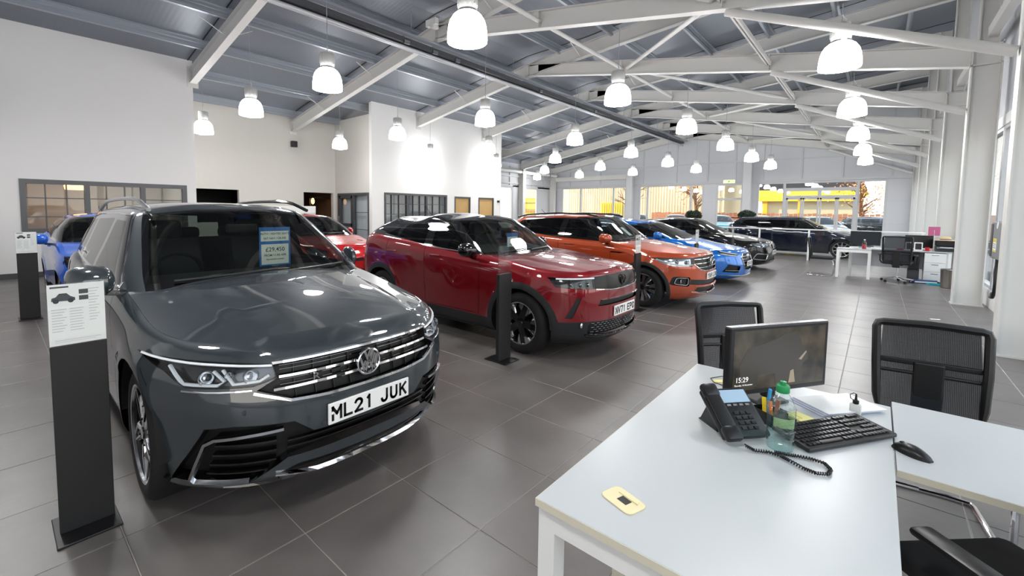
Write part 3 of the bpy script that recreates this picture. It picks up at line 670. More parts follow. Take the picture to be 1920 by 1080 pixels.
def strip(name, shell, pts, w, t, m, parent, off=0.0, side='both', closed=False, label=None, mirror_join=False, dens=.05):
    """a bar of section w x t following (a, z) points on the shell"""
    pts = [np.array(p, float) for p in pts]
    if side == 'both' and min(p[0] for p in pts) > .015 and max(p[0] for p in pts) < shell.A - .015:
        strip(name, shell, pts, w, t, m, parent, off, 'L', closed, label, mirror_join, dens); side = 'R'
    if closed: pts.append(pts[0])
    q = []
    for p, r in zip(pts[:-1], pts[1:]):
        n = max(1, int(np.linalg.norm(r - p) / dens)); q += [p + (r - p) * i / n for i in range(n)]
    q.append(pts[-1]); q = np.array(q)
    P = shell.P(q[:, 0], q[:, 1]); N = shell.N(q[:, 0], q[:, 1]); n = len(q)
    V = []; F = []
    for sg in ((-1, 1) if side == 'both' else ((-1,) if side == 'R' else (1,))):
        o = len(V)
        for i in range(n):
            T = P[min(i + 1, n - 1)] - P[max(i - 1, 0)]
            if closed and i in (0, n - 1): T = P[1] - P[n - 2]
            T = T / max(np.linalg.norm(T), 1e-9); B = np.cross(N[i], T); B /= max(np.linalg.norm(B), 1e-9)
            for du, dn in ((-.5, 0), (-.32, 1), (.32, 1), (.5, 0)):
                c = P[i] + B * (du * w) + N[i] * (off + dn * t); V.append((c[0], c[1] * sg, c[2]))
        for i in range(n - 1):
            for k in range(3):
                f = (o + i * 4 + k, o + i * 4 + k + 1, o + i * 4 + 5 + k, o + i * 4 + 4 + k); F.append(f if sg < 0 else f[::-1])
        if not closed: F += [tuple(o + k for k in range(4)), tuple(o + (n - 1) * 4 + k for k in range(4))]
    me = bpy.data.meshes.new(name); me.from_pydata(V, [], F)
    bm = bmesh.new(); bm.from_mesh(me); bmesh.ops.recalc_face_normals(bm, faces=bm.faces); bm.to_mesh(me); bm.free()
    me.materials.append(MATS[m] if isinstance(m, str) else m); o = link(name, me, parent)
    if label: o['label'] = label
    return o

def circ(cx, cz, r, n=28, a0=0, a1=360): return [(cx + r * math.cos(math.radians(a0 + (a1 - a0) * i / n)), cz + r * math.sin(math.radians(a0 + (a1 - a0) * i / n))) for i in range(n if abs(a1 - a0) >= 360 else n + 1)]
def round_poly(poly, r=.02, n=3):
    out = []; m = len(poly)
    for i in range(m):
        p0, p, p1 = Vector(poly[i - 1]), Vector(poly[i]), Vector(poly[(i + 1) % m])
        a = (p0 - p); b = (p1 - p); rr = min(r, a.length * .45, b.length * .45)
        s, e = p + a.normalized() * rr, p + b.normalized() * rr
        for k in range(n + 1):
            t = k / n; q = s * (1 - t)**2 + p * 2 * t * (1 - t) + e * t * t; out.append((q.x, q.y))
    return out

# ------------------------------------------------------------------ wheels
mat('tyre', (20, 20, 21), .75); mat('rim_dark', (12, 12, 13), .2, coat=.6); mat('rim_bright', (205, 207, 212), .18, metal=1.0); mat('disc', (120, 120, 122), .3, metal=1.0); mat('liner', (9, 9, 10), .8)
WHEELS = {}
def wheel_meshes(kind, R, rim, width):
    key = (kind, R, rim, width)
    if key in WHEELS: return WHEELS[key]
    parts = []
    h = width / 2
    ty = MB().lathe([(rim - .005, -h + .02), (rim + .01, -h + .005), (rim + (R - rim) * .5, -h), (R - .02, -h + .012), (R - .004, -h + .035), (R, -h + .06), (R, h - .06), (R - .004, h - .035), (R - .02, h - .012), (rim + (R - rim) * .5, h), (rim + .01, h - .005), (rim - .005, h - .02)], n=40, axis='y').build('tyre', 'tyre', None, True); parts.append(('tyre', ty.data))
    ba = MB().lathe([(rim + .006, -h + .018), (rim - .012, -h + .022), (rim - .03, -h + .05), (rim - .04, h - .05), (rim - .04, h)], n=40, axis='y').build('rim_barrel', 'rim_dark', None, True); parts.append(('rim_barrel', ba.data))
    lp = MB().lathe([(rim + .006, -h + .017), (rim + .004, -h + .006), (rim - .008, -h + .008), (rim - .012, -h + .02)], n=40, axis='y').build('rim_lip', 'rim_bright', None, True); parts.append(('rim_lip', lp.data))
    bd = MB().lathe([(.06, 0), (.15, 0), (.15, .03), (.06, .03), (.06, 0)], n=28, axis='y').build('brake_disc', 'disc', None, True); parts.append(('brake_disc', bd.data))
    y0 = -h + .022
    def spoke(poly, m, n, ph=0, y=y0, t=.03, nm='spoke', dish=.0):
        for k in range(n):
            c, s_ = math.cos(ph + 2 * math.pi * k / n), math.sin(ph + 2 * math.pi * k / n); q = MB(); N = len(poly); V = []
            for lay, sc in ((0, .86), (1, 1.0)):
                for (r, u) in poly:
                    uu = u if lay else u * .8; V.append((r * c - uu * s_, y + (0 if lay == 0 else t) + dish * (rim - r), r * s_ + uu * c))
            q.add(V, [tuple(range(N)), tuple(range(N, 2 * N))[::-1]] + [(i, (i + 1) % N, N + (i + 1) % N, N + i) for i in range(N)])
            o = q.build(nm, m, None); parts.append((nm, o.data))
    rr = rim - .01
    if kind == 'turbine':      # five wide twisted spokes, black with machined blades
        spoke([(.05, -.03), (rr * .5, -.06), (rr, -.012), (rr, .075), (rr * .55, .012), (.05, .03)], 'rim_dark', 5, 0, y0 + .004)
        spoke([(rr * .30, -.035), (rr * .62, -.052), (rr - .004, .0), (rr - .004, .035), (rr * .6, -.022), (rr * .3, -.012)], 'rim_bright', 5, 0, y0 - .002, .012, 'spoke_blade')
        spoke([(rr * .28, .022), (rr * .55, .03), (rr - .004, .062), (rr - .004, .075), (rr * .5, .042)], 'rim_bright', 5, 0, y0 - .002, .012, 'spoke_blade')
    elif kind == 'star':       # five black Y arms with silver outer blocks
        spoke([(.05, -.05), (rr * .6, -.055), (rr * .74, -.09), (rr, -.11), (rr, .11), (rr * .74, .09), (rr * .6, .055), (.05, .05)], 'rim_dark', 5, math.pi / 2, y0 + .004)
        spoke([(rr * .66, .035), (rr * .74, .085), (rr - .003, .108), (rr - .003, .03)], 'rim_bright', 5, math.pi / 2, y0 - .003, .012, 'spoke_block')
        spoke([(rr * .5, -.05), (rr * .74, -.085), (rr - .003, -.108), (rr - .003, -.05), (rr * .75, -.05)], 'rim_bright', 5, math.pi / 2, y0 - .003, .012, 'spoke_block')
    elif kind == 'fork':       # five forked silver spokes
        for s_ in (-1, 1): spoke([(rr * .2, s_ * .008), (rr * .5, s_ * .012), (rr - .004, s_ * .035), (rr - .004, s_ * .105), (rr * .45, s_ * .052), (rr * .2, s_ * .04)], 'rim_bright', 5, math.pi / 2, y0, .02)
        spoke([(.04, -.05), (rr * .4, -.05), (rr, -.1), (rr, .1), (rr * .4, .05), (.04, .05)], 'rim_dark', 5, math.pi / 2, y0 + .012, .02, 'spoke_back')
    else:                      # ten slim spokes
        spoke([(.05, -.022), (rr, -.016), (rr, .016), (.05, .022)], 'rim_bright', 10, 0, y0, .022)
    hub = MB().lathe([(.001, y0 - .006), (.032, y0 - .006), (.036, y0), (.07, y0 + .006), (.075, y0 + .04)], n=24, axis='y').build('hub_cap', 'rim_dark', None, True); parts.append(('hub_cap', hub.data))
    for o in list(bpy.data.objects):
        if o.parent is None and o.type == 'MESH' and any(o.data == d for _, d in parts): bpy.data.objects.remove(o)
    WHEELS[key] = parts
    return parts
def add_wheel(parent, x, y, kind, R, rim, width, steer=0.0, spin=.2):
    ps = wheel_meshes(kind, R, rim, width)
    t = link('wheel', ps[0][1], parent, (x, y, R)); t.rotation_euler = (0, spin, steer if y < 0 else math.pi + steer); t['label'] = 'black tyre with alloy rim'
    for nm, me in ps[1:]: link(nm, me, t)
    return t
# ------------------------------------------------------------------ generic car
def paint(name, rgb, rough=.32, metal=.55, ior=1.7):
    m = mat('paint_' + name, rgb, rough, metal, coat=1.0, coat_rough=.012); m.node_tree.nodes['Principled BSDF'].inputs['Coat IOR'].default_value = ior; m.node_tree.nodes['Principled BSDF'].inputs['Specular IOR Level'].default_value = .12; return m
glass_mat('car_glass', (120, 128, 124), 1.15); glass_mat('screen_glass', (205, 214, 208), 1.1); glass_mat('lens', (235, 238, 240), 1.0); glass_mat('privacy_glass', (38, 40, 41), 1.2)
mat('cabin', (26, 27, 29), .7); mat('cabin_dark', (13, 13, 14), .8); mat('seat_cloth', (38, 39, 42), .8); mat('plate_white', (238, 238, 236), .35); mat('plate_ink', (10, 10, 10), .5); mat('cladding', (34, 35, 37), .55); mat('led', (236, 240, 244), .2); mat('lamp_inner', (84, 86, 90), .2, metal=.9); mat('lamp_chrome', (210, 212, 216), .12, metal=1.0); mat('mesh_black', (8, 8, 9), .5); mat('red_lens', (150, 12, 14), .15, coat=1.0); mat('blue_card', (38, 108, 190), .5); mat('silver_trim', (196, 198, 202), .22, metal=1.0)

def make_car(sp, detail=1.0):
    D = dict(sp); G = lambda k, d=None: D.get(k, d)
    XF, XR, W, WB, R = D['XF'], D['XR'], D['W'], D['WB'], D['R']
    root = thing(G('name', 'car'), D['label'], G('cat', 'car'), (D['X'], D['Yc'], 0), G('rz', 0.0), G('group'))
    pm = D['paint']; pm_roof = G('roof_paint', pm); sill = G('sill', .22)
    nose = pchip(*zip(*[(z, XF + d) for z, d in D['nose']])); tail = pchip(*zip(*[(z, XR + d) for z, d in D['tail']]))
    sh = cspline(*zip(*D['shoulder'])); hc = cspline(*zip(*D['deck'])); wp = pchip(*zip(*D['wprof'])); plan = pchip(*zip(*G('plan', [(XR, .96), (-WB, 1.0), (-WB / 2, .985), (0, .995), (XF, .96)])))
    Ra = G('Ra', R + .055); xa = (0.0, -WB)
    def wfun(x, z):
        x = np.asarray(x, float); z = np.asarray(z, float); v = (z - sill) / np.maximum(sh(x) - sill, .05)
        f = W * wp(np.clip(v, 0, 1)) * plan(x)
        for xc in xa:
            rr = np.hypot(x - xc, z - R); f = f + G('flare', .018) * np.exp(-((rr - Ra) / .09) ** 2)
        return f
    crease = G('crease')
    def ztop(x, y):
        e = np.clip(np.abs(y) / (W * .97), 0, 1); s_ = sh(x); z = s_ + (hc(x) - s_) * (1 - e ** G('crown', 2.2))
        if crease is not None: z = z + crease(np.asarray(x), np.abs(np.asarray(y)))
        return z
    zbf = pchip(*zip(*G('under', [(XR, sill + .08), (XR + .5, sill), (0, sill - .02), (XF - .3, sill - .03), (XF, sill)])))
    B = Shell(nose, tail, wfun, ztop, zbf, G('Df', .78), G('nf', 2.7), G('Dr', .5), G('nr', 3.4), G('rt', .05), .05)
    # body grid
    st = .03 / detail
    A = np.concatenate([np.linspace(0, B.Af, int(B.Af / st) + 2), np.linspace(B.Af, B.Af + B.Ls, int(B.Ls / (st * 1.4)) + 2)[1:], np.linspace(B.Af + B.Ls, B.A, int(B.Ar / (st * 2)) + 2)[1:]])
    nz = int(26 * detail) + 1; vv = np.linspace(0, 1, nz); vv = vv + .06 * np.sin(2 * np.pi * vv) * -1 * .4
    vs = []
    xA = B.P(A, np.full(len(A), .5))[:, 0]; zt_ = B.ztop_a(A) - np.where(A < B.ay(G('lip_y', .62), .7), 1e-7, 6e-5); zb_ = zbf(xA)
    for v in vv:
        for a, z0, z1 in zip(A, zb_, zt_): vs.append((a, z0 + (z1 - z0) * v))
    na = len(A); fs = [(j * na + i, j * na + i + 1, (j + 1) * na + i + 1, (j + 1) * na + i) for j in range(nz - 1) for i in range(na - 1)]
    holes = []
    for xc in xa: holes.append(B.X(circ(xc, R, Ra, 30)))
    seams = []
    gw_ = .005
    for line in G('seams', []):
        for (x0, z0), (x1, z1) in zip(line[:-1], line[1:]):
            d = math.hypot(x1 - x0, z1 - z0); nx, nz_ = -(z1 - z0) / d * gw_ / 2, (x1 - x0) / d * gw_ / 2; ex, ez = (x1 - x0) / d * gw_ / 2, (z1 - z0) / d * gw_ / 2
            seams.append(B.X([(x0 + nx - ex, z0 + nz_ - ez), (x1 + nx + ex, z1 + nz_ + ez), (x1 - nx + ex, z1 - nz_ + ez), (x0 - nx - ex, z0 - nz_ - ez)]))
    holes += seams + [h(B) if callable(h) else h for h in G('holes', [])]
    regs = [(n, (p(B) if callable(p) else p), m, per) for n, p, m, per in G('regions', [])]
    vs, fs = flat_cut(vs, fs, holes + [r[1] for r in regs])
    c = np.array([vs[k].mean(0) for k in fs]); lab = np.full(len(fs), -1)
    for k in range(len(regs) - 1, -1, -1): lab[inpoly(c[:, 0], c[:, 1], regs[k][1])] = k
    for h in holes: lab[inpoly(c[:, 0], c[:, 1], h)] = -2
    region_obj('body_shell', B, vs, fs, list(np.where(lab == -1)[0]), pm, root)
    made = {}
    for k, (n, p, m, per) in enumerate(regs):
        sel = list(np.where(lab == k)[0])
        if not sel: continue
        m = pm if m == 'paint' else m
        if per: made[n + '_R'] = region_obj(n, B, vs, fs, sel, m, root, 'R'); made[n + '_L'] = region_obj(n, B, vs, fs, sel, m, root, 'L')
        else: made[n] = region_obj(n, B, vs, fs, sel, m, root)
    # bonnet (and boot deck) as a height field between the top edges
    def cap(name, shell, zf, x0, x1, m, nq=18, inset=.004, dz=0.0, nsub=None):
        ai = np.array([a for a in A if 0 <= a]); ai = np.linspace(0, shell.A, 260 if shell is B else 200)
        zz = shell.ztop_a(ai); P = shell.P(ai, zz - 1e-4); ok = (P[:, 0] >= x0) & (P[:, 0] <= x1); P = P[ok]
        order = np.argsort(-P[:, 0]); P = P[order]
        xs = P[:, 0]; keep = np.concatenate([[True], np.diff(xs) < -1e-4]); P = P[keep]
        if len(P) < 2: return None
        q = np.linspace(-1, 1, 2 * nq + 1); V = []
        for x, y in P[:, :2]:
            yy = q * max(y - (inset * .6 if y > G('lip_y', .62) else 0), 1e-4); z = zf(np.full(len(q), x), yy) + dz
            V += [(x, b, c_) for b, c_ in zip(yy, z)]
        k = len(q); F = [(i * k + j, i * k + j + 1, (i + 1) * k + j + 1, (i + 1) * k + j)[::-1] for i in range(len(P) - 1) for j in range(k - 1)]
        me = bpy.data.meshes.new(name); me.from_pydata(V, [], F); me.materials.append(MATS[m] if isinstance(m, str) else m); me.shade_smooth()
        bm = bmesh.new(); bm.from_mesh(me); bmesh.ops.recalc_face_normals(bm, faces=bm.faces)
        if sum(f.normal.z for f in bm.faces) < 0: bmesh.ops.reverse_faces(bm, faces=bm.faces)
        bm.to_mesh(me); bm.free()
        return link(name, me, root)
    cap('bonnet', B, ztop, G('cowl', -.55), 9, pm)
    cap('rear_deck', B, ztop, -99, G('decklid', XR + .35), pm, 8)
    # greenhouse
    gf = pchip(*zip(*D['screen'])); gr = pchip(*zip(*D['backlight'])); gwid = pchip(*zip(*D['gwidth'])); rc = cspline(*zip(*D['roof']))
    gpl = pchip(*zip(*G('gplan', [(XR, .9), (-WB, .97), (-WB * .5, 1.0), (-.3, 1.0), (.2, .98)])))
    gwf = lambda x, z: gwid(np.asarray(z)) * gpl(np.asarray(x))
    wtop = float(gwid(2.0)); rdrop = G('rdrop', .07)
    zroof = lambda x, y: rc(x) - rdrop * np.clip(np.abs(y) / wtop, 0, 1.2) ** 2.4
    GH = Shell(gf, gr, gwf, zroof, lambda x: np.full(np.shape(x), 0.5), G('gDf', .5), G('gnf', 3.0), G('gDr', .35), G('gnr', 3.2), G('grt', .07), 0, zref=G('gzref', 1.2))
    A2 = np.concatenate([np.linspace(0, GH.Af, int(GH.Af / (st * 1.5)) + 2), np.linspace(GH.Af, GH.Af + GH.Ls, int(GH.Ls / (st * 2)) + 2)[1:], np.linspace(GH.Af + GH.Ls, GH.A, int(GH.Ar / (st * 2)) + 2)[1:]])
    z0 = np.full(len(A2), 1.0)
    for _ in range(6):
        P = GH.P(A2, z0); z0 = ztop(P[:, 0], P[:, 1]) - .015
    z1 = GH.ztop_a(A2) - 1e-4; n2 = int(16 * detail) + 2; vs = []
    for v in np.linspace(0, 1, n2):
        for a, p, q in zip(A2, z0, z1): vs.append((a, p + (q - p) * v))
    na = len(A2); fs = [(j * na + i, j * na + i + 1, (j + 1) * na + i + 1, (j + 1) * na + i) for j in range(n2 - 1) for i in range(na - 1)]
    gregs = [(n, (p(GH) if callable(p) else p), m, per) for n, p, m, per in D['glass']]
    vs, fs = flat_cut(vs, fs, [r[1] for r in gregs]); c = np.array([vs[k].mean(0) for k in fs]); lab = np.full(len(fs), -1)
    for k in range(len(gregs) - 1, -1, -1): lab[inpoly(c[:, 0], c[:, 1], gregs[k][1])] = k
    region_obj('pillars', GH, vs, fs, list(np.where(lab == -1)[0]), G('pillar_paint', pm), root)
    for k, (n, p, m, per) in enumerate(gregs):
        sel = list(np.where(lab == k)[0])
        if not sel: continue
        m = pm if m == 'paint' else m
        if per: region_obj(n, GH, vs, fs, sel, m, root, 'R'); region_obj(n, GH, vs, fs, sel, m, root, 'L')
        else: region_obj(n, GH, vs, fs, sel, m, root)
    cap('roof', GH, zroof, -99, 9, pm_roof, 14, 0)
    # wheels, arch liners, floor
    tw = G('tyre_w', .22); yo = G('track', W - .025)
    for i, xc in enumerate(xa):
        for s_ in (-1, 1):
            add_wheel(root, xc, s_ * (yo - tw / 2), G('rim_kind', 'ten'), R, G('rim', R - .1), tw, G('steer', 0.0) if i == 0 else 0.0, spin=.35 + .9 * i)
            MB().lathe([(Ra + .012, s_ * (W - .02)), (Ra + .012, s_ * (W - .36)), (.001, s_ * (W - .36))], (xc, 0, R), 24, 'y', math.pi, 2 * math.pi).build('arch_liner', 'liner', root, True)
    fl = MB()
    fl.box(XR + .25, -WB - Ra, -W * .84, W * .84, sill, .62).box(-WB + Ra, -Ra, -W * .9, W * .9, sill - .01, .5).box(Ra, XF - .35, -W * .7, W * .7, sill, .55).box(-WB - Ra, -WB + Ra, -W * .5, W * .5, sill + .1, .7).box(-Ra, Ra, -W * .5, W * .5, sill + .1, .72)
    fl.build('floor_pan', 'liner', root)
    if G('interior', True):
        cx = G('cowl', -.55); zs = float(sh(-1.2)); S = D.get('seat_x', -1.45)
        dash = MB().prism([(cx - .02, zs - .03), (cx - .45, zs + .015), (cx - .62, zs - .03), (cx - .58, zs - .3), (cx - .1, zs - .4)], -W * .78, W * .78, 'y').build('dashboard', 'cabin', root, bevel=.02)
        dash['label'] = 'dark dashboard seen through the windscreen'
        MB().prism([(S - .75, .5), (S + .25, .5), (S + .3, .62), (S - .75, .62)], -W * .75, W * .75, 'y').build('cabin_floor', 'cabin_dark', root)
        swx = cx - .72; swy = -.36
        q = MB(); ring = [(swx - .06 + .19 * .3 * math.sin(t), swy + .185 * math.cos(t), zs - .04 + .185 * math.sin(t)) for t in np.linspace(0, 2 * math.pi, 25)[:-1]]; q.path(ring, .016, 8, True); q.obox((swx - .06, swy - .18, zs - .04), (swx - .06, swy + .18, zs - .04), .05, .02); q.obox((swx - .06, swy, zs - .04), (swx - .1, swy, zs - .2), .05, .02); q.build('steering_wheel', 'cabin_dark', root, True)
        for y in (-.37, .37):
            seat = MB().bbox(S - .1, S + .42, y - .25, y + .25, .55, .72, .05); 
            hz = min(zs + .27, float(rc(S - .3)) - .33)
            bk = [(S - .28, hz - .01), (S - .16, hz + .01), (S + .02, .7), (S - .14, .68)]
            seat.prism(bk, y - .24, y + .24, 'y'); hr = MB().bbox(S - .36, S - .24, y - .14, y + .14, hz, hz + .17, .04)
            o = seat.build('front_seat', 'seat_cloth', root, True); hr.build('headrest', 'seat_cloth', o, True)
        hz = min(zs + .2, float(rc(S - 1.05)) - .36)
        rs = MB().prism([(S - 1.05, hz), (S - .95, hz + .02), (S - .75, .65), (S - .95, .62)], -W * .72, W * .72, 'y')
        for y in (-.42, 0, .42): rs.bbox(S - 1.1, S - 1.0, y - .12, y + .12, hz, hz + .12, .04)
        rs.build('rear_seat', 'seat_cloth', root, True)
        zm = float(rc(cx - .6)) - .2; mx = float(gf(zm)) - .1; MB().bbox(mx - .02, mx + .02, -.12, .12, zm - .03, zm + .04, .015).build('interior_mirror', 'cabin_dark', root)
    # mirrors
    if G('mirror'):
        mx, mz, my0, my1, mm = D['mirror']; mm = pm if mm == 'paint' else mm
        MX, MY0, MY1 = mx, my0, my1
        for s_ in (-1, 1):
            if (s_ > 0 and not G('mirrors_out')) or G('mirrors_folded'): mx, my0, my1 = MX - .22, MY0 - .06, MY0 + .03
            else: mx, my0, my1 = MX, MY0, MY1
            q = MB(); n = 14; rings = []
            prof = [(0, .3), (.06, .62), (.2, .9), (.5, 1.0), (.8, .92), (.94, .7), (1.0, .35)]
            V = []; F = []
            for u, k in prof:
                y = my0 + (my1 - my0) * u
                for i in range(n):
                    t = 2 * math.pi * i / n; cx_, cz_ = math.cos(t), math.sin(t)
                    ex = G('mirror_k', 1.0) * .095 * k * (1.25 if cx_ > 0 else .55) * math.copysign(abs(cx_) ** .8, cx_) - .05 * u; ez = G('mirror_k', 1.0) * .085 * k * math.copysign(abs(cz_) ** .75, cz_) * (1 if cz_ > 0 else .95)
                    V.append((mx + ex, s_ * y, mz + ez))
            for r in range(len(prof) - 1):
                for i in range(n): F.append((r * n + i, r * n + (i + 1) % n, (r + 1) * n + (i + 1) % n, (r + 1) * n + i))
            F += [tuple(range(n)), tuple((len(prof) - 1) * n + i for i in range(n))[::-1]]
            q.add(V, F); mo = q.build('door_mirror', mm, root, True)
            MB().obox((mx - .02, s_ * (my0 + .05), mz - .07), (mx - .06, s_ * (my0 - .12), mz - .1), .1, .035).build('mirror_arm', 'gloss_black', mo)
            MB().add([(mx - .06, s_ * (my0 + .04), mz - .045), (mx - .085, s_ * (my1 - .04), mz - .04), (mx - .085, s_ * (my1 - .04), mz + .04), (mx - .06, s_ * (my0 + .04), mz + .045)], [(0, 1, 2, 3)]).build('mirror_glass', 'chrome', mo)
    D.update(root=root, B=B, GH=GH, made=made, sh=sh, ztop=ztop, zroof=zroof, pm=pm)
    return D

def _arc(cx, cy, rx, ry, a0, a1, n=7): return [(cx + rx * math.cos(math.radians(a0 + (a1 - a0) * k / n)), cy + ry * math.sin(math.radians(a0 + (a1 - a0) * k / n))) for k in range(n + 1)]
GLYPH = {'M': [[(.0, 0), (.0, 1), (.5, .45), (1, 1), (1, 0)]], 'L': [[(.1, 1), (.1, 0), (.95, 0)]], '2': [_arc(.5, .72, .42, .28, 165, -35) + [(.1, 0), (.95, 0)]], '1': [[(.35, .85), (.55, 1), (.55, 0)]], 'J': [[(.85, 1), (.85, .3)] + _arc(.48, .3, .37, .3, 0, -170)], 'U': [[(.08, 1), (.08, .35)] + _arc(.5, .35, .42, .35, 180, 360) + [(.92, 1)]], 'K': [[(.1, 0), (.1, 1)], [(.92, 1), (.15, .45)], [(.4, .62), (.95, 0)]],
 'N': [[(.08, 0), (.08, 1), (.92, 0), (.92, 1)]], 'V': [[(.0, 1), (.5, 0), (1, 1)]], '7': [[(.05, 1), (.95, 1), (.4, 0)]], 'E': [[(.95, 1), (.1, 1), (.1, 0), (.95, 0)], [(.1, .52), (.8, .52)]], 'P': [[(.1, 0), (.1, 1), (.6, 1)] + _arc(.6, .75, .33, .25, 90, -90) + [(.1, .5)]], 'O': [_arc(.5, .5, .43, .5, 0, 360, 14)], '0': [_arc(.5, .5, .43, .5, 0, 360, 14)], 'Y': [[(.0, 1), (.5, .5), (1, 1)], [(.5, .5), (.5, 0)]],
 'S': [_arc(.5, .76, .4, .24, 30, 250) + _arc(.5, .26, .42, .26, 80, -150)], '6': [_arc(.5, .32, .42, .32, 0, 360, 12), [(.1, .4), (.65, 1)]], '9': [_arc(.5, .68, .42, .32, 0, 360, 12), [(.9, .6), (.35, 0)]], 'C': [_arc(.55, .5, .45, .5, 50, 310, 12)], 'D': [[(.1, 0), (.1, 1), (.45, 1)] + _arc(.45, .5, .47, .5, 90, -90) + [(.1, 0)]], '8': [_arc(.5, .75, .36, .25, 0, 360, 12), _arc(.5, .26, .42, .26, 0, 360, 12)], 'Z': [[(.05, 1), (.95, 1), (.05, 0), (.95, 0)]], 'H': [[(.08, 0), (.08, 1)], [(.92, 0), (.92, 1)], [(.08, .5), (.92, .5)]], 'T': [[(.0, 1), (1, 1)], [(.5, 1), (.5, 0)]]}
def bar3(x0, x1, p, q, w):
    d = Vector((q[0] - p[0], q[1] - p[1])).normalized(); n = Vector((-d.y, d.x)) * w / 2
    P2 = [(p[0] + n.x, p[1] + n.y), (p[0] - n.x, p[1] - n.y), (q[0] - n.x, q[1] - n.y), (q[0] + n.x, q[1] + n.y)]
    vs = [(x0, a, b) for a, b in P2] + [(x1, a, b) for a, b in P2]
    return vs, [(0, 1, 2, 3), (4, 5, 6, 7)[::-1]] + [(i, (i + 1) % 4, 4 + (i + 1) % 4, 4 + i) for i in range(4)]
def number_plate(car, text, z, w=.52, h=.111, y=0.0, lab=None):
    B = car['B']; x = float(B.P(B.ay(w * .35, z), z)[0][0]) + .012
    m = MB().bbox(x - .012, x, y - w / 2, y + w / 2, z - h / 2, z + h / 2, .004).build('number_plate', 'plate_white', car['root'])
    m['label'] = 'white number plate reading %s' % text
    ch = h * .70; cw = h * .42; st = h * .125; adv = h * .585; n = len(text); tw = sum(adv * (.6 if c == ' ' else 1) for c in text) - (adv - cw); u = -tw / 2
    for c in text:
        if c == ' ': u += adv * .6; continue
        q = MB()
        for line in GLYPH.get(c, []):
            for p, r in zip(line[:-1], line[1:]):
                a = Vector((u + cw * p[0], (p[1] - .5) * (ch - st))); b = Vector((u + cw * r[0], (r[1] - .5) * (ch - st))); d = (b - a).normalized() * st * .48
                q.add(*bar3(x + .0006, x + .0016, (y + (a - d).x, z + (a - d).y), (y + (b + d).x, z + (b + d).y), st))
        u += adv; q.build('plate_character', 'plate_ink', m)
    for s_ in (-1, 1): MB().tube((x, y + s_ * w * .46, z + .005), (x + .003, y + s_ * w * .46, z + .005), .008, 10).build('plate_screw', 'plate_white', m)
    return m
def headlamp(car, poly, label='clear headlamp with bright light guides', depth=-.045, house='rim_dark', side='both', leds=(), ledm='led', blocks=(), rim=None):
    """poly in (a,z)"""
    B, root = car['B'], car['root']
    for sd in ('R', 'L'):
        h = patch('headlamp', B, poly, house, root, depth, sd, .03, label=label)
        strip('lamp_wall', B, poly, .004, -depth, 'satin_black', h, depth, sd, True)
        for ln in leds: strip('light_guide', B, ln[0], ln[1], .012, ledm, h, depth + ln[2], sd)
        for (a, z, r) in blocks:
            p = B.P(a, z)[0]; n = B.N(a, z)[0]; c = p + n * depth * .7; sg = -1 if sd == 'R' else 1; d = Vector((1, .0, -.05)).normalized()
            q = MB().lathe([(r, .03), (r * .92, .03), (r * .8, .0), (r * .5, -.01), (.001, -.012)], n=18, axis='x'); q.v = [(c[0] + v[0], c[1] * sg + v[1], c[2] + v[2]) for v in q.v]; q.build('reflector', 'lamp_chrome', h, True)
        patch('lamp_lens', B, poly, 'lens', h, -.001, sd, .03)
def roundel(name, car, y, z, r, m, off=.01, parent=None):
    B = car['B']; x = float(B.P(max(B.ay(max(r, .01), z), 1e-4), z)[0][0]) + off
    return x
# ------------------------------------------------------------------ grey SUV in front
paint('grey', (46, 53, 58), .4, .1, 1.8)
def hood_crease(x, y):
    yc = .46 + .14 * np.clip((.8 - x) / 1.3, 0, 1); a = np.clip((x + .6) / .3, 0, 1)
    return .014 * a / (1 + np.exp(np.clip((y - yc) / .009, -30, 30)))
def hl_poly(B): return B.Y([(.50, .832), (.60, .845), (.72, .858)]) + [(B.ax(.45, .862), .862), (B.ax(.12, .862), .862), (B.ax(.40, .80), .80)] + B.Y([(.80, .738), (.58, .735), (.485, .762)])
GR = [(-.01, .842), (.50, .838), (.485, .762), (.57, .715), (.42, .655), (-.01, .642)]
IN = [(-.01, .455), (.33, .468), (.42, .54), (.66, .558), (.752, .547), (.822, .25), (.60, .25), (.45, .358), (-.01, .365)]
LO = [(-.01, .30), (.40, .31), (.50, .275), (.46, .21), (-.01, .2)]
def Yc(B, pts): return [((B.ay(y, z) if y > 0 else -.01), z) for y, z in pts]
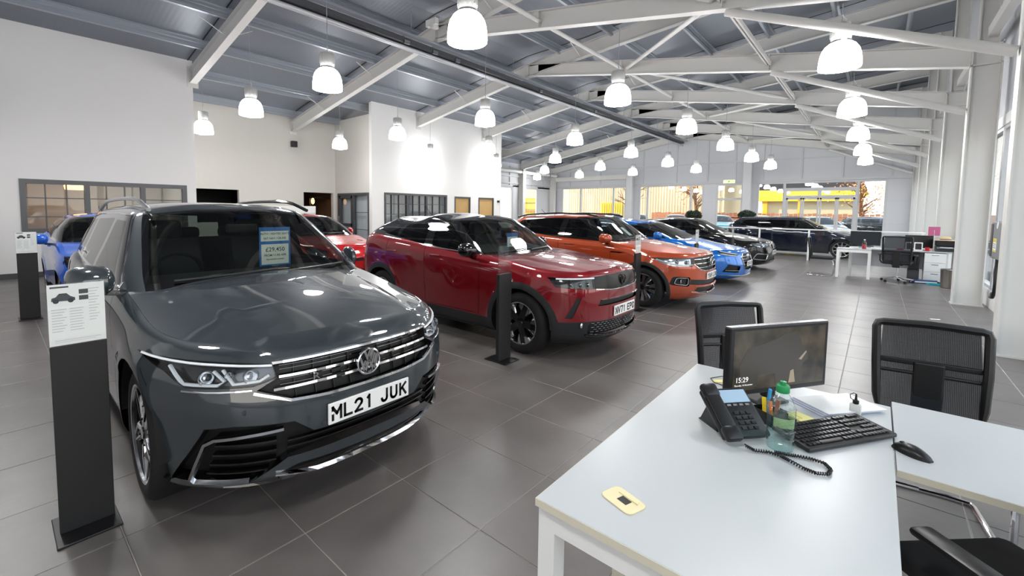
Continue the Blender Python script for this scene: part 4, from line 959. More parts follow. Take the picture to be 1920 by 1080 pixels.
tig = make_car(dict(
    name='suv', label='dark grey SUV with chrome grille and plate ML21 JUK at front left', cat='car', X=-2.93, Yc=1.385, paint='paint_grey',
    XF=.87, XR=-3.62, W=.918, WB=2.68, R=.36, rim=.262, rim_kind='turbine', tyre_w=.25, sill=.21, Ra=.42, steer=-.03,
    nose=[(.15, -.16), (.2, -.10), (.26, -.03), (.35, -.012), (.5, 0), (.62, -.005), (.72, -.025), (.85, -.06), (.92, -.12), (1.0, -.2)],
    tail=[(.2, .1), (.4, 0), (.7, 0), (.9, .03), (1.1, .08)],
    shoulder=[(.87, .84), (.5, .872), (.14, .925), (-.2, .99), (-.55, 1.05), (-1.2, 1.065), (-2.5, 1.09), (-3.4, 1.12), (-3.62, 1.08)],
    deck=[(.87, .866), (.6, .955), (.3, 1.03), (0, 1.075), (-.35, 1.112), (-.6, 1.12), (-1, 1.1), (-3.4, 1.13), (-3.62, 1.1)],
    wprof=[(0, .93), (.1, .962), (.3, .978), (.5, .985), (.62, .998), (.8, 1.0), (.88, .99), (1, .955)], Df=.80, nf=2.7, crease=hood_crease, crown=2.0, rt=.045,
    screen=[(.95, -.17), (1.1, -.40), (1.3, -.69), (1.5, -.975), (1.6, -1.12), (1.68, -1.4)], backlight=[(.95, -3.62), (1.2, -3.5), (1.45, -3.32), (1.58, -3.28), (1.7, -3.28)],
    gwidth=[(.95, .875), (1.1, .85), (1.3, .775), (1.5, .69), (1.6, .64), (2.0, .62)], roof=[(-.8, 1.585), (-1.1, 1.612), (-1.7, 1.638), (-2.3, 1.635), (-2.9, 1.61), (-3.4, 1.56)], rdrop=.05, gDf=.45, gnf=3.2, cowl=-.62,
    holes=[hl_poly, lambda B: Yc(B, GR), lambda B: Yc(B, IN), lambda B: Yc(B, LO)],
    seams=[[(-.66, .3), (-.64, 1.05)], [(-1.72, .3), (-1.72, 1.06)], [(-2.56, 1.08), (-2.56, .85), (-2.3, .62)], [(-2.28, .3), (-.66, .3)], [(.22, .79), (.3, .72)]],
    regions=[('front_door', lambda B: B.X([(-.655, .3), (-.635, 1.2), (-1.715, 1.2), (-1.715, .3)]), 'paint', True), ('rear_door', lambda B: B.X([(-1.72, .3), (-1.72, 1.2), (-2.56, 1.2), (-2.56, .85), (-2.3, .62), (-2.28, .3)]), 'paint', True),
             ('side_skirt', lambda B: B.X([(-.40, .12), (-.40, .285), (-2.28, .285), (-2.28, .12)]), 'gloss_black', True), ('front_bumper', lambda B: [(-.01, .1), (-.01, .64), (B.ay(.58, .70), .70), (B.ax(.30, .725), .725), (B.ax(.36, .5), .5), (B.ax(.40, .1), .1)], 'paint', False)],
    glass=[('windscreen', lambda S: Yc(S, [(-.01, 1.135), (.45, 1.125), (.715, 1.1), (.585, 1.52), (.3, 1.558), (-.01, 1.564)]), 'screen_glass', False), ('screen_border', lambda S: Yc(S, [(-.01, .9), (.45, .9), (.76, .95), (.745, 1.08), (.612, 1.535), (.3, 1.575), (-.01, 1.58)]), 'gloss_black', False),
           ('front_side_window', lambda S: S.X(round_poly([(-.80, 1.10), (-1.64, 1.115), (-1.64, 1.49), (-1.28, 1.485)], .03)), 'car_glass', True), ('rear_side_window', lambda S: S.X(round_poly([(-1.74, 1.115), (-2.50, 1.13), (-2.56, 1.48), (-1.74, 1.50)], .03)), 'privacy_glass', True), ('quarter_window', lambda S: S.X(round_poly([(-2.60, 1.135), (-2.98, 1.15), (-3.1, 1.44), (-2.64, 1.48)], .03)), 'privacy_glass', True),
           ('window_surround', lambda S: S.X([(-.64, 1.0), (-.66, 1.1), (-1.24, 1.52), (-1.7, 1.535), (-2.6, 1.52), (-3.2, 1.46), (-3.05, 1.0)]), 'gloss_black', True),
           ('rear_window', lambda S: [(S.A + .01, 1.18), (S.ay(.62, 1.18, True), 1.18), (S.ay(.52, 1.48, True), 1.48), (S.A + .01, 1.5)], 'car_glass', False)],
    mirror=(-.56, 1.14, .885, 1.105, 'paint'), mirror_k=1.18, plan=[(-3.62, .90), (-2.68, .98), (-1.34, .985), (0, .995), (.87, .96)]))
B, GH, root = tig['B'], tig['GH'], tig['root']
# chrome line around the side windows
for sd in ('R', 'L'): strip('window_trim', GH, GH.X([(-.66, 1.105), (-1.24, 1.527), (-1.7, 1.54), (-2.6, 1.526), (-3.18, 1.47), (-3.1, 1.15), (-1.7, 1.095), (-.66, 1.08)]), .016, .006, 'chrome', root, 0, sd, True, dens=.03)
# grille
g = patch('grille', B, Yc(B, GR), 'mesh_black', root, -.05, step=.05, label='black radiator grille with chrome bars')
strip('grille_wall', B, Yc(B, GR)[1:5], .004, .05, 'satin_black', g, -.05)
for z in (.70, .725, .75, .775, .80, .82): strip('grille_slat', B, Yc(B, [(-.01, z), (.47, z)]), .006, .006, 'gloss_black', g, -.04)
for y in (.1, .2, .3, .4): strip('grille_rib', B, Yc(B, [(y, .65), (y, .835)]), .006, .01, 'satin_black', g, -.045)
for pts, w in (([(-.01, .835), (.25, .836), (.50, .832)], .02), ([(-.01, .765), (.3, .766), (.475, .766)], .019), ([(-.01, .712), (.3, .712), (.50, .708)], .019)): strip('chrome_bar', B, Yc(B, pts), w, .016, 'chrome', g, -.018)
strip('chrome_bar', B, Yc(B, [(-.01, .638), (.25, .64), (.43, .65), (.58, .705)]), .022, .012, 'chrome', g, -.004)
strip('chrome_bar', B, Yc(B, [(.585, .72), (.70, .722), (.81, .725)]), .012, .008, 'chrome', root, -.002)
# headlamps
hp = hl_poly(B)
def yz(y, z): return (B.ay(y, z), z)
headlamp(tig, hp, 'clear headlamp with two bright angular light guides', -.05, 'lamp_inner', leds=[([yz(.83, .83), yz(.812, .752), yz(.71, .75), yz(.685, .768), yz(.715, .815)], .016, .03), ([yz(.685, .82), yz(.655, .752), yz(.555, .757), yz(.515, .78)], .016, .03), ([yz(.50, .822), yz(.70, .842), (B.ax(.45, .85), .85), (B.ax(.18, .857), .857)], .014, .045)], blocks=[(B.ay(.755, .79), .79, .036), (B.ay(.60, .79), .79, .034), (B.ay(.68, .80), .80, .02)])
# lower intakes
it = patch('intake', B, Yc(B, IN), 'mesh_black', root, -.06, step=.05, label='gloss black air intake with chrome C-shaped trim')
strip('intake_wall', B, Yc(B, IN)[1:8], .004, .06, 'gloss_black', it, -.06)
for z in (.40, .435): strip('intake_slat', B, Yc(B, [(-.01, z), (.45, z)]), .012, .02, 'gloss_black', it, -.04)
for z in (.30, .35, .40, .45, .50): strip('intake_slat', B, Yc(B, [(.5, z), (.76 - (z - .25) * .15, z)]), .014, .03, 'gloss_black', it, -.05)
strip('chrome_trim', B, Yc(B, [(.47, .515), (.60, .508), (.722, .495), (.752, .47), (.785, .275), (.772, .255), (.60, .262)]), .022, .022, 'silver_trim', it, -.012, dens=.02)
lo = patch('lower_grille', B, Yc(B, LO), 'mesh_black', root, -.03, step=.05)
strip('lip_trim', B, Yc(B, [(-.01, .236), (.3, .245), (.5, .282)]), .014, .02, 'chrome', lo, -.005)
strip('splitter', B, Yc(B, [(-.01, .205), (.5, .215), (.75, .24), (.86, .25)]), .03, .02, 'gloss_black', root, -.01)
number_plate(tig, 'ML21 JUK', .532)
def vw_badge(car, y, z, r, x=None):
    B = car['B']; x = float(B.P(.02, z)[0][0]) + .0 if x is None else x
    q = MB().lathe([(r, .0), (r, .014), (r * .93, .018), (r * .86, .014), (r * .86, 0)], (x, y, z), 30, 'x')
    def seg(a, b, w=.17):
        q.add(*bar3(x + .004, x + .016, (y + a[0] * r * .9, z + a[1] * r * .9), (y + b[0] * r * .9, z + b[1] * r * .9), w * r))
    for a, b in (((-.40, .88), (-.1, .1)), ((.40, .88), (.1, .1)), ((-.12, .12), (.12, .12)), ((-.84, .48), (-.42, -.80)), ((.84, .48), (.42, -.80)), ((-.42, -.80), (-.06, -.02)), ((.42, -.80), (.06, -.02))): seg(a, b)
    o = q.build('badge', 'chrome', car['root'], True); o['label'] = 'round chrome maker badge'
    MB().lathe([(r * .9, .002), (.001, .002)], (x, y, z), 24, 'x').build('badge_back', 'gloss_black', o)
    return o
vw_badge(tig, 0, .745, .075)
text_mesh('letter_badge', 'R', .05, 'chrome', g, frame_mat((float(B.P(B.ay(.30, .74), .74)[0][0]) + .004, -.30, .738), (0, 1, 0), (0, 0, 1)), .002, xscale=1.3)
# sensors, roof rails, wipers, handles
for y, z in ((.28, .49), (.62, .62)):
    for s_ in (-1, 1):
        p = B.P(B.ay(y, z), z)[0]; MB().lathe([(.012, 0), (.012, .003), (.001, .004)], (p[0], p[1] * s_, p[2]), 12, 'x').build('parking_sensor', tig['pm'], root, True)
for s_ in (-1, 1):
    pts = []
    for x in np.linspace(-1.05, -3.1, 16):
        y = s_ * .60; u = (x + 1.05) / -2.05; h = .055 * min(1, 6 * u, 6 * (1 - u)); pts.append((x, y, float(tig['zroof'](x, .60)) + .012 + h))
    MB().path(pts, .016, 8).build('roof_rail', 'gloss_black' if s_ > 0 else 'silver_trim', root, True)
    for x in (-1.5, -2.6):
        z = .94; xx = x; p = B.P(B.ax(xx, z), z)[0]; MB().bbox(xx - .1, xx + .1, s_ * p[1] - .018, s_ * p[1] + .018, z - .014, z + .014, .01).build('door_handle', tig['pm'], root, True)
for y0, y1 in ((-.6, .05), (.02, .62)):
    pts = []
    for y in np.linspace(y0, y1, 8):
        a = max(GH.ay(abs(y), 1.15), 1e-3); z = 1.10 + .035 * (y - y0); p = GH.P(a, z)[0]; n = GH.N(a, z)[0]; pts.append((p[0] + n[0] * .02, y, p[2] + n[2] * .02))
    MB().path(pts, .008, 6).build('wiper', 'satin_black', root)
# price card behind the windscreen
def on_screen(car, y, z, off): a = max(car['GH'].ay(abs(y), z), 1e-3); p = car['GH'].P(a, z)[0]; n = car['GH'].N(a, z)[0]; s_ = 1 if y > 0 else -1; return Vector((p[0], abs(p[1]) * s_, p[2])) + Vector((n[0], n[1] * s_, n[2])) * off
def screen_card(car, y0, y1, z0, z1, label, lines, white, off=-.012, name='price_card'):
    cs = [on_screen(car, y, z, off) for y, z in ((y0, z0), (y1, z0), (y1, z1), (y0, z1))]; o = cs[0]; xd = (cs[1] - cs[0]); yd = (cs[3] - cs[0]); w, h = xd.length, yd.length; xd.normalize(); yd = (yd - xd * yd.dot(xd)).normalized()
    M = frame_mat(o, xd, yd); t = thing(name, label, 'price card', car['root'].location); 
    def quad(nm, a, b, c, d, z, m, par):
        q = MB().box(a, b, c, d, z - .0008, z); q.v = [tuple(M @ Vector(v)) for v in q.v]; return q.build(nm, m, par)
    quad('card', 0, w, 0, h, .001, 'blue_card', t)
    for k, (a, b, c, d) in enumerate(white): quad('panel', w * a, w * b, h * c, h * d, .002, 'paper', t)
    for s_, u, v, sz in lines: text_mesh('print', s_, sz, 'ink', t, M @ Matrix.Translation((w * u, h * v, .0028)), .0002)
    return t
def stood_card(car, x, y0, y1, z0, z1, label, lines, white):
    """card standing upright behind the screen, facing forward"""
    t = thing('price_card', label, 'price card', car['root'].location); w, h = y1 - y0, z1 - z0
    MB().box(x - .001, x, y0, y1, z0, z1).build('card', 'blue_card', t)
    for a, b, c, d in white: MB().box(x, x + .0006, y0 + w * a, y0 + w * b, z0 + h * c, z0 + h * d).build('panel', 'paper', t)
    for s_, u, v, sz in lines: text_mesh('print', s_, sz, 'ink', t, frame_mat((x + .001, y0 + w * u, z0 + h * v), (0, 1, 0), (0, 0, 1)), .0002, offset=.0004)
    MB().box(x - .04, x - .001, y0 + w * .4, y0 + w * .6, z0 - .002, z0 + .004).build('foot', 'paper', t)
    return t
stood_card(tig, -1.04, .165, .435, 1.085, 1.425, 'blue and white price card reading £29,450 behind the grey windscreen', [('AUTO / HEATED SEATS', .5, .83, .024), ('SAT NAV / CRUISE', .5, .71, .024), ('£29,450', .5, .42, .052), ('FROM 11.9% APR', .5, .27, .026), ('Representative example', .5, .17, .016)], [(.05, .95, .64, .9), (.06, .94, .04, .56)])
# ------------------------------------------------------------------ the other cars
def base_spec(XF, XR, W, WB, R, H, zn, cowl, zb, screen_top, roof_rear, tail_z=.95, hood_edge=.05, sill=.2, gw_top=.58, lean=.07, tailrake=.16, **kw):
    """zn: bonnet front height; cowl: (x, z) foot of the screen; zb: (front, rear) belt heights; screen_top: (x, z); roof_rear: (x, z)"""
    cx, cz = cowl; tx, tz = screen_top; rx, rz = roof_rear; k = (tx - cx) / (tz - cz); zb0, zb1 = zb
    sp = dict(XF=XF, XR=XR, W=W, WB=WB, R=R, sill=sill, cowl=cx - .22,
        nose=[(sill - .06, -.14), (sill, -.08), (sill + .08, -.02), (.45, 0), (zn - .22, -.01), (zn - .08, -lean * .55), (zn, -lean), (zn + .1, -lean * 2)],
        tail=[(sill, .1), (.4, .01), (.65, 0), (.9, .03), (1.2, .1)],
        shoulder=[(XF, zn - hood_edge), (XF * .45, zn + .0), (.0, zn + .045), (cx * .6, (zb0 + zn) / 2 + .03), (cx - .15, zb0), (-WB * .5, zb0 * .6 + zb1 * .4), (-WB, zb1), (XR + .15, zb1), (XR, zb1 - .03)],
        deck=[(XF, zn), (XF * .6, zn + (cz - zn) * .4), (.1, zn + (cz - zn) * .72), (cx + .1, cz), (cx - .3, cz + .01), (-WB * .5, zb0 + .02), (-WB, zb1 + .02), (XR, zb1)],
        wprof=[(0, .925), (.12, .962), (.35, .98), (.55, .992), (.72, 1.0), (.86, .99), (1, .945)], Df=.8, nf=2.8,
        screen=[(cz - .2, cx - k * .2), (cz, cx), (cz + (tz - cz) * .5, cx + k * (tz - cz) * .48), (tz, tx), (tz + .06, tx - .14), (tz + .12, tx - .4)],
        backlight=[(cz - .2, XR + .02), (zb1, XR + .08), (zb1 + (rz - zb1) * .6, XR + .08 + tailrake * .6), (rz - .02, XR + .1 + tailrake), (rz + .2, XR + .1 + tailrake)],
        gwidth=[(cz - .2, W - .02), (zb0, W - .055), (zb0 + (H - zb0) * .45, (W * .55 + gw_top * .45)), (H - .08, gw_top + .02), (H, gw_top - .01), (2.0, gw_top - .02)],
        roof=[(tx + .2, tz + .03), (tx, tz + .055), (tx - .5, H - .01), (tx - .9, H), ((rx + tx) / 2 - .2, H - .015), (rx, rz + .03), (XR, rz)], rdrop=.05, gDf=.45, gnf=3.1, gzref=zb0 + .15)
    sp.update(kw)
    return sp
def screen_regions(cz, tz, yb, yt, zedge, glass='screen_glass'):
    return [('windscreen', lambda S: Yc(S, [(-.01, cz + .035), (yb * .6, cz + .03), (yb, cz + .005), (yt, tz - .02), (yt * .5, tz + .005), (-.01, tz + .01)]), glass, False), ('screen_border', lambda S: Yc(S, [(-.01, cz - .2), (yb + .035, cz - .12), (yb + .035, cz), (yt + .03, tz), (yt * .5, tz + .03), (-.01, tz + .035)]), 'gloss_black', False)]
def rear_region(z0, z1, y0, y1): return [('rear_window', lambda S: [(S.A + .01, z0), (S.ay(y0, z0, True), z0), (S.ay(y1, z1, True), z1), (S.A + .01, z1)], 'car_glass', False)]
def sidewin(front, rear, quarter=None, surround=None, gf='car_glass'):
    r = [('front_side_window', lambda S: S.X(round_poly(front, .03)), gf, True), ('rear_side_window', lambda S: S.X(round_poly(rear, .03)), 'privacy_glass', True)]
    if quarter: r.append(('quarter_window', lambda S: S.X(round_poly(quarter, .02)), 'privacy_glass', True))
    if surround: r.append(('window_surround', lambda S: S.X(surround), 'gloss_black', True))
    return r
def doors(x0, x1, x2, z0, WB, R):
    se = [[(x0, z0), (x0 + .02, 1.3)], [(x1, z0), (x1, 1.3)], [(x2, 1.3), (x2, .85), (x2 + .22, .6)], [(x2 + .25, z0), (x0, z0)]]
    rg = [('front_door', lambda B: B.X([(x0 - .003, z0), (x0 + .017, 1.3), (x1 + .003, 1.3), (x1 + .003, z0)]), 'paint', True), ('rear_door', lambda B: B.X([(x1 - .003, z0), (x1 - .003, 1.3), (x2 + .003, 1.3), (x2 + .003, .85), (x2 + .22, .6), (x2 + .25, z0)]), 'paint', True)]
    return se, rg
def cladding_regions(R, WB, rc, zs, XF, XR):
    rg = [('arch_cladding', (lambda xc: lambda B: B.X(circ(xc, R, rc, 30)))(xc), 'cladding', True) for xc in (0, -WB)]
    rg.append(('sill_cladding', lambda B: B.X([(.0, .05), (.0, zs), (-WB, zs + .03), (-WB, .05)]), 'cladding', True)); return rg
def handles(car, xs, z, m=None):
    for s_ in (-1, 1):
        for x in xs:
            p = car['B'].P(car['B'].ax(x, z), z)[0]; MB().bbox(x - .1, x + .1, s_ * p[1] - .02, s_ * p[1] + .02, z - .014, z + .014, .01).build('door_handle', m or car['pm'], car['root'], True)
def rails(car, x0, x1, y, m, h=.05):
    for s_ in (-1, 1):
        pts = [(x, s_ * y, float(car['zroof'](x, y)) + .01 + h * min(1, 7 * u, 7 * (1 - u))) for u, x in [(i / 15, x0 + (x1 - x0) * i / 15) for i in range(16)]]; MB().path(pts, .015, 8).build('roof_rail', m, car['root'], True)
def wipers(car, y0s, zf):
    for y0, y1 in y0s: MB().path([tuple(on_screen(car, y if abs(y) > .01 else .01, zf + .03 * (y - y0), .015)) for y in np.linspace(y0, y1, 7)], .007, 6).build('wiper', 'satin_black', car['root'])

# ---- dark red crossover with a black roof
mat('visor_black', (9, 9, 10), .25, spec=.35); paint('red', (122, 10, 22), .35, .3)
R = .345; se, rg = doors(-.62, -1.58, -2.42, .36, 2.557, R)
VIS = [(-.01, .925), (.30, .92), (.52, .905), (.52, .785), (.30, .765), (-.01, .755)]
MHL = lambda B: B.Y([(.515, .905), (.62, .902), (.72, .898)]) + [(B.ax(.33, .895), .895), (B.ax(.43, .80), .80)] + B.Y([(.70, .785), (.515, .782)])
MSL = [(-.01, .665), (.46, .665), (.50, .60), (-.01, .598)]; MLO = [(-.01, .43), (.57, .43), (.60, .40), (.60, .31), (.5, .29), (-.01, .28)]; MTS = [(.665, .69), (.70, .69), (.765, .475), (.725, .475)]
mok = make_car(base_spec(.83, -3.315, .885, 2.557, R, 1.53, .945, (-.46, 1.045), (1.06, 1.2), (-1.02, 1.465), (-2.5, 1.455), tailrake=.38, lean=.05, sill=.19, gw_top=.56, hood_edge=.045,
    name='crossover', label='dark red crossover with black roof and plate NV71 EPO', X=-2.90, Yc=4.73, paint='paint_red', roof_paint='gloss_black', pillar_paint='gloss_black', Ra=R + .05, rim=.235, rim_kind='star', tyre_w=.215, steer=-.05,
    holes=[lambda B: Yc(B, VIS), MHL, lambda B: Yc(B, MSL), lambda B: Yc(B, MLO), lambda B: Yc(B, MTS)], seams=se,
    regions=rg + cladding_regions(R, 2.557, R + .125, .33, .83, -3.3) + [('bumper_cladding', lambda B: [(-.01, .05), (-.01, .44), (B.ay(.58, .44), .44), (B.ax(.5, .43), .43), (B.ax(.3, .42), .42), (B.ax(.3, .05), .05)], 'cladding', False)],
    glass=screen_regions(1.045, 1.465, .72, .565, 1.0, 'screen_glass') + sidewin([(-.80, 1.09), (-1.50, 1.12), (-1.55, 1.415), (-1.15, 1.415)], [(-1.66, 1.125), (-2.26, 1.2), (-2.2, 1.375), (-1.66, 1.42)], [(-2.32, 1.21), (-2.56, 1.235), (-2.32, 1.34)]) + rear_region(1.2, 1.4, .5, .42), mirror=(-.68, 1.12, .89, 1.07, 'gloss_black'),
    crease=lambda x, y: .012 * np.clip((x + .5) / .3, 0, 1) * np.exp(-(y / .03) ** 2) + .010 / (1 + np.exp(np.clip((y - .5) / .01, -30, 30))) * np.clip((x + .5) / .3, 0, 1)))
B, root = mok['B'], mok['root']; yz = lambda y, z: (B.ay(y, z), z)
v = patch('visor', B, Yc(B, VIS), 'visor_black', root, -.012, step=.04, label='black front visor')
strip('visor_trim', B, Yc(B, [(-.01, .752), (.30, .760), (.52, .778)]), .012, .012, 'chrome', v, -.006)
headlamp(mok, MHL(B), 'slim headlamp with bright upper light guide', -.03, 'rim_dark', leds=[([yz(.52, .893), yz(.70, .888), (B.ax(.42, .885), .885)], .02, .02)], blocks=[(B.ay(.60, .83), .83, .025), (B.ay(.67, .83), .83, .025), (B.ay(.735, .83), .83, .022)])
s1 = patch('upper_slot', B, Yc(B, MSL), 'mesh_black', root, -.03, step=.05); strip('slot_trim', B, Yc(B, [(-.01, .66), (.46, .66)]), .014, .03, 'gloss_black', s1, -.015)
lg = patch('lower_grille', B, Yc(B, MLO), 'mesh_black', root, -.03, step=.05, label='black lower grille with small bright dashes')
for i, z in enumerate((.32, .345, .37, .395, .415)):
    for j in range(9):
        y = .03 + .062 * j + (.03 if i % 2 else 0)
        if y < .54: strip('grille_dash', B, Yc(B, [(y, z), (y + .035, z)]), .008, .008, 'silver_trim', lg, -.022)
strip('lip', B, Yc(B, [(-.01, .27), (.4, .28), (.62, .30)]), .02, .025, 'gloss_black', root, 0.0)
patch('side_slot', B, Yc(B, MTS), 'cladding', root, -.01, step=.05)
for s_ in (-1, 1):
    p = B.P(B.ay(.66, .40), .40)[0]; MB().lathe([(.025, 0), (.03, .008), (.02, .014), (.001, .015)], (p[0], p[1] * s_, p[2]), 14, 'x').build('fog_lamp', 'lamp_chrome', root, True)
number_plate(mok, 'NV71 EPO', .52)
x = float(B.P(.02, .84)[0][0]); q = MB().lathe([(.06, -.006), (.06, .004), (.053, .006), (.05, .002), (.05, -.004)], (x, 0, .84), 26, 'x')
for a, b in (((-.04, -.02), (-.01, .03)), ((-.01, .03), (.015, -.005)), ((.015, -.005), (.04, .025)), ((-.03, .01), (.03, -.015))): q.add(*bar3(x, x + .005, a if False else (a[0], .84 + a[1]), (b[0], .84 + b[1]), .012))
o = q.build('badge', 'satin_black', root, True); o['label'] = 'round black maker badge'
handles(mok, (-1.4, -2.28), 1.0); wipers(mok, ((-.55, .05), (.05, .55)), 1.075)
for sd in ('R', 'L'): strip('roof_line_trim', mok['GH'], mok['GH'].X([(-.74, 1.075), (-1.2, 1.09), (-1.6, 1.11), (-2.3, 1.19), (-2.62, 1.225)]), .01, .005, 'chrome', root, 0, sd)
MB().tube((-2.4, .0, 1.49), (-2.55, .0, 1.64), .006, 8, .003).build('aerial', 'black_plastic', root)
stood_card(mok, -.85, -.03, .22, 1.085, 1.285, 'small blue and white price card behind the dark red car windscreen', [('£19,750', .5, .45, .04), ('FROM 11.9% APR', .5, .22, .02)], [(.05, .95, .06, .74)])

# ---- orange compact SUV
paint('orange', (170, 70, 36), .35, .35)
R = .335; WBt = 2.551; se, rg = doors(-.60, -1.62, -2.42, .36, WBt, R)
TG = [(-.01, .888), (.30, .882), (.545, .868), (.555, .765), (.44, .67), (.3, .645), (-.01, .64)]
THL = lambda B: B.Y([(.55, .866), (.70, .862)]) + [(B.ax(.40, .858), .858), (B.ax(.14, .85), .85), (B.ax(.30, .77), .77)] + B.Y([(.79, .725), (.60, .73), (.56, .765)])
TF = lambda B: B.Y(round_poly([(.625, .555), (.79, .565), (.80, .425), (.64, .40)], .03)); TLO = [(-.01, .475), (.62, .52), (.64, .44), (.4, .42), (-.01, .41)]; TL2 = [(-.01, .37), (.5, .385), (.55, .33), (.4, .29), (-.01, .28)]
tcr = make_car(base_spec(.84, -3.27, .875, WBt, R, 1.545, .905, (-.42, 1.075), (1.065, 1.165), (-.98, 1.475), (-2.9, 1.46), tailrake=.26, lean=.05, sill=.2, gw_top=.57,
    name='compact_suv', label='copper orange compact SUV parked behind the dark red car', X=-2.87, Yc=8.08, paint='paint_orange', pillar_paint='paint_orange', Ra=R + .05, rim=.23, rim_kind='fork', tyre_w=.205, steer=-.05,
    holes=[lambda B: Yc(B, TG), THL, TF, lambda B: Yc(B, TLO), lambda B: Yc(B, TL2)], seams=se, regions=rg + cladding_regions(R, WBt, R + .105, .31, .84, -3.2),
    glass=screen_regions(1.075, 1.475, .73, .57, 1.0, 'screen_glass') + sidewin([(-.76, 1.11), (-1.56, 1.125), (-1.56, 1.44), (-1.14, 1.43)], [(-1.68, 1.13), (-2.38, 1.165), (-2.38, 1.435), (-1.68, 1.44)], [(-2.44, 1.17), (-2.74, 1.2), (-2.56, 1.4), (-2.44, 1.42)], [(-.68, 1.0), (-.68, 1.1), (-1.12, 1.455), (-1.6, 1.47), (-2.45, 1.46), (-2.66, 1.4), (-2.84, 1.19), (-2.8, 1.0)]) + rear_region(1.18, 1.4, .55, .48), mirror=(-.62, 1.125, .885, 1.06, 'paint')))
B, root = tcr['B'], tcr['root']; yz = lambda y, z: (B.ay(y, z), z)
g = patch('grille', B, Yc(B, TG), 'mesh_black', root, -.035, step=.05, label='black grille with two chrome bars')
for z, y1 in ((.845, .545), (.775, .55), (.71, .49)): strip('chrome_bar', B, Yc(B, [(-.01, z), (.3, z - .004), (y1, z - .008)]), .016, .016, 'chrome', g, -.014)
strip('chrome_bar', B, Yc(B, [(-.01, .643), (.3, .648), (.45, .675), (.57, .765)]), .018, .012, 'chrome', g, -.003)
headlamp(tcr, THL(B), 'clear headlamp joining the grille', -.04, 'lamp_chrome', leds=[([yz(.58, .755), yz(.70, .745), (B.ax(.4, .77), .77), (B.ax(.22, .835), .835)], .016, .025)], blocks=[(B.ay(.66, .80), .80, .035), (B.ay(.76, .80), .80, .03)])
fp = TF(B)
for sd in ('R', 'L'):
    f = patch('fog_surround', B, fp, 'rim_dark', root, -.03, sd, .03, label='dark fog lamp with bright ring'); strip('fog_ring', B, B.Y(round_poly([(.65, .54), (.765, .545), (.775, .44), (.66, .425)], .025)), .014, .02, 'chrome', f, -.015, sd, True, dens=.02)
    p = B.P(B.ay(.71, .49), .49)[0]; MB().lathe([(.035, 0), (.03, .012), (.001, .014)], (p[0] - .03, p[1] * (-1 if sd == 'R' else 1), p[2]), 14, 'x').build('fog_lamp', 'lamp_chrome', f, True)
l1 = patch('intake', B, Yc(B, TLO), 'cladding', root, -.02, step=.05); patch('lower_intake', B, Yc(B, TL2), 'cladding', root, -.03, step=.05)
strip('lip_trim', B, Yc(B, [(-.01, .27), (.4, .285), (.6, .32)]), .016, .018, 'chrome', root, 0); strip('lip_trim', B, Yc(B, [(-.01, .385), (.4, .395), (.55, .405)]), .016, .014, tcr['pm'], root, 0)
number_plate(tcr, 'YS69 LCN', .555); vw_badge(tcr, 0, .785, .07)
handles(tcr, (-1.42, -2.25), .99); rails(tcr, -1.0, -2.85, .53, 'satin_black', .045); wipers(tcr, ((-.55, .05), (.05, .55)), 1.1)
for sd in ('R', 'L'):
    patch('wing_badge', B, B.X([(-.30, .90), (-.56, .91), (-.58, .89), (-.42, .88)]), 'gloss_black', root, .006, sd)
MB().tube((-2.5, 0, 1.52), (-2.62, 0, 1.63), .006, 8, .003).build('aerial', 'black_plastic', root)
screen_card(tcr, -.16, -.02, 1.16, 1.31, 'small white price card behind the orange car windscreen', [('£18,950', .5, .5, .022)], [(.05, .95, .05, .95)])

# ---- bright blue coupe
paint('blue', (22, 108, 196), .25, .35)
R = .335; WBa = 2.76; se, rg = doors(-.55, -1.75, -2.45, .33, WBa, R)
AG = [(-.01, .70), (.36, .69), (.455, .62), (.40, .40), (.33, .345), (-.01, .335)]
AHL = lambda B: B.Y([(.52, .695), (.64, .72), (.76, .745)]) + [(B.ax(.38, .76), .76), (B.ax(.46, .69), .69)] + B.Y([(.74, .655), (.58, .64)])
AIN = [(.52, .43), (.76, .475), (.80, .31), (.56, .285)]
aud = make_car(base_spec(.88, -3.75, .905, WBa, R, 1.385, .735, (-.36, .965), (.975, 1.06), (-1.12, 1.30), (-2.6, 1.28), tailrake=.75, lean=.09, sill=.17, gw_top=.54, hood_edge=.04,
    mirrors_folded=True, name='coupe', label='bright blue sports coupe with wide black grille', X=-2.97, Yc=11.42, paint='paint_blue', Ra=R + .04, rim=.24, tyre_w=.23, holes=[lambda B: Yc(B, AG), AHL, lambda B: Yc(B, AIN)], seams=se, regions=rg,
    glass=screen_regions(.965, 1.30, .72, .55, .9, 'car_glass') + sidewin([(-.80, 1.0), (-1.70, 1.03), (-1.70, 1.255), (-1.28, 1.245)], [(-1.76, 1.03), (-2.5, 1.06), (-2.2, 1.22), (-1.76, 1.255)], None, [(-.72, .9), (-.72, 1.0), (-1.25, 1.268), (-1.75, 1.28), (-2.25, 1.245), (-2.75, 1.07), (-2.7, .9)]) + rear_region(1.08, 1.2, .5, .42), mirror=(-.66, 1.04, .91, 1.07, 'paint')), .8)
B, root = aud['B'], aud['root']; yz = lambda y, z: (B.ay(y, z), z)
g = patch('grille', B, Yc(B, AG), 'mesh_black', root, -.04, step=.05, label='wide black six-sided grille')
strip('grille_frame', B, Yc(B, AG)[1:-1], .02, .02, 'silver_trim', g, -.008)
for z in (.40, .46, .52, .58, .64): strip('grille_bar', B, Yc(B, [(-.01, z), (.40 - abs(z - .58) * .2, z)]), .014, .014, 'silver_trim', g, -.025)
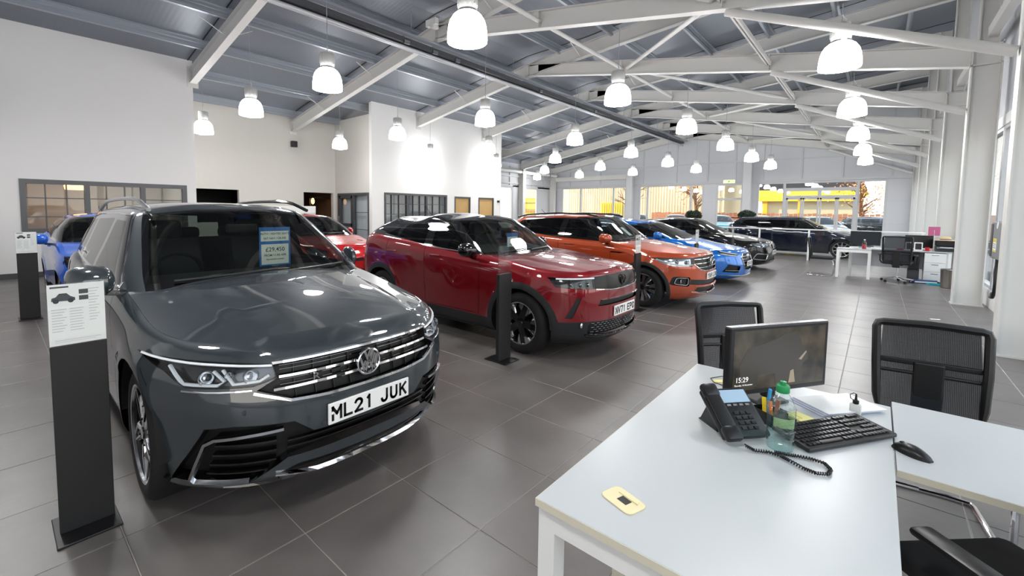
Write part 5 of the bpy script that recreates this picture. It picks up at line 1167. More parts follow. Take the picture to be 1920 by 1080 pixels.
headlamp(aud, AHL(B), 'sharp headlamp with white light bars', -.03, 'lamp_chrome', leds=[([yz(.56, .655), yz(.72, .67), (B.ax(.46, .70), .70)], .014, .02), ([yz(.54, .69), yz(.70, .725), (B.ax(.44, .75), .75)], .014, .02)])
ip = patch('side_intake', B, Yc(B, AIN), 'mesh_black', root, -.035, step=.05); strip('intake_bar', B, Yc(B, [(.54, .335), (.78, .345)]), .016, .03, 'silver_trim', ip, -.02); strip('splitter', B, Yc(B, [(-.01, .215), (.5, .22), (.84, .25)]), .02, .02, 'silver_trim', root, -.005)
number_plate(aud, 'YD18 KZN', .475)
x = float(B.P(.05, .64)[0][0]); q = MB()
for k in range(4): q.path([(x - .002, (k - 1.5) * .062 + .042 * math.cos(t), .64 + .042 * math.sin(t)) for t in np.linspace(0, 2 * math.pi, 20)[:-1]], .006, 6, True)
o = q.build('badge', 'chrome', root, True); o['label'] = 'four linked chrome rings badge'
handles(aud, (-1.55,), .9); wipers(aud, ((-.55, .05),), .99)

# ---- black hatchback
paint('black', (8, 9, 10), .3, .1, 1.5)
R = .33; WBb = 2.69; se, rg = doors(-.58, -1.6, -2.45, .33, WBb, R)
BHL = lambda B: B.Y([(.38, .735), (.60, .76)]) + [(B.ax(.50, .775), .775), (B.ax(.34, .77), .77), (B.ax(.45, .69), .69)] + B.Y([(.70, .655), (.45, .645)])
BG = [(.03, .735), (.33, .73), (.34, .66), (.26, .60), (.03, .60)]; BIN = [(.50, .46), (.76, .48), (.79, .33), (.54, .30)]; BLO = [(-.01, .40), (.42, .40), (.45, .29), (-.01, .28)]
bmw = make_car(base_spec(.80, -3.55, .88, WBb, R, 1.43, .775, (-.45, .995), (1.0, 1.08), (-1.08, 1.35), (-2.9, 1.32), tailrake=.4, lean=.07, sill=.18, gw_top=.55,
    mirrors_folded=True, name='hatchback', label='black hatchback with bright round headlights beside the blue coupe', X=-2.92, Yc=14.8, paint='paint_black', Ra=R + .04, rim=.23, tyre_w=.22, holes=[BHL, lambda B: Yc(B, BG), lambda B: Yc(B, BIN), lambda B: Yc(B, BLO)], seams=se, regions=rg,
    glass=screen_regions(.995, 1.35, .71, .55, .9, 'car_glass') + sidewin([(-.80, 1.03), (-1.55, 1.05), (-1.55, 1.3), (-1.2, 1.3)], [(-1.66, 1.05), (-2.42, 1.085), (-2.36, 1.28), (-1.66, 1.305)], None, [(-.72, .9), (-.72, 1.03), (-1.16, 1.32), (-1.6, 1.33), (-2.4, 1.31), (-2.85, 1.1), (-2.8, .9)]) + rear_region(1.12, 1.26, .5, .44), mirror=(-.62, 1.06, .885, 1.05, 'paint')), .8)
B, root = bmw['B'], bmw['root']; yz = lambda y, z: (B.ay(y, z), z)
headlamp(bmw, BHL(B), 'clear headlamp with bright rings', -.035, 'lamp_chrome', leds=[([yz(.42, .735), yz(.60, .75), (B.ax(.48, .76), .76)], .014, .02)], blocks=[(B.ay(.50, .70), .70, .04), (B.ay(.64, .71), .71, .04)])
g = patch('kidney_grille', B, Yc(B, BG), 'mesh_black', root, -.025, step=.05); strip('grille_frame', B, Yc(B, BG), .014, .016, 'silver_trim', g, -.006, 'both', True)
i2 = patch('side_intake', B, Yc(B, BIN), 'mesh_black', root, -.03, step=.05); strip('intake_frame', B, Yc(B, round_poly(BIN, .03)), .03, .015, 'silver_trim', i2, -.008, 'both', True); patch('lower_intake', B, Yc(B, BLO), 'mesh_black', root, -.03, step=.05)
number_plate(bmw, 'VO19 UHT', .50); handles(bmw, (-1.4, -2.25), .94)

# ---- dark blue estate behind the rail
paint('navy', (14, 20, 40), .3, .2, 1.55)
R = .34; WBn = 2.78; se, rg = doors(-.6, -1.65, -2.6, .33, WBn, R)
NHL = lambda B: B.Y([(.5, .74), (.7, .76)]) + [(B.ax(.36, .78), .78), (B.ax(.45, .69), .69)] + B.Y([(.72, .66), (.52, .66)])
nav = make_car(base_spec(.88, -3.80, .91, WBn, R, 1.47, .80, (-.40, 1.0), (1.02, 1.08), (-1.1, 1.38), (-3.3, 1.39), tailrake=.35, lean=.07, sill=.18, gw_top=.56,
    name='estate_car', label='dark navy estate car standing side-on behind the glass rail', X=-.88, Yc=20.92, paint='paint_navy', Ra=R + .04, rim=.25, tyre_w=.22, holes=[NHL, lambda B: Yc(B, AG)], seams=se, regions=rg,
    glass=screen_regions(1.0, 1.38, .72, .56, .9, 'car_glass') + sidewin([(-.80, 1.05), (-1.6, 1.07), (-1.6, 1.33), (-1.2, 1.33)], [(-1.7, 1.07), (-2.5, 1.09), (-2.5, 1.34), (-1.7, 1.335)], [(-2.58, 1.095), (-3.2, 1.12), (-3.05, 1.32), (-2.58, 1.335)], [(-.72, .95), (-.72, 1.05), (-1.16, 1.35), (-1.6, 1.36), (-2.5, 1.36), (-3.1, 1.34), (-3.4, 1.12), (-3.3, .95)]) + rear_region(1.12, 1.34, .52, .46), mirror=(-.62, 1.09, .91, 1.08, 'paint')), .8)
B, root = nav['B'], nav['root']; headlamp(nav, NHL(B), 'slim headlamp', -.03, 'lamp_chrome'); patch('grille', B, Yc(B, AG), 'mesh_black', root, -.03, step=.05); handles(nav, (-1.45, -2.4), .96); rails(nav, -1.1, -3.2, .52, 'silver_trim', .03)
for sd in ('R', 'L'): strip('window_trim', nav['GH'], nav['GH'].X([(-.74, 1.045), (-1.18, 1.355), (-1.6, 1.365), (-2.5, 1.365), (-3.1, 1.345)]), .014, .006, 'chrome', root, 0, sd)
MB().bbox(-3.62, -3.3, -.5, .5, 1.375, 1.405, .012).build('roof_spoiler', 'paint_navy', root)

# ---- bright red supermini behind the grey car, and royal blue city car at far left
paint('bright_red', (196, 26, 30), .25, .25); paint('royal', (36, 98, 206), .35, .1, 1.5)
R = .30
def small(name, label, X, Y, pm, XF=.78, XR=-3.2, W=.84, WB=2.47, H=1.47, zn=.86, dt=.8):
    se, rg = doors(-.55, -1.55, -2.3, .33, WB, R)
    HL = lambda B: B.Y([(.52, .80), (.66, .84)]) + [(B.ax(.42, .87), .87), (B.ax(.22, .86), .86), (B.ax(.38, .74), .74)] + B.Y([(.72, .67), (.56, .68)])
    GRL = [(-.01, .64), (.4, .64), (.36, .58), (-.01, .58)]; LOW = [(-.01, .42), (.6, .44), (.62, .31), (-.01, .29)]
    c = make_car(base_spec(XF, XR, W, WB, R, H, zn, (-.32, 1.03), (1.02, 1.09), (-.92, 1.39), (-2.75, 1.38), tailrake=.22, lean=.1, sill=.19, gw_top=.56, name=name, label=label, X=X, Yc=Y, paint=pm, Ra=R + .04, rim=.21, tyre_w=.19, holes=[HL, lambda B: Yc(B, GRL), lambda B: Yc(B, LOW)], seams=se, regions=rg,
        glass=screen_regions(1.03, 1.39, .70, .55, .9, 'screen_glass') + sidewin([(-.68, 1.06), (-1.45, 1.08), (-1.45, 1.35), (-1.05, 1.35)], [(-1.55, 1.08), (-2.2, 1.1), (-2.15, 1.34), (-1.55, 1.355)], None, [(-.6, .95), (-.6, 1.05), (-1.0, 1.37), (-1.5, 1.38), (-2.2, 1.36), (-2.6, 1.12), (-2.5, .95)]) + rear_region(1.12, 1.34, .5, .46), mirror=(-.56, 1.08, .85, 1.03, 'paint')), dt)
    B = c['B']; headlamp(c, HL(B), 'large clear headlamp', -.04, 'lamp_chrome', leds=[], blocks=[(B.ay(.66, .76), .76, .045), (B.ay(.75, .79), .79, .04)], )
    patch('grille', B, Yc(B, GRL), 'mesh_black', c['root'], -.02, step=.05); patch('lower_grille', B, Yc(B, LOW), 'mesh_black', c['root'], -.03, step=.05); handles(c, (-1.35, -2.1), .93); wipers(c, ((-.5, .05), (.05, .5)), 1.06)
    return c
redc = small('supermini', 'bright red small hatchback behind the grey car windscreen', -8.27, 4.72, 'paint_bright_red')
bluc = small('city_car', 'royal blue small hatchback near the left wall', -8.95, 1.45, 'paint_royal', W=.82)
MB().tube((-2.3, 0, 1.44), (-2.42, 0, 1.6), .006, 8, .003).build('aerial', 'black_plastic', bluc['root'])
# ------------------------------------------------------------------ front desks
mat('desk_edge', (214, 208, 188), .5); mat('mesh_seat', (30, 31, 33), .8); mat('cream_plastic', (226, 214, 170), .4); mat('phone_black', (22, 23, 25), .35); mat('key_black', (34, 34, 36), .4); mat('lcd_blue', (158, 184, 206), .3, emit=.06)
def mesh_fabric():
    m = bpy.data.materials.new('mesh_fabric'); m.use_nodes = True; nt = m.node_tree; nt.nodes.clear()
    o = nt.nodes.new('ShaderNodeOutputMaterial'); mx = nt.nodes.new('ShaderNodeMixShader'); t = nt.nodes.new('ShaderNodeBsdfTransparent'); d = nt.nodes.new('ShaderNodeBsdfDiffuse'); d.inputs[0].default_value = lin((46, 48, 52))
    tc = nt.nodes.new('ShaderNodeTexCoord'); sp = nt.nodes.new('ShaderNodeSeparateXYZ'); nt.links.new(tc.outputs['Object'], sp.inputs[0]); acc = None
    for ax, f in (('X', 900), ('Z', 1300)):
        m1 = nt.nodes.new('ShaderNodeMath'); m1.operation = 'MULTIPLY'; m1.inputs[1].default_value = f; s = nt.nodes.new('ShaderNodeMath'); s.operation = 'SINE'; g = nt.nodes.new('ShaderNodeMath'); g.operation = 'GREATER_THAN'; g.inputs[1].default_value = .1
        nt.links.new(sp.outputs[ax], m1.inputs[0]); nt.links.new(m1.outputs[0], s.inputs[0]); nt.links.new(s.outputs[0], g.inputs[0])
        if acc is None: acc = g
        else: mu = nt.nodes.new('ShaderNodeMath'); mu.operation = 'MULTIPLY'; nt.links.new(acc.outputs[0], mu.inputs[0]); nt.links.new(g.outputs[0], mu.inputs[1]); acc = mu
    inv = nt.nodes.new('ShaderNodeMath'); inv.operation = 'SUBTRACT'; inv.inputs[0].default_value = 1.0; nt.links.new(acc.outputs[0], inv.inputs[1])
    mr_ = nt.nodes.new('ShaderNodeMapRange'); mr_.inputs['To Min'].default_value = .62; mr_.inputs['To Max'].default_value = .92; nt.links.new(inv.outputs[0], mr_.inputs[0]); nt.links.new(mr_.outputs[0], mx.inputs[0]); nt.links.new(t.outputs[0], mx.inputs[1]); nt.links.new(d.outputs[0], mx.inputs[2]); nt.links.new(mx.outputs[0], o.inputs[0]); MATS['mesh_fabric'] = m
mesh_fabric()
ZD = .735
dk = thing('desk', 'white rectangular desk with telephone and grommet, nearest the camera', 'desk', (-.315, 1.86, 0))
MB().bbox(-.405, .405, -.80, .80, ZD - .025, ZD, .002).build('desk_top', 'white_desk', dk)
MB().box(-.406, .404, -.8015, -.80, ZD - .024, ZD - .001).box(-.4065, -.405, -.80, .80, ZD - .024, ZD - .001).build('edge_band', 'desk_edge', dk)
for y in (-.76, .76):
    MB().box(-.40, -.345, y - .03, y + .03, 0, ZD - .03).build('leg', 'white_paint', dk); MB().box(.345, .40, y - .03, y + .03, 0, ZD - .03).build('leg', 'white_paint', dk)
    MB().box(-.345, .345, y - .03, y + .03, ZD - .09, ZD - .03).build('cross_rail', 'white_paint', dk)
for x in (-.25, .25): MB().box(x - .02, x + .02, -.73, .73, ZD - .07, ZD - .03).build('side_rail', 'white_paint', dk)
MB().box(-.17, -.14, -.775, -.745, .0, ZD - .09).build('cable_riser', 'desk_edge', dk)
rt = thing('return_desk', 'white return desk joined to the main desk at right', 'desk', (.62, 2.375, 0))
MB().bbox(-.525, .525, -.365, .365, ZD - .025, ZD, .002).build('desk_top', 'white_desk', rt)
MB().box(-.525, .525, -.3665, -.365, ZD - .024, ZD - .001).build('edge_band', 'desk_edge', rt)
MB().box(.46, .51, -.34, -.29, 0, ZD - .03).build('leg', 'white_paint', rt); MB().box(.46, .51, .29, .34, 0, ZD - .03).build('leg', 'white_paint', rt); MB().box(.46, .51, -.29, .29, ZD - .09, ZD - .03).build('cross_rail', 'white_paint', rt); MB().box(-.5, .46, .28, .32, ZD - .08, ZD - .03).build('side_rail', 'white_paint', rt)
# grommet
gm = thing('cable_grommet', 'cream plastic cable grommet with dark slot set in the desk top', 'grommet', (-.52, 1.225, ZD), -.32)
pl = round_poly([(-.058, -.04), (.058, -.04), (.058, .04), (-.058, .04)], .022, 5); MB().prism(pl, 0.0, .004).build('cover', 'cream_plastic', gm, bevel=.0015)
MB().box(-.012, .022, -.014, .012, .004, .0048).build('slot', 'black_plastic', gm); MB().prism([(-.03, .014), (.04, .016), (.034, .028), (-.022, .026)], .004, .007).build('flap', 'cream_plastic', gm)
# monitor
mp = Vector((-.289, 2.326, ZD)); md = Vector((.3, .468, 0)).normalized(); ang = math.atan2(md.y, md.x)
mon = thing('monitor', 'black computer monitor showing a dark picture and the time 15:29', 'monitor', mp, ang)
def screen_material():
    m = bpy.data.materials.new('screen_picture'); m.use_nodes = True; nt = m.node_tree; b = nt.nodes['Principled BSDF']; tc = nt.nodes.new('ShaderNodeTexCoord'); n = nt.nodes.new('ShaderNodeTexNoise'); n.inputs['Scale'].default_value = 9; n.inputs['Detail'].default_value = 6
    cr = nt.nodes.new('ShaderNodeValToRGB'); cr.color_ramp.elements[0].position = .35; cr.color_ramp.elements[0].color = lin((34, 28, 22)); cr.color_ramp.elements[1].position = .68; cr.color_ramp.elements[1].color = lin((112, 100, 78))
    nt.links.new(tc.outputs['Object'], n.inputs['Vector']); nt.links.new(n.outputs['Fac'], cr.inputs[0]); nt.links.new(cr.outputs[0], b.inputs['Emission Color']); b.inputs['Emission Strength'].default_value = .38; b.inputs['Base Color'].default_value = (.01, .01, .01, 1); b.inputs['Roughness'].default_value = .25; MATS['screen_picture'] = m
screen_material()
mat('picture_dark', (58, 54, 50), .3, emit=.35); mat('picture_light', (128, 118, 100), .3, emit=.5); mat('screen_text', (220, 220, 220), .4, emit=.8)
MB().bbox(-.278, .278, -.0, .035, .065, .368, .006).build('housing', 'satin_black', mon)
MB().box(-.276, .276, .004, .032, .368, .3695).build('top_edge', 'alu', mon)
MB().box(-.258, .258, -.001, .002, .088, .352).build('screen', 'screen_picture', mon)
MB().bbox(-.03, .03, .035, .07, .02, .25, .008).build('stand_neck', 'satin_black', mon); MB().bbox(-.09, .07, .0, .16, 0, .015, .006).build('stand_foot', 'satin_black', mon)
body = [(-.215, .10), (-.225, .20), (-.18, .275), (-.11, .285), (-.03, .305), (.02, .325), (.075, .33), (.11, .30), (.125, .26), (.15, .24), (.16, .2), (.13, .185), (.125, .15), (.13, .1), (.09, .095), (.085, .15), (.06, .16), (.05, .1), (-.02, .1), (-.03, .15), (-.12, .15), (-.13, .1)]
MB().prism(body, -.0018, -.0012, 'y').build('picture_shape', 'picture_dark', mon)
MB().prism([(.052, .1), (.06, .155), (.078, .16), (.09, .1)], -.0024, -.0018, 'y').build('picture_patch', 'picture_light', mon); MB().prism([(.105, .205), (.12, .2), (.15, .235), (.146, .24)], -.0024, -.0018, 'y').build('picture_patch', 'picture_light', mon)
text_mesh('clock', '15:29', .032, 'screen_text', mon, frame_mat((-.21, -.0026, .135), (1, 0, 0), (0, 0, 1)), .0001)
text_mesh('date_line', 'Thursday, 16 November', .010, 'screen_text', mon, frame_mat((-.2, -.0026, .112), (1, 0, 0), (0, 0, 1)), .0001)
# telephone
ph = thing('desk_phone', 'black desk telephone with blue display beside the monitor', 'telephone', (-.40, 1.93, ZD), math.radians(-130 + 180 + 0))
ph.rotation_euler = (0, 0, math.atan2(.17, -.20) - math.pi / 2)     # local +y points away from the sitter
tilt = math.radians(38); ct, sn = math.cos(tilt), math.sin(tilt)
def PH(x, y, z): yy = y + .09; return (x, -.09 + yy * ct - z * sn, .012 + yy * sn + z * ct)
def tilted(q): q.v = [PH(*v) for v in q.v]; return q
tilted(MB().bbox(-.095, .095, -.10, .10, 0, .028, .008)).build('base', 'phone_black', ph, True)
tilted(MB().box(-.03, .085, .035, .088, .028, .0295)).build('display', 'lcd_blue', ph)
for i in range(3):
    for j in range(4): tilted(MB().bbox(-.012 + i * .026, .008 + i * .026, -.075 + j * .02, -.062 + j * .02, .028, .033, .002)).build('key', 'key_black', ph)
for j in range(4): tilted(MB().box(-.022 + j * .026, -.006 + j * .026, .02, .028, .028, .031)).build('soft_key', 'alu', ph)
hs = tilted(MB().bbox(-.098, -.042, -.115, .105, .034, .052, .008).bbox(-.102, -.038, -.118, -.062, .022, .056, .012).bbox(-.102, -.038, .055, .112, .022, .056, .012)); hs.build('handset', 'phone_black', ph, True)
MB().prism([(-.02, 0), (.10, 0), (.085, .012), (.045, .085), (.03, .085)], -.06, -.045, 'x').prism([(-.02, 0), (.10, 0), (.085, .012), (.045, .085), (.03, .085)], .045, .06, 'x').build('stand', 'phone_black', ph)
# curly cord
cp = [(-.315, 1.80, .75), (-.285, 1.80, .743), (-.25, 1.822, .742), (-.21, 1.822, .742), (-.182, 1.809, .742), (-.14, 1.785, .742), (-.106, 1.78, .742), (-.075, 1.80, .742), (-.07, 1.839, .742), (-.091, 1.872, .742), (-.13, 1.874, .742), (-.17, 1.862, .742), (-.20, 1.848, .742), (-.23, 1.838, .742)]
fine = []
for k in range(len(cp) - 1):
    for i in range(26): fine.append(Vector(cp[k]).lerp(Vector(cp[k + 1]), i / 26))
hel = []; ang_ = 0
for i, p in enumerate(fine):
    d = (fine[min(i + 3, len(fine) - 1)] - fine[max(i - 3, 0)]).normalized(); a = d.cross(Vector((0, 0, 1))).normalized(); ang_ += 1.25; hel.append(p + (a * math.cos(ang_) + Vector((0, 0, 1)) * math.sin(ang_)) * .0045 + Vector((0, 0, .001)))
tag(MB().path(hel, .0024, 5).build('phone_cord', 'phone_black', None, True), 'black curly telephone cord looped on the desk', 'cord')
# bottle
bt = thing('water_bottle', 'clear plastic water bottle with green cap on the desk', 'bottle', (-.222, 1.896, ZD))
m_ = mat('pet', (225, 240, 240), .05, trans=1.0, ior=1.3); mat('water', (225, 240, 245), .0, trans=1.0, ior=1.33); mat('green_cap', (30, 140, 80), .35); mat('bottle_label', (170, 214, 150), .4, alpha=.4)
bt.scale = (1.22, 1.22, 1.0)
pr_ = [(.001, .003), (.024, .0), (.034, .006), (.036, .02), (.033, .035), (.036, .05), (.036, .07), (.0335, .078), (.036, .088), (.036, .15), (.034, .165), (.026, .19), (.016, .208), (.013, .214), (.013, .226)]
MB().lathe(pr_, n=28).build('body', glass_mat('pet_thin', (246, 252, 251), 1.6), bt, True); MB().lathe([(.0315, .004), (.033, .03), (.0335, .1), (.0335, .125), (.001, .125)], n=24).build('water', glass_mat('water_thin', (236, 248, 247), .8), bt, True)
for z in (.045, .075, .155): MB().lathe([(.0362, z), (.0375, z + .003), (.0362, z + .006)], n=24).build('rib', 'pet_thin', bt, True)
MB().lathe([(.0366, .095), (.037, .096), (.037, .128), (.0366, .129)], n=16, a0=4.3, a1=5.9).build('label', 'bottle_label', bt, True)
MB().lathe([(.016, .212), (.0175, .214), (.0175, .236), (.015, .24), (.008, .242), (.008, .252), (.001, .253)], n=20).build('cap', 'green_cap', bt, True)
# pen tray with pens, notes, paper pad
tray = thing('pen_tray', 'black desk organiser in front of the monitor', 'pen tray', (-.285, 2.14, ZD), ang)
MB().box(-.06, .10, -.055, .045, 0, .006).box(-.06, -.057, -.055, .045, 0, .05).box(.02, .023, -.055, .045, 0, .05).box(-.06, .023, -.055, -.052, 0, .05).box(-.06, .023, .042, .045, 0, .05).box(.097, .10, -.055, .045, 0, .02).box(.023, .10, -.055, -.052, 0, .02).build('tray', 'satin_black', tray)
for k, (dx, dy, cname, rgb, h) in enumerate(((-.035, .0, 'yellow', (240, 206, 40), .088), (-.022, -.02, 'orange', (226, 120, 40), .082), (-.012, .015, 'blue', (70, 160, 214), .125), (.005, -.01, 'brown', (150, 84, 50), .08))):
    R2 = Matrix.Rotation(ang, 3, 'Z') @ Vector((dx, dy, 0)); p = thing('highlighter_pen', '%s pen standing in the black desk organiser' % cname, 'pen', (-.285 + R2.x, 2.14 + R2.y, ZD + .008)); mm = mat('pen_' + cname, rgb, .35)
    p.rotation_euler = (0.12 * (k - 1.5), -.1, k); MB().bbox(-.007, .007, -.005, .005, 0, h * .6, .002).build('barrel', mm, p); MB().bbox(-.0075, .0075, -.0055, .0055, h * .6, h, .002).build('cap', mm, p)
mat('note_yellow', (232, 226, 150), .7); mat('note_rose', (196, 100, 140), .7)
sn_ = thing('sticky_notes', 'pale yellow sticky note pad in front of the monitor', 'note pad', (-.20, 2.21, ZD + .008), ang + .1); MB().box(-.038, .038, -.038, .038, 0, .012).build('pad', 'note_yellow', sn_)
s2 = thing('sticky_note', 'yellow note lying at the left rear edge of the desk', 'note', (-.55, 2.455, ZD), .5); MB().add([(-.035, -.02, .001), (.035, -.02, .004), (.035, .02, .006), (-.035, .02, .001)], [(0, 1, 2, 3)]).build('sheet', 'note_yellow', s2)
pp = thing('paper_stack', 'stack of white brochures lying behind the keyboard', 'papers', (-.105, 2.49, ZD), ang - .1)
for k in range(6): MB().box(-.15 + .004 * k, .15 + .003 * k, -.085 - .003 * k, .085 - .002 * k, .003 * k, .003 * k + .0024).build('sheet', 'paper' if k % 2 else mat('paper_blue', (176, 188, 220), .6), pp)
gb = thing('glue_bottle', 'small clear dropper bottle with black nozzle on the desk', 'bottle', (-.026, 2.442, ZD)); MB().bbox(-.02, .02, -.012, .012, 0, .052, .008).build('body', mat('frosted', (226, 228, 224), .4, alpha=.75), gb, True); MB().lathe([(.011, .05), (.011, .064), (.005, .068), (.003, .092), (.001, .093)], n=14).build('nozzle', 'black_plastic', gb, True); MB().path([(-.005, 0, .062), (-.018, 0, .07), (-.02, 0, .085), (-.008, 0, .095), (0, 0, .092)], .0018, 6).build('cap_strap', 'black_plastic', gb)
# keyboard with its keys
kd = Vector((.54, .842, 0)); kb = thing('keyboard', 'black computer keyboard lying across the desks', 'keyboard', Vector((-.135, 1.923, ZD)) + kd * .22 + Vector((-.842, .54, 0)) * .077, math.atan2(kd.y, kd.x))
def KB(q): q.v = [(x, y, z + (y + .077) * .085) for x, y, z in q.v]; return q
KB(MB().bbox(-.222, .222, -.077, .077, .004, .020, .005)).build('case', 'key_black', kb)
kmesh = MB().bbox(-.0078, .0078, -.0075, .0075, 0, .006, .002).build('key', 'phone_black', None); kme = kmesh.data; bpy.data.objects.remove(kmesh)
for r in range(6):
    y = .058 - r * .0222 - (.004 if r else 0)
    n = 14
    for c in range(14):
        if r == 5 and 3 < c < 9:
            if c == 4: KB(MB().bbox(-.205 + 4 * .0195 - .008, -.205 + 8 * .0195 + .008, y - .0075, y + .0075, .02, .026, .002)).build('space_bar', 'phone_black', kb)
            continue
        x = -.205 + c * .0195 + r * .0012; link('key', kme, kb, (x, y, .020 + (y + .077) * .085))
    for c in range(7):
        if c in (3,) and r in (0,): continue
        if c < 3 and r in (3,): continue
        x = -.205 + 14.6 * .0195 + c * .0182; link('key', kme, kb, (x, y, .020 + (y + .077) * .085))
ms = thing('computer_mouse', 'black computer mouse on the return desk', 'mouse', (.138, 2.178, ZD), math.atan2(-.065, .098))
V = []; F = []; nu, nv = 14, 9
for i in range(nu + 1):
    u = i / nu; x = -.058 + .116 * u; w = .031 * math.sin(math.pi * (.03 + .94 * u)) ** .45; h = .034 * math.sin(math.pi * (.03 + .94 * u ** .85)) ** .6
    for j in range(nv + 1): t = math.pi * j / nv; V.append((x, -w * math.cos(t), h * math.sin(t) ** .8))
for i in range(nu):
    for j in range(nv): F.append((i * (nv + 1) + j, i * (nv + 1) + j + 1, (i + 1) * (nv + 1) + j + 1, (i + 1) * (nv + 1) + j))
F += [tuple(range(nv + 1)), tuple(nu * (nv + 1) + j for j in range(nv + 1))[::-1]]
MB().add(V, F).build('shell', 'satin_black', ms, True); MB().lathe([(.001, -.004), (.009, -.004), (.009, .004), (.001, .004)], (-.03, 0, .024), 14, 'y').build('wheel', 'key_black', ms, True)
tag(MB().path([(-.40, 2.57, .738), (-.46, 2.555, .738), (-.52, 2.53, .738), (-.56, 2.51, .745), (-.60, 2.46, .738), (-.57, 2.41, .738), (-.52, 2.40, .738)], .0022, 6).build('thin_cable', 'black_plastic', None, True), 'thin black cable behind the monitor on the desk', 'cable')

# chairs ---------------------------------------------------------------------
def mesh_chair(name, label, loc, rz, base='sled', arms=False, group=None, ht=.98, w=.46):
    """local +y is the way the sitter faces"""
    t = thing(name, label, 'chair', loc, rz, group); h = w / 2
    zb = .45
    fr = []
    for x, z, y in ((-h + .025, zb, -.02), (-h + .012, zb + .1, -.035), (-h + .004, zb + .28, -.05), (-h, ht - .03, -.085), (-h + .008, ht - .006, -.089), (-h + .03, ht, -.09), (0, ht + .006, -.1), (h - .03, ht, -.09), (h - .008, ht - .006, -.089), (h, ht - .03, -.085), (h - .004, zb + .28, -.05), (h - .012, zb + .1, -.035), (h - .025, zb, -.02)): fr.append((x, y - .2, z))
    MB().path(fr, .021, 8, True).build('back_frame', 'satin_black', t, True)
    V = []; F = []
    for i in range(9):
        z = zb + (ht - zb) * i / 8; k = 1 - .1 * abs(i / 8 - .5)
        for j in range(7): x = (-h + .02) * (1 - j / 3) * k; V.append((x, -.22 - .085 * (i / 8) ** 1.1 - .015 * (1 - (j / 3 - 1) ** 2), z))
    for i in range(8):
        for j in range(6): F.append((i * 7 + j, i * 7 + j + 1, i * 7 + 8 + j, i * 7 + 7 + j))
    MB().add(V, F).build('back_mesh', 'mesh_fabric', t, True)
    MB().bbox(-.065, .065, -.275, -.25, .36, .76, .01).build('back_spine', 'satin_black', t); MB().bbox(-h + .02, h - .02, -.275, -.255, .68, .70, .008).build('lumbar_bar', 'satin_black', t); MB().bbox(-h + .02, h - .02, -.285, -.262, .735, .765, .006).build('lumbar_bar', 'satin_black', t)
    MB().bbox(-h, h, -.24, .25, .43, .49, .03).build('seat', 'mesh_seat', t, True)
    if base == 'sled':
        for s in (-1, 1):
            x = s * (h - .02)
            MB().path([(x, -.22, .42), (x, .18, .42), (x, .235, .40), (x, .25, .35), (x, .26, .07), (x, .24, .025), (x, .19, .014), (x, -.22, .014), (x * .96, -.26, .014), (x * .5, -.275, .014), (0, -.275, .014)], .0135, 8).build('sled_tube', 'chrome', t, True)
        MB().path([(-h + .02, .2, .415), (0, .2, .415), (h - .02, .2, .415)], .0125, 8).build('cross_tube', 'chrome', t, True)
    else:
        MB().tube((0, 0, .1), (0, 0, .42), .028, 14).build('gas_column', 'chrome', t, True); MB().bbox(-.1, .1, -.1, .1, .4, .435, .01).build('mechanism', 'satin_black', t)
        for k in range(5):
            a = math.pi / 2 + 2 * math.pi * k / 5; p = (math.cos(a) * .29, math.sin(a) * .29); MB().obox((0, 0, .12), (p[0], p[1], .075), .045, .028).build('base_arm', 'chrome', t)
            cst = MB().lathe([(.001, -.02), (.028, -.02), (.03, -.012), (.03, -.004), (.02, -.002), (.02, .002), (.03, .004), (.03, .012), (.028, .02), (.001, .02)], (p[0], p[1], .03), 14, 'y').build('castor', 'black_plastic', t, True)
    if arms:
        for s in (-1, 1): MB().path([(s * (h + .01), -.12, .44), (s * (h + .05), -.12, .5), (s * (h + .055), -.1, .64)], .016, 8).build('arm_post', 'satin_black', t, True); MB().bbox(s * (h + .055) - .035, s * (h + .055) + .035, -.2, .08, .64, .665, .012).build('armrest', 'satin_black', t, True)
    return t
mesh_chair('visitor_chair', 'black mesh chair behind the return desk at right', (.295, 3.24, 0), math.radians(180 + 7), ht=.965)
mesh_chair('visitor_chair', 'black mesh chair beyond the left rear corner of the desk', (-.52, 3.20, 0), math.radians(180 + 48), ht=.96)
oc = mesh_chair('office_chair', 'black office chair tucked between the two desks at lower right', (.40, 1.97, 0), math.radians(45), 'swivel', True, ht=1.0)
mesh_chair('visitor_chair', 'black cantilever chair beside the small far table', (-1.02, 14.45, 0), math.radians(-90), ht=.97)
mesh_chair('office_chair', 'black mesh swivel chair with arms at the far desk', (.42, 14.28, 0), math.radians(-8), 'swivel', True, ht=1.08, w=.5)

# far sales desk ----------------------------------------------------------------
tb = thing('side_table', 'small white square-legged table with a red bottle in the distance', 'table', (-.39, 14.52, 0))
MB().bbox(-.33, .33, -.24, .24, .705, .735, .002).build('table_top', 'white_desk', tb)
for x in (-.3, .3):
    for y in (-.21, .21): MB().box(x - .03, x + .03, y - .03, y + .03, 0, .705).build('leg', 'white_paint', tb)
for y in (-.21, .21): MB().box(-.27, .27, y - .03, y + .03, .645, .705).build('cross_rail', 'white_paint', tb)
rb = thing('drink_bottle', 'small bottle with red liquid on the far white table', 'bottle', (-.2, 14.45, .735)); MB().lathe([(.001, .0), (.042, 0), (.042, .12), (.001, .12)], n=16).build('liquid', mat('red_liquid', (170, 44, 56), .2), rb, True); MB().lathe([(.044, 0), (.044, .15), (.03, .18), (.016, .2), (.016, .22)], n=16).build('body', 'pet_thin', rb, True); MB().lathe([(.019, .215), (.019, .24), (.001, .242)], n=14).build('cap', 'white_paint', rb, True)
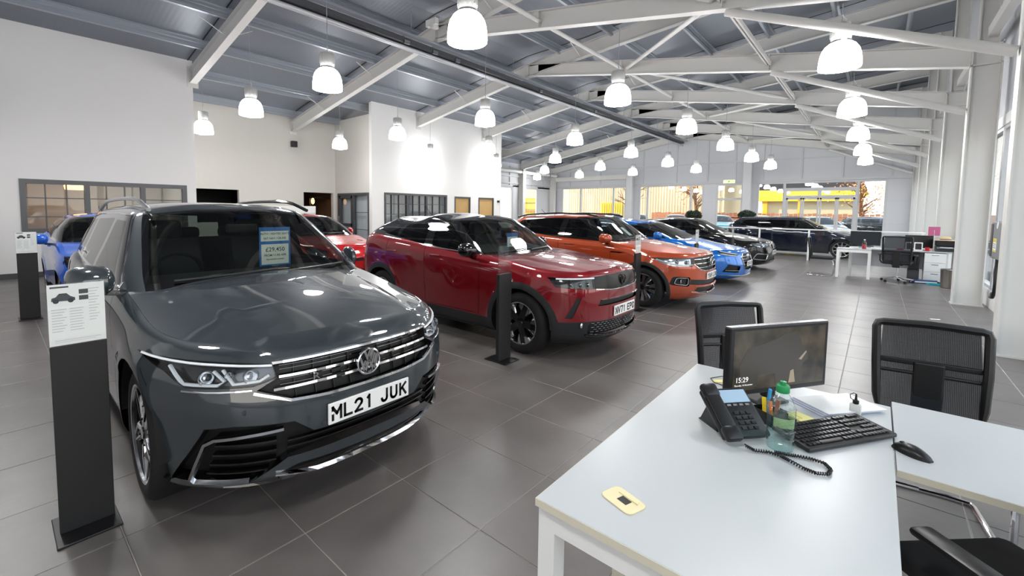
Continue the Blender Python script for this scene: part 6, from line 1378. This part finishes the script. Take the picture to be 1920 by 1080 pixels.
pf = thing('paper_sheet', 'white sheet of paper on the far white table', 'paper', (-.5, 14.55, .736), .3); MB().add([(-.1, -.14, 0), (.1, -.14, .002), (.1, .14, .004), (-.1, .14, .0)], [(0, 1, 2, 3)]).build('sheet', 'paper', pf)
fd = thing('sales_desk', 'long white sales desk in the distance by the columns', 'desk', (.42, 15.08, 0))
MB().bbox(-.92, .92, -.29, .29, .705, .735, .002).build('desk_top', 'white_desk', fd)
for x in (-.89, .89):
    for y in (-.26, .26): MB().box(x - .025, x + .025, y - .025, y + .025, 0, .705).build('leg', 'white_paint', fd)
MB().box(-.88, .88, .24, .27, .25, .7).build('modesty_panel', 'grey_clad', fd)
ped = thing('drawer_unit', 'white three-drawer pedestal under the far sales desk', 'drawer unit', (1.07, 15.0, 0)); MB().bbox(-.18, .18, -.2, .2, .02, .69, .004).build('body', 'white_paint', ped)
for k in range(3):
    d = MB().bbox(-.175, .175, -.218, -.2, .03 + k * .22, .24 + k * .22, .004).build('drawer', 'white_paint', ped); MB().box(-.06, .06, -.226, -.218, .2 + k * .22, .212 + k * .22).build('handle', 'alu', d)
m2 = thing('monitor', 'large dark monitor on the far sales desk', 'monitor', (-.2, 15.12, .735)); MB().bbox(-.3, .3, -.0, .03, .06, .42, .006).build('housing', 'satin_black', m2); MB().box(-.285, .285, -.002, .0, .085, .405).build('screen', mat('screen_off', (40, 44, 50), .2), m2); MB().box(-.03, .03, .03, .06, 0, .25).build('stand_neck', 'satin_black', m2); MB().bbox(-.12, .12, -.06, .12, 0, .012, .004).build('stand_foot', 'satin_black', m2)
m3 = thing('monitor', 'second black monitor turned away on the far sales desk', 'monitor', (.80, 15.14, .735), .3); MB().bbox(-.26, .26, 0, .04, .05, .36, .01).build('housing', 'satin_black', m3); MB().box(-.03, .03, .04, .07, 0, .2).build('stand_neck', 'satin_black', m3); MB().bbox(-.11, .11, -.05, .1, 0, .012, .004).build('stand_foot', 'satin_black', m3)
for k, (x, w) in enumerate(((.62, .13), (.78, .15))):
    f = thing('photo_frame', '%s white photo frame on the far desk' % ('left' if k == 0 else 'right'), 'photo frame', (x, 14.9, .735)); f.rotation_euler = (-.2, 0, 0); MB().box(-w / 2, w / 2, 0, .012, 0, .2).build('frame', 'white_paint', f); MB().box(-w / 2 + .02, w / 2 - .02, -.002, 0, .025, .175).build('picture', 'ink', f)
mg = thing('mug', 'red mug on the far sales desk', 'mug', (.93, 14.86, .735)); MB().lathe([(.001, 0), (.036, 0), (.04, .01), (.04, .09), (.036, .09), (.035, .012), (.001, .012)], n=18).build('cup', mat('mug_red', (190, 30, 44), .3), mg, True); MB().path([(.038, 0, .07), (.065, 0, .065), (.065, 0, .03), (.038, 0, .02)], .006, 6).build('handle', 'mug_red', mg, True)
ff = thing('folder_box', 'red folder lying by the mug on the far desk', 'folder', (.5, 14.9, .735)); MB().bbox(-.1, .02, -.06, .05, 0, .03, .004).build('cover', 'mug_red', ff); MB().box(-.095, .015, -.055, -.05, .004, .026).build('pages', 'paper', ff)
pk = thing('pink_note', 'pink note stuck on the thin post above the far desk', 'note', (1.03, 14.96, .735)); MB().tube((0, 0, 0), (0, 0, .5), .008, 8).build('post', 'alu', pk, True); MB().box(-.1, .1, -.004, .0, .37, .58).build('sheet', 'note_rose', pk); MB().box(-.04, .04, -.04, .04, 0, .01).build('foot', 'alu', pk)
pn = thing('printer', 'black and white desktop printer on the far desk', 'printer', (1.24, 15.1, .735)); MB().bbox(-.17, .17, -.18, .18, .0, .12, .01).build('lower_body', 'dark_frame', pn); MB().bbox(-.17, .17, -.18, .18, .13, .26, .015).build('upper_body', 'satin_black', pn); MB().bbox(-.16, .16, -.3, -.16, .08, .1, .004).build('paper_tray', 'alu', pn); MB().box(-.1, .1, -.28, -.18, .1, .106).build('sheet', 'paper', pn)
ht_ = thing('straw_hat', 'pale straw hat lying on top of the far printer', 'hat', (1.24, 15.1, .995)); MB().lathe([(.2, .0), (.19, .008), (.1, .012), (.095, .06), (.06, .09), (.001, .095)], n=22).build('crown_and_brim', mat('straw', (206, 178, 140), .8), ht_, True); MB().lathe([(.099, .015), (.101, .015), (.098, .035), (.096, .035)], n=22).build('band', 'dark_frame', ht_, True)
pc = thing('computer_tower', 'black computer tower under the far sales desk', 'computer', (.72, 15.0, .28)); MB().bbox(-.09, .09, -.2, .2, 0, .4, .01).build('case', 'satin_black', pc); MB().lathe([(.05, -.205), (.05, -.2), (.001, -.2)], (0, 0, .26), 18, 'y').build('fan', 'dark_frame', pc, True); MB().box(-.1, .1, -.15, .15, -.28, 0).build('cradle', 'dark_frame', pc)
bn = thing('metal_bin', 'brushed metal waste bin standing by the column', 'bin', (1.24, 13.98, 0)); MB().lathe([(.001, .004), (.11, 0), (.12, .01), (.135, .40), (.138, .405), (.132, .405), (.117, .012), (.001, .012)], n=26).build('bucket', mat('brushed', (168, 162, 154), .28, metal=1.0), bn, True); MB().lathe([(.136, .395), (.142, .4), (.142, .412), (.136, .415)], n=26).build('rim', 'chrome', bn, True)
bb = thing('blue_folder', 'dark blue folder lying on the floor under the far desk', 'folder', (.86, 14.55, 0), .4); MB().prism([(-.28, -.1), (.2, -.16), (.3, .02), (-.1, .16)], 0, .07).build('cover', mat('blue_plastic', (24, 52, 110), .4), bb, bevel=.01); MB().prism([(-.26, -.105), (.2, -.165), (.2, -.162), (-.26, -.1)], .02, .05).build('pages', 'paper', bb)
tl = thing('teal_tray', 'flat teal tray on the floor beside the metal bin', 'tray', (1.1, 14.34, 0), .2); MB().bbox(-.16, .12, -.1, .1, 0, .012, .004).build('base', mat('teal', (40, 160, 176), .4), tl); MB().box(-.16, .12, -.1, -.09, .012, .03).box(-.16, .12, .09, .1, .012, .03).build('rim', 'teal', tl)
fp_ = thing('paper_slip', 'white slip of paper lying on the floor by the column', 'paper', (.74, 9.6, .001), .3); MB().add([(-.06, -.04, 0), (.06, -.03, .001), (.06, .0, .006), (-.06, .01, .002)], [(0, 1, 2, 3)]).build('sheet', 'paper', fp_)

# glass rail ----------------------------------------------------------------------
gr_ = thing('glass_rail', 'white glass balustrade in front of the navy estate car', 'balustrade', (-2.0, 18.6, 0))
MB().bbox(-2.6, 3.1, -.025, .025, 1.03, 1.07, .008).build('handrail', 'white_paint', gr_)
for x in (-2.55, -1.15, .3, 1.75, 3.05): MB().bbox(x - .025, x + .025, -.025, .025, 0, 1.03, .004).build('post', 'white_paint', gr_)
for a, b in ((-2.5, -1.2), (-1.1, .25), (.35, 1.7), (1.8, 3.0)): MB().box(a, b, -.004, .004, .08, 1.0).build('glass_panel', 'pane', gr_)

# EV charge box on the right
cb = thing('cable_box', 'grey wall box with yellow label and black cable beside the column', 'wall box', (1.33, 8.98, .95))
MB().bbox(-.13, .10, -.30, .32, .06, .57, .02).build('case', mat('box_grey', (128, 131, 134), .45), cb)
MB().box(-.136, -.13, .20, .32, .09, .53).build('hinge_strip', 'dark_frame', cb)
MB().box(-.1335, -.13, -.08, .12, .16, .34).build('label', 'paper', cb); MB().box(-.134, -.1335, -.08, .12, .29, .34).box(-.134, -.1335, -.08, .12, .16, .185).build('label_band', mat('label_yellow', (222, 206, 60), .5), cb)
for z in (.21, .235, .26): MB().box(-.134, -.1335, -.06, .1, z, z + .008).build('label_print', 'ink', cb)
MB().lathe([(.05, -.135), (.05, -.13), (.001, -.134)], (0, -.08, .52), 18, 'x').build('logo_sticker', 'paper', cb, True)
MB().path([(-.09, .05, .07), (-.09, .05, -.02), (-.10, .03, -.12), (-.10, -.02, -.25), (-.10, .0, -.38), (-.10, .12, -.47), (-.10, .22, -.48), (-.08, .3, -.44)], .022, 8).build('cable', 'black_plastic', cb, True); MB().tube((.14, .25, .3), (.14, .25, -.55), .02, 8).build('conduit', 'black_plastic', cb, True); MB().tube((.14, .25, .5), (.14, .25, 1.6), .02, 8).build('conduit', 'black_plastic', cb, True); MB().box(.08, .18, .2, .3, .25, .5).build('bracket', 'dark_frame', cb)

# price stands ---------------------------------------------------------------------
glass_mat('acrylic', (252, 253, 253), 1.0)
def stand(label, x, y, paper=True, w=.205, big=False):
    t = thing('price_stand', label, 'display stand', (x, y, 0), 0, 'price stands')
    MB().bbox(-.16, .13, -w / 2 - .02, w / 2 + .015, 0, .012, .003).build('base_plate', 'satin_black', t)
    MB().bbox(-.02, .02, -w / 2, w / 2, .012, .93, .003).build('column', mat('stand_black', (30, 30, 31), .55), t)
    MB().box(.0, .003, -w / 2 - .004, w / 2 + .004, .91, 1.225).box(.009, .012, -w / 2 - .004, w / 2 + .004, .91, 1.225).build('acrylic_holder', 'acrylic', t)
    if paper:
        p = MB().box(.004, .006, -w / 2, w / 2, .925, 1.222).build('price_sheet', 'paper', t, False); p['label'] = 'printed white price sheet with small car pictures'
        mat('print_grey', (200, 200, 202), .7); mat('print_dark', (70, 72, 74), .7)
        q = MB(); xx = .0062
        q.box(.006, xx, -w / 2 + .01, -w / 2 + .075, 1.205, 1.213); q.build('heading', 'print_dark', p)
        # car picture
        q = MB(); cy, cz = -w / 2 + .055, 1.155
        q.add([(xx, cy + a, cz + b) for a, b in ((-.042, -.012), (-.04, .004), (-.026, .008), (-.014, .024), (.012, .024), (.026, .008), (.042, .0), (.042, -.014))], [tuple(range(8))]); q.build('car_picture', 'print_dark', p)
        for a in (-.026, .026): MB().lathe([(.011, xx), (.011, xx + .0004), (.001, xx + .0004)], (0, cy + a, cz - .012), 12, 'x').build('car_picture', 'ink', p)
        for dz in (.0, -.03): MB().box(.006, xx, .008, .042, 1.17 + dz, 1.192 + dz).build('car_picture', 'print_dark', p)
        q = MB()
        for r in range(9): q.box(.006, xx, -w / 2 + .012, -w / 2 + .065 - .008 * (r % 3), 1.10 - r * .013, 1.1045 - r * .013).box(.006, xx, -w / 2 + .075, -w / 2 + .125 - .006 * (r % 2), 1.10 - r * .013, 1.1045 - r * .013)
        for r in range(12): q.box(.006, xx, w / 2 - .06, w / 2 - .02 - .007 * (r % 3), 1.19 - r * .014, 1.1945 - r * .014)
        q.box(.006, xx, -w / 2 + .02, w / 2 - .02, .952, .955).box(.006, xx, -w / 2 + .02, w / 2 - .04, .944, .946)
        q.build('print_lines', 'print_grey', p)
    return t
stand('black price stand with printed sheet beside the grey SUV front wheel', -2.87, .268)
stand('black price stand with printed sheet by the royal blue car at far left', -8.82, .338)
stand('black price stand with empty acrylic top beside the dark red car', -2.90, 3.60, False)
stand('slim price stand with white sheet beside the orange SUV', -2.86, 6.98)
stand('slim price stand with white sheet beside the blue coupe', -2.9, 10.25)
stand('slim price stand with white sheet beside the black hatchback', -2.92, 13.55)

# topiary plants near the gable wall ---------------------------------------------------
mat('leaf', (34, 48, 34), .6); mat('pot', (60, 60, 62), .5); mat('stem', (70, 54, 40), .8)
def topiary(label, x, y, z, r, seed):
    rnd = random.Random(seed); t = thing('potted_plant', label, 'plant', (x, y, 0)); MB().lathe([(.001, 0), (.16, 0), (.2, .4), (.21, .42), (.18, .42), (.17, .38), (.001, .38)], n=20).build('pot', 'pot', t, True); MB().path([(0, 0, .36), (.01, 0, z * .5), (0, .01, z)], .022, 7).build('stem', 'stem', t, True)
    q = MB()
    for k in range(700):
        th = rnd.uniform(0, 2 * math.pi); ph_ = math.acos(rnd.uniform(-1, 1)); rr = r * rnd.uniform(.55, 1.05); c = Vector((rr * math.sin(ph_) * math.cos(th) * 1.25, rr * math.sin(ph_) * math.sin(th) * 1.25, z + .1 + rr * math.cos(ph_) * .8)); d = Vector((rnd.gauss(0, 1), rnd.gauss(0, 1), rnd.gauss(.3, 1))).normalized(); a = d.orthogonal().normalized(); s = rnd.uniform(.05, .09)
        q.add([c - d * s, c + a * s * .4, c + d * s, c - a * s * .4], [(0, 1, 2, 3)])
    o = q.build('foliage', 'leaf', t); o['kind'] = 'stuff'
topiary('dark clipped pot plant left of the far fire door', -7.35, 25.2, 1.35, .32, 1)
topiary('dark clipped pot plant behind the navy estate car', -4.85, 25.2, 1.38, .30, 2)
# ------------------------------------------------------------------ outside
mat('asphalt', (108, 106, 104), .85, noise=(1.5, .12)); mat('fence_wood', (178, 116, 84), .7, noise=(2, .15)); mat('clad_cream', (222, 206, 172), .6); mat('slat_yellow', (240, 196, 60), .5); mat('sign_yellow', (250, 214, 70), .5); mat('brick', (190, 104, 72), .8, noise=(6, .2)); mat('canopy_dark', (52, 52, 56), .6)
struct(MB().box(-60, 40, YFAR + .2, 90, -.25, -.02).box(-60, XF - .35, -10, YFAR + .2, -.25, -.02).box(XG + .2, 40, -10, YFAR + .2, -.25, -.02).build('ground', 'asphalt'), 'asphalt forecourt outside the windows', 'ground')
# corrugated building across the yard
cbld = thing('corrugated_building', 'cream corrugated building across the yard with yellow slats', 'building', (-20, 47, 0))
MB().box(-16, 9, 0, 8, 0, 7.5).build('wall', 'clad_cream', cbld)
for k in range(60): MB().box(-8 + k * .28, -8 + k * .28 + .1, -.08, 0, .2, 7.4).build('corrugation', 'clad_cream', cbld)
for k in range(10): MB().box(-3.6 + k * .26, -3.6 + k * .26 + .17, -.3, -.2, .1, 2.6).build('yellow_slat', 'slat_yellow', cbld)
MB().prism([(-16.5, 7.4), (9.5, 7.4), (9.5, 7.9), (-16.5, 7.9)], -.3, 8.3, 'y').build('roof', 'canopy_dark', cbld)
yb = thing('yellow_canopy', 'bright yellow fascia building beyond the middle window', 'building', (-8.0, 62, 0))
MB().box(-2.4, 6, 0, 5, 0, 3.0).build('wall', 'clad_cream', yb); MB().prism([(-2.8, 3.0), (6.4, 3.0), (6.4, 3.9), (2, 6.2), (-2.8, 4.6)], -.6, 5, 'y').build('fascia', 'sign_yellow', yb); MB().box(-2.2, -1.8, -.4, .0, 0, 3.0).build('pillar', 'slat_yellow', yb)
dk_ = thing('dark_canopy', 'dark canopy over the forecourt beyond the entrance', 'building', (-3, 46, 0))
MB().box(-6, 2.4, 0, 6, 3.6, 6.4).build('fascia', 'canopy_dark', dk_)
for x in (-5.6, -2, 2): MB().box(x - .12, x + .12, .2, .45, 0, 3.6).build('pillar', 'slat_yellow', dk_)
MB().box(-6, 2.4, -.05, 0, 3.0, 3.6).build('fascia_band', 'sign_yellow', dk_)
# fence of planks
fn = thing('timber_fence', 'orange timber fence across the yard', 'fence', (-4, 42, 0))
for k in range(76): MB().box(-12 + k * .3, -12 + k * .3 + .27, 0, .03, .05, 1.55 + .03 * (k % 3)).build('plank', 'fence_wood', fn)
for z in (.4, 1.2): MB().box(-12, 11, .03, .09, z, z + .09).build('fence_rail', 'fence_wood', fn)
# yellow sign outside the side window
sg = thing('yard_sign', 'yellow sign with dark lettering outside the far left window', 'sign', (-22.1, 30.6, 0)); sg.rotation_euler = (0, 0, math.radians(36))
MB().box(-.68, .68, -.04, .04, 1.3, 2.65).build('board', 'sign_yellow', sg); text_mesh('lettering', 'Autostore', .27, 'ink', sg, frame_mat((0, -.05, 2.25), (1, 0, 0), (0, 0, 1)), .005)
for k in range(10): MB().box(-.6 + k * .12, -.6 + k * .12 + .06, -.05, -.04, 1.4, 1.75).build('stripe', 'fence_wood', sg)
for x in (-.55, .55): MB().box(x - .05, x + .05, .04, .12, 0, 2.6).build('post', 'dark_frame', sg)
# trees
mat('bark', (120, 84, 56), .9); mat('leaf_autumn', (220, 160, 110), .7); mat('leaf_pale', (226, 206, 150), .7)
def tree(label, x, y, h, m, seed, n=900, bare=False):
    rnd = random.Random(seed); t = thing('tree', label, 'tree', (x, y, 0)); MB().path([(0, 0, 0), (.1, .05, h * .3), (-.05, .1, h * .55), (.15, 0, h * .8)], [.2, .16, .12, .05], 8).build('trunk', 'bark', t, True)
    q = MB(); tips = []
    for k in range(22):
        z0 = h * rnd.uniform(.3, .7); a = rnd.uniform(0, 6.28); L = h * rnd.uniform(.2, .42); p = Vector((0, 0, z0)); d = Vector((math.cos(a), math.sin(a), rnd.uniform(.3, 1.1))).normalized(); e = p + d * L; q.path([p, p.lerp(e, .5) + Vector((0, 0, .1)), e], [.05, .035, .015], 5); tips.append(e)
        for j in range(3): d2 = (d + Vector((rnd.gauss(0, .5), rnd.gauss(0, .5), rnd.gauss(.1, .4)))).normalized(); e2 = p.lerp(e, .6) + d2 * L * .6; q.path([p.lerp(e, .6), e2], [.02, .008], 4); tips.append(e2)
    q.build('branches', 'bark', t)
    if not bare:
        q = MB()
        for k in range(n):
            c = rnd.choice(tips) + Vector((rnd.gauss(0, .35), rnd.gauss(0, .35), rnd.gauss(0, .3))); d = Vector((rnd.gauss(0, 1), rnd.gauss(0, 1), rnd.gauss(0, 1))).normalized(); a = d.orthogonal().normalized(); s = rnd.uniform(.05, .11); q.add([c - d * s, c + a * s * .5, c + d * s, c - a * s * .5], [(0, 1, 2, 3)])
        o = q.build('foliage', m, t); o['kind'] = 'stuff'
tree('bare brown tree outside the left far window', -15.6, 36.5, 5.2, 'leaf_autumn', 3, bare=True)
tree('orange autumn tree outside the middle far window', -12.0, 41.5, 5.2, 'leaf_autumn', 4, 700)
tree('orange autumn tree behind the entrance doors', -.9, 40.5, 4.6, 'leaf_autumn', 5, 350)
tree('pale leafy tree at the right of the entrance', 4.2, 44.0, 6.0, 'leaf_pale', 6, 500)
# parked cars outside: repeats of the small hatchback and the estate in other paints
def yard_car(src, label, pm, x, y, rz, name='car'):
    c = copy_tree(src['root']); c.name = name; c['label'] = label; c['group'] = 'cars parked in the yard'; c.location = (x, y, -.02); c.rotation_euler = (0, 0, rz); old = MATS[src['pm']] if isinstance(src['pm'], str) else src['pm']
    def rec(o):
        for sl in o.material_slots:
            if sl.material == old: sl.link = 'OBJECT'; sl.material = pm
        for ch in o.children: rec(ch)
    rec(c); return c
P_ = {k: paint('yard_' + k, v, .28, .3) for k, v in dict(white=(226, 226, 224), silver=(176, 178, 182), teal=(110, 176, 190), blue=(40, 84, 160), dark=(18, 20, 26), grey=(120, 122, 126), sand=(196, 186, 160)).items()}
yard_car(nav, 'silver estate car parked outside the entrance doors', P_['silver'], -1.9, 30.6, -1.15, 'estate_car')
yard_car(nav, 'dark estate car parked outside at the right of the entrance', P_['dark'], 1.9, 35.6, -.15, 'estate_car')
yard_car(redc, 'white hatchback parked outside left of the entrance doors', P_['white'], -4.9, 30.6, -1.25, 'hatchback')
yard_car(redc, 'pale teal hatchback parked outside the fire exit door', P_['teal'], -7.3, 30.8, -1.25, 'hatchback')
yard_car(redc, 'silver hatchback parked outside the middle far window', P_['silver'], -10.1, 30.9, -1.25, 'hatchback')
yard_car(redc, 'white hatchback parked outside beside the middle column', P_['white'], -13.0, 31.2, -1.25, 'hatchback')
yard_car(nav, 'blue estate car parked far back outside the left window', P_['blue'], -17.0, 37.0, -.8, 'estate_car')
yard_car(redc, 'sand coloured hatchback in the second row outside', P_['sand'], -6.2, 38.0, -1.2, 'hatchback')
yard_car(redc, 'grey hatchback in the second row outside the middle window', P_['grey'], -9.2, 38.2, -1.2, 'hatchback')
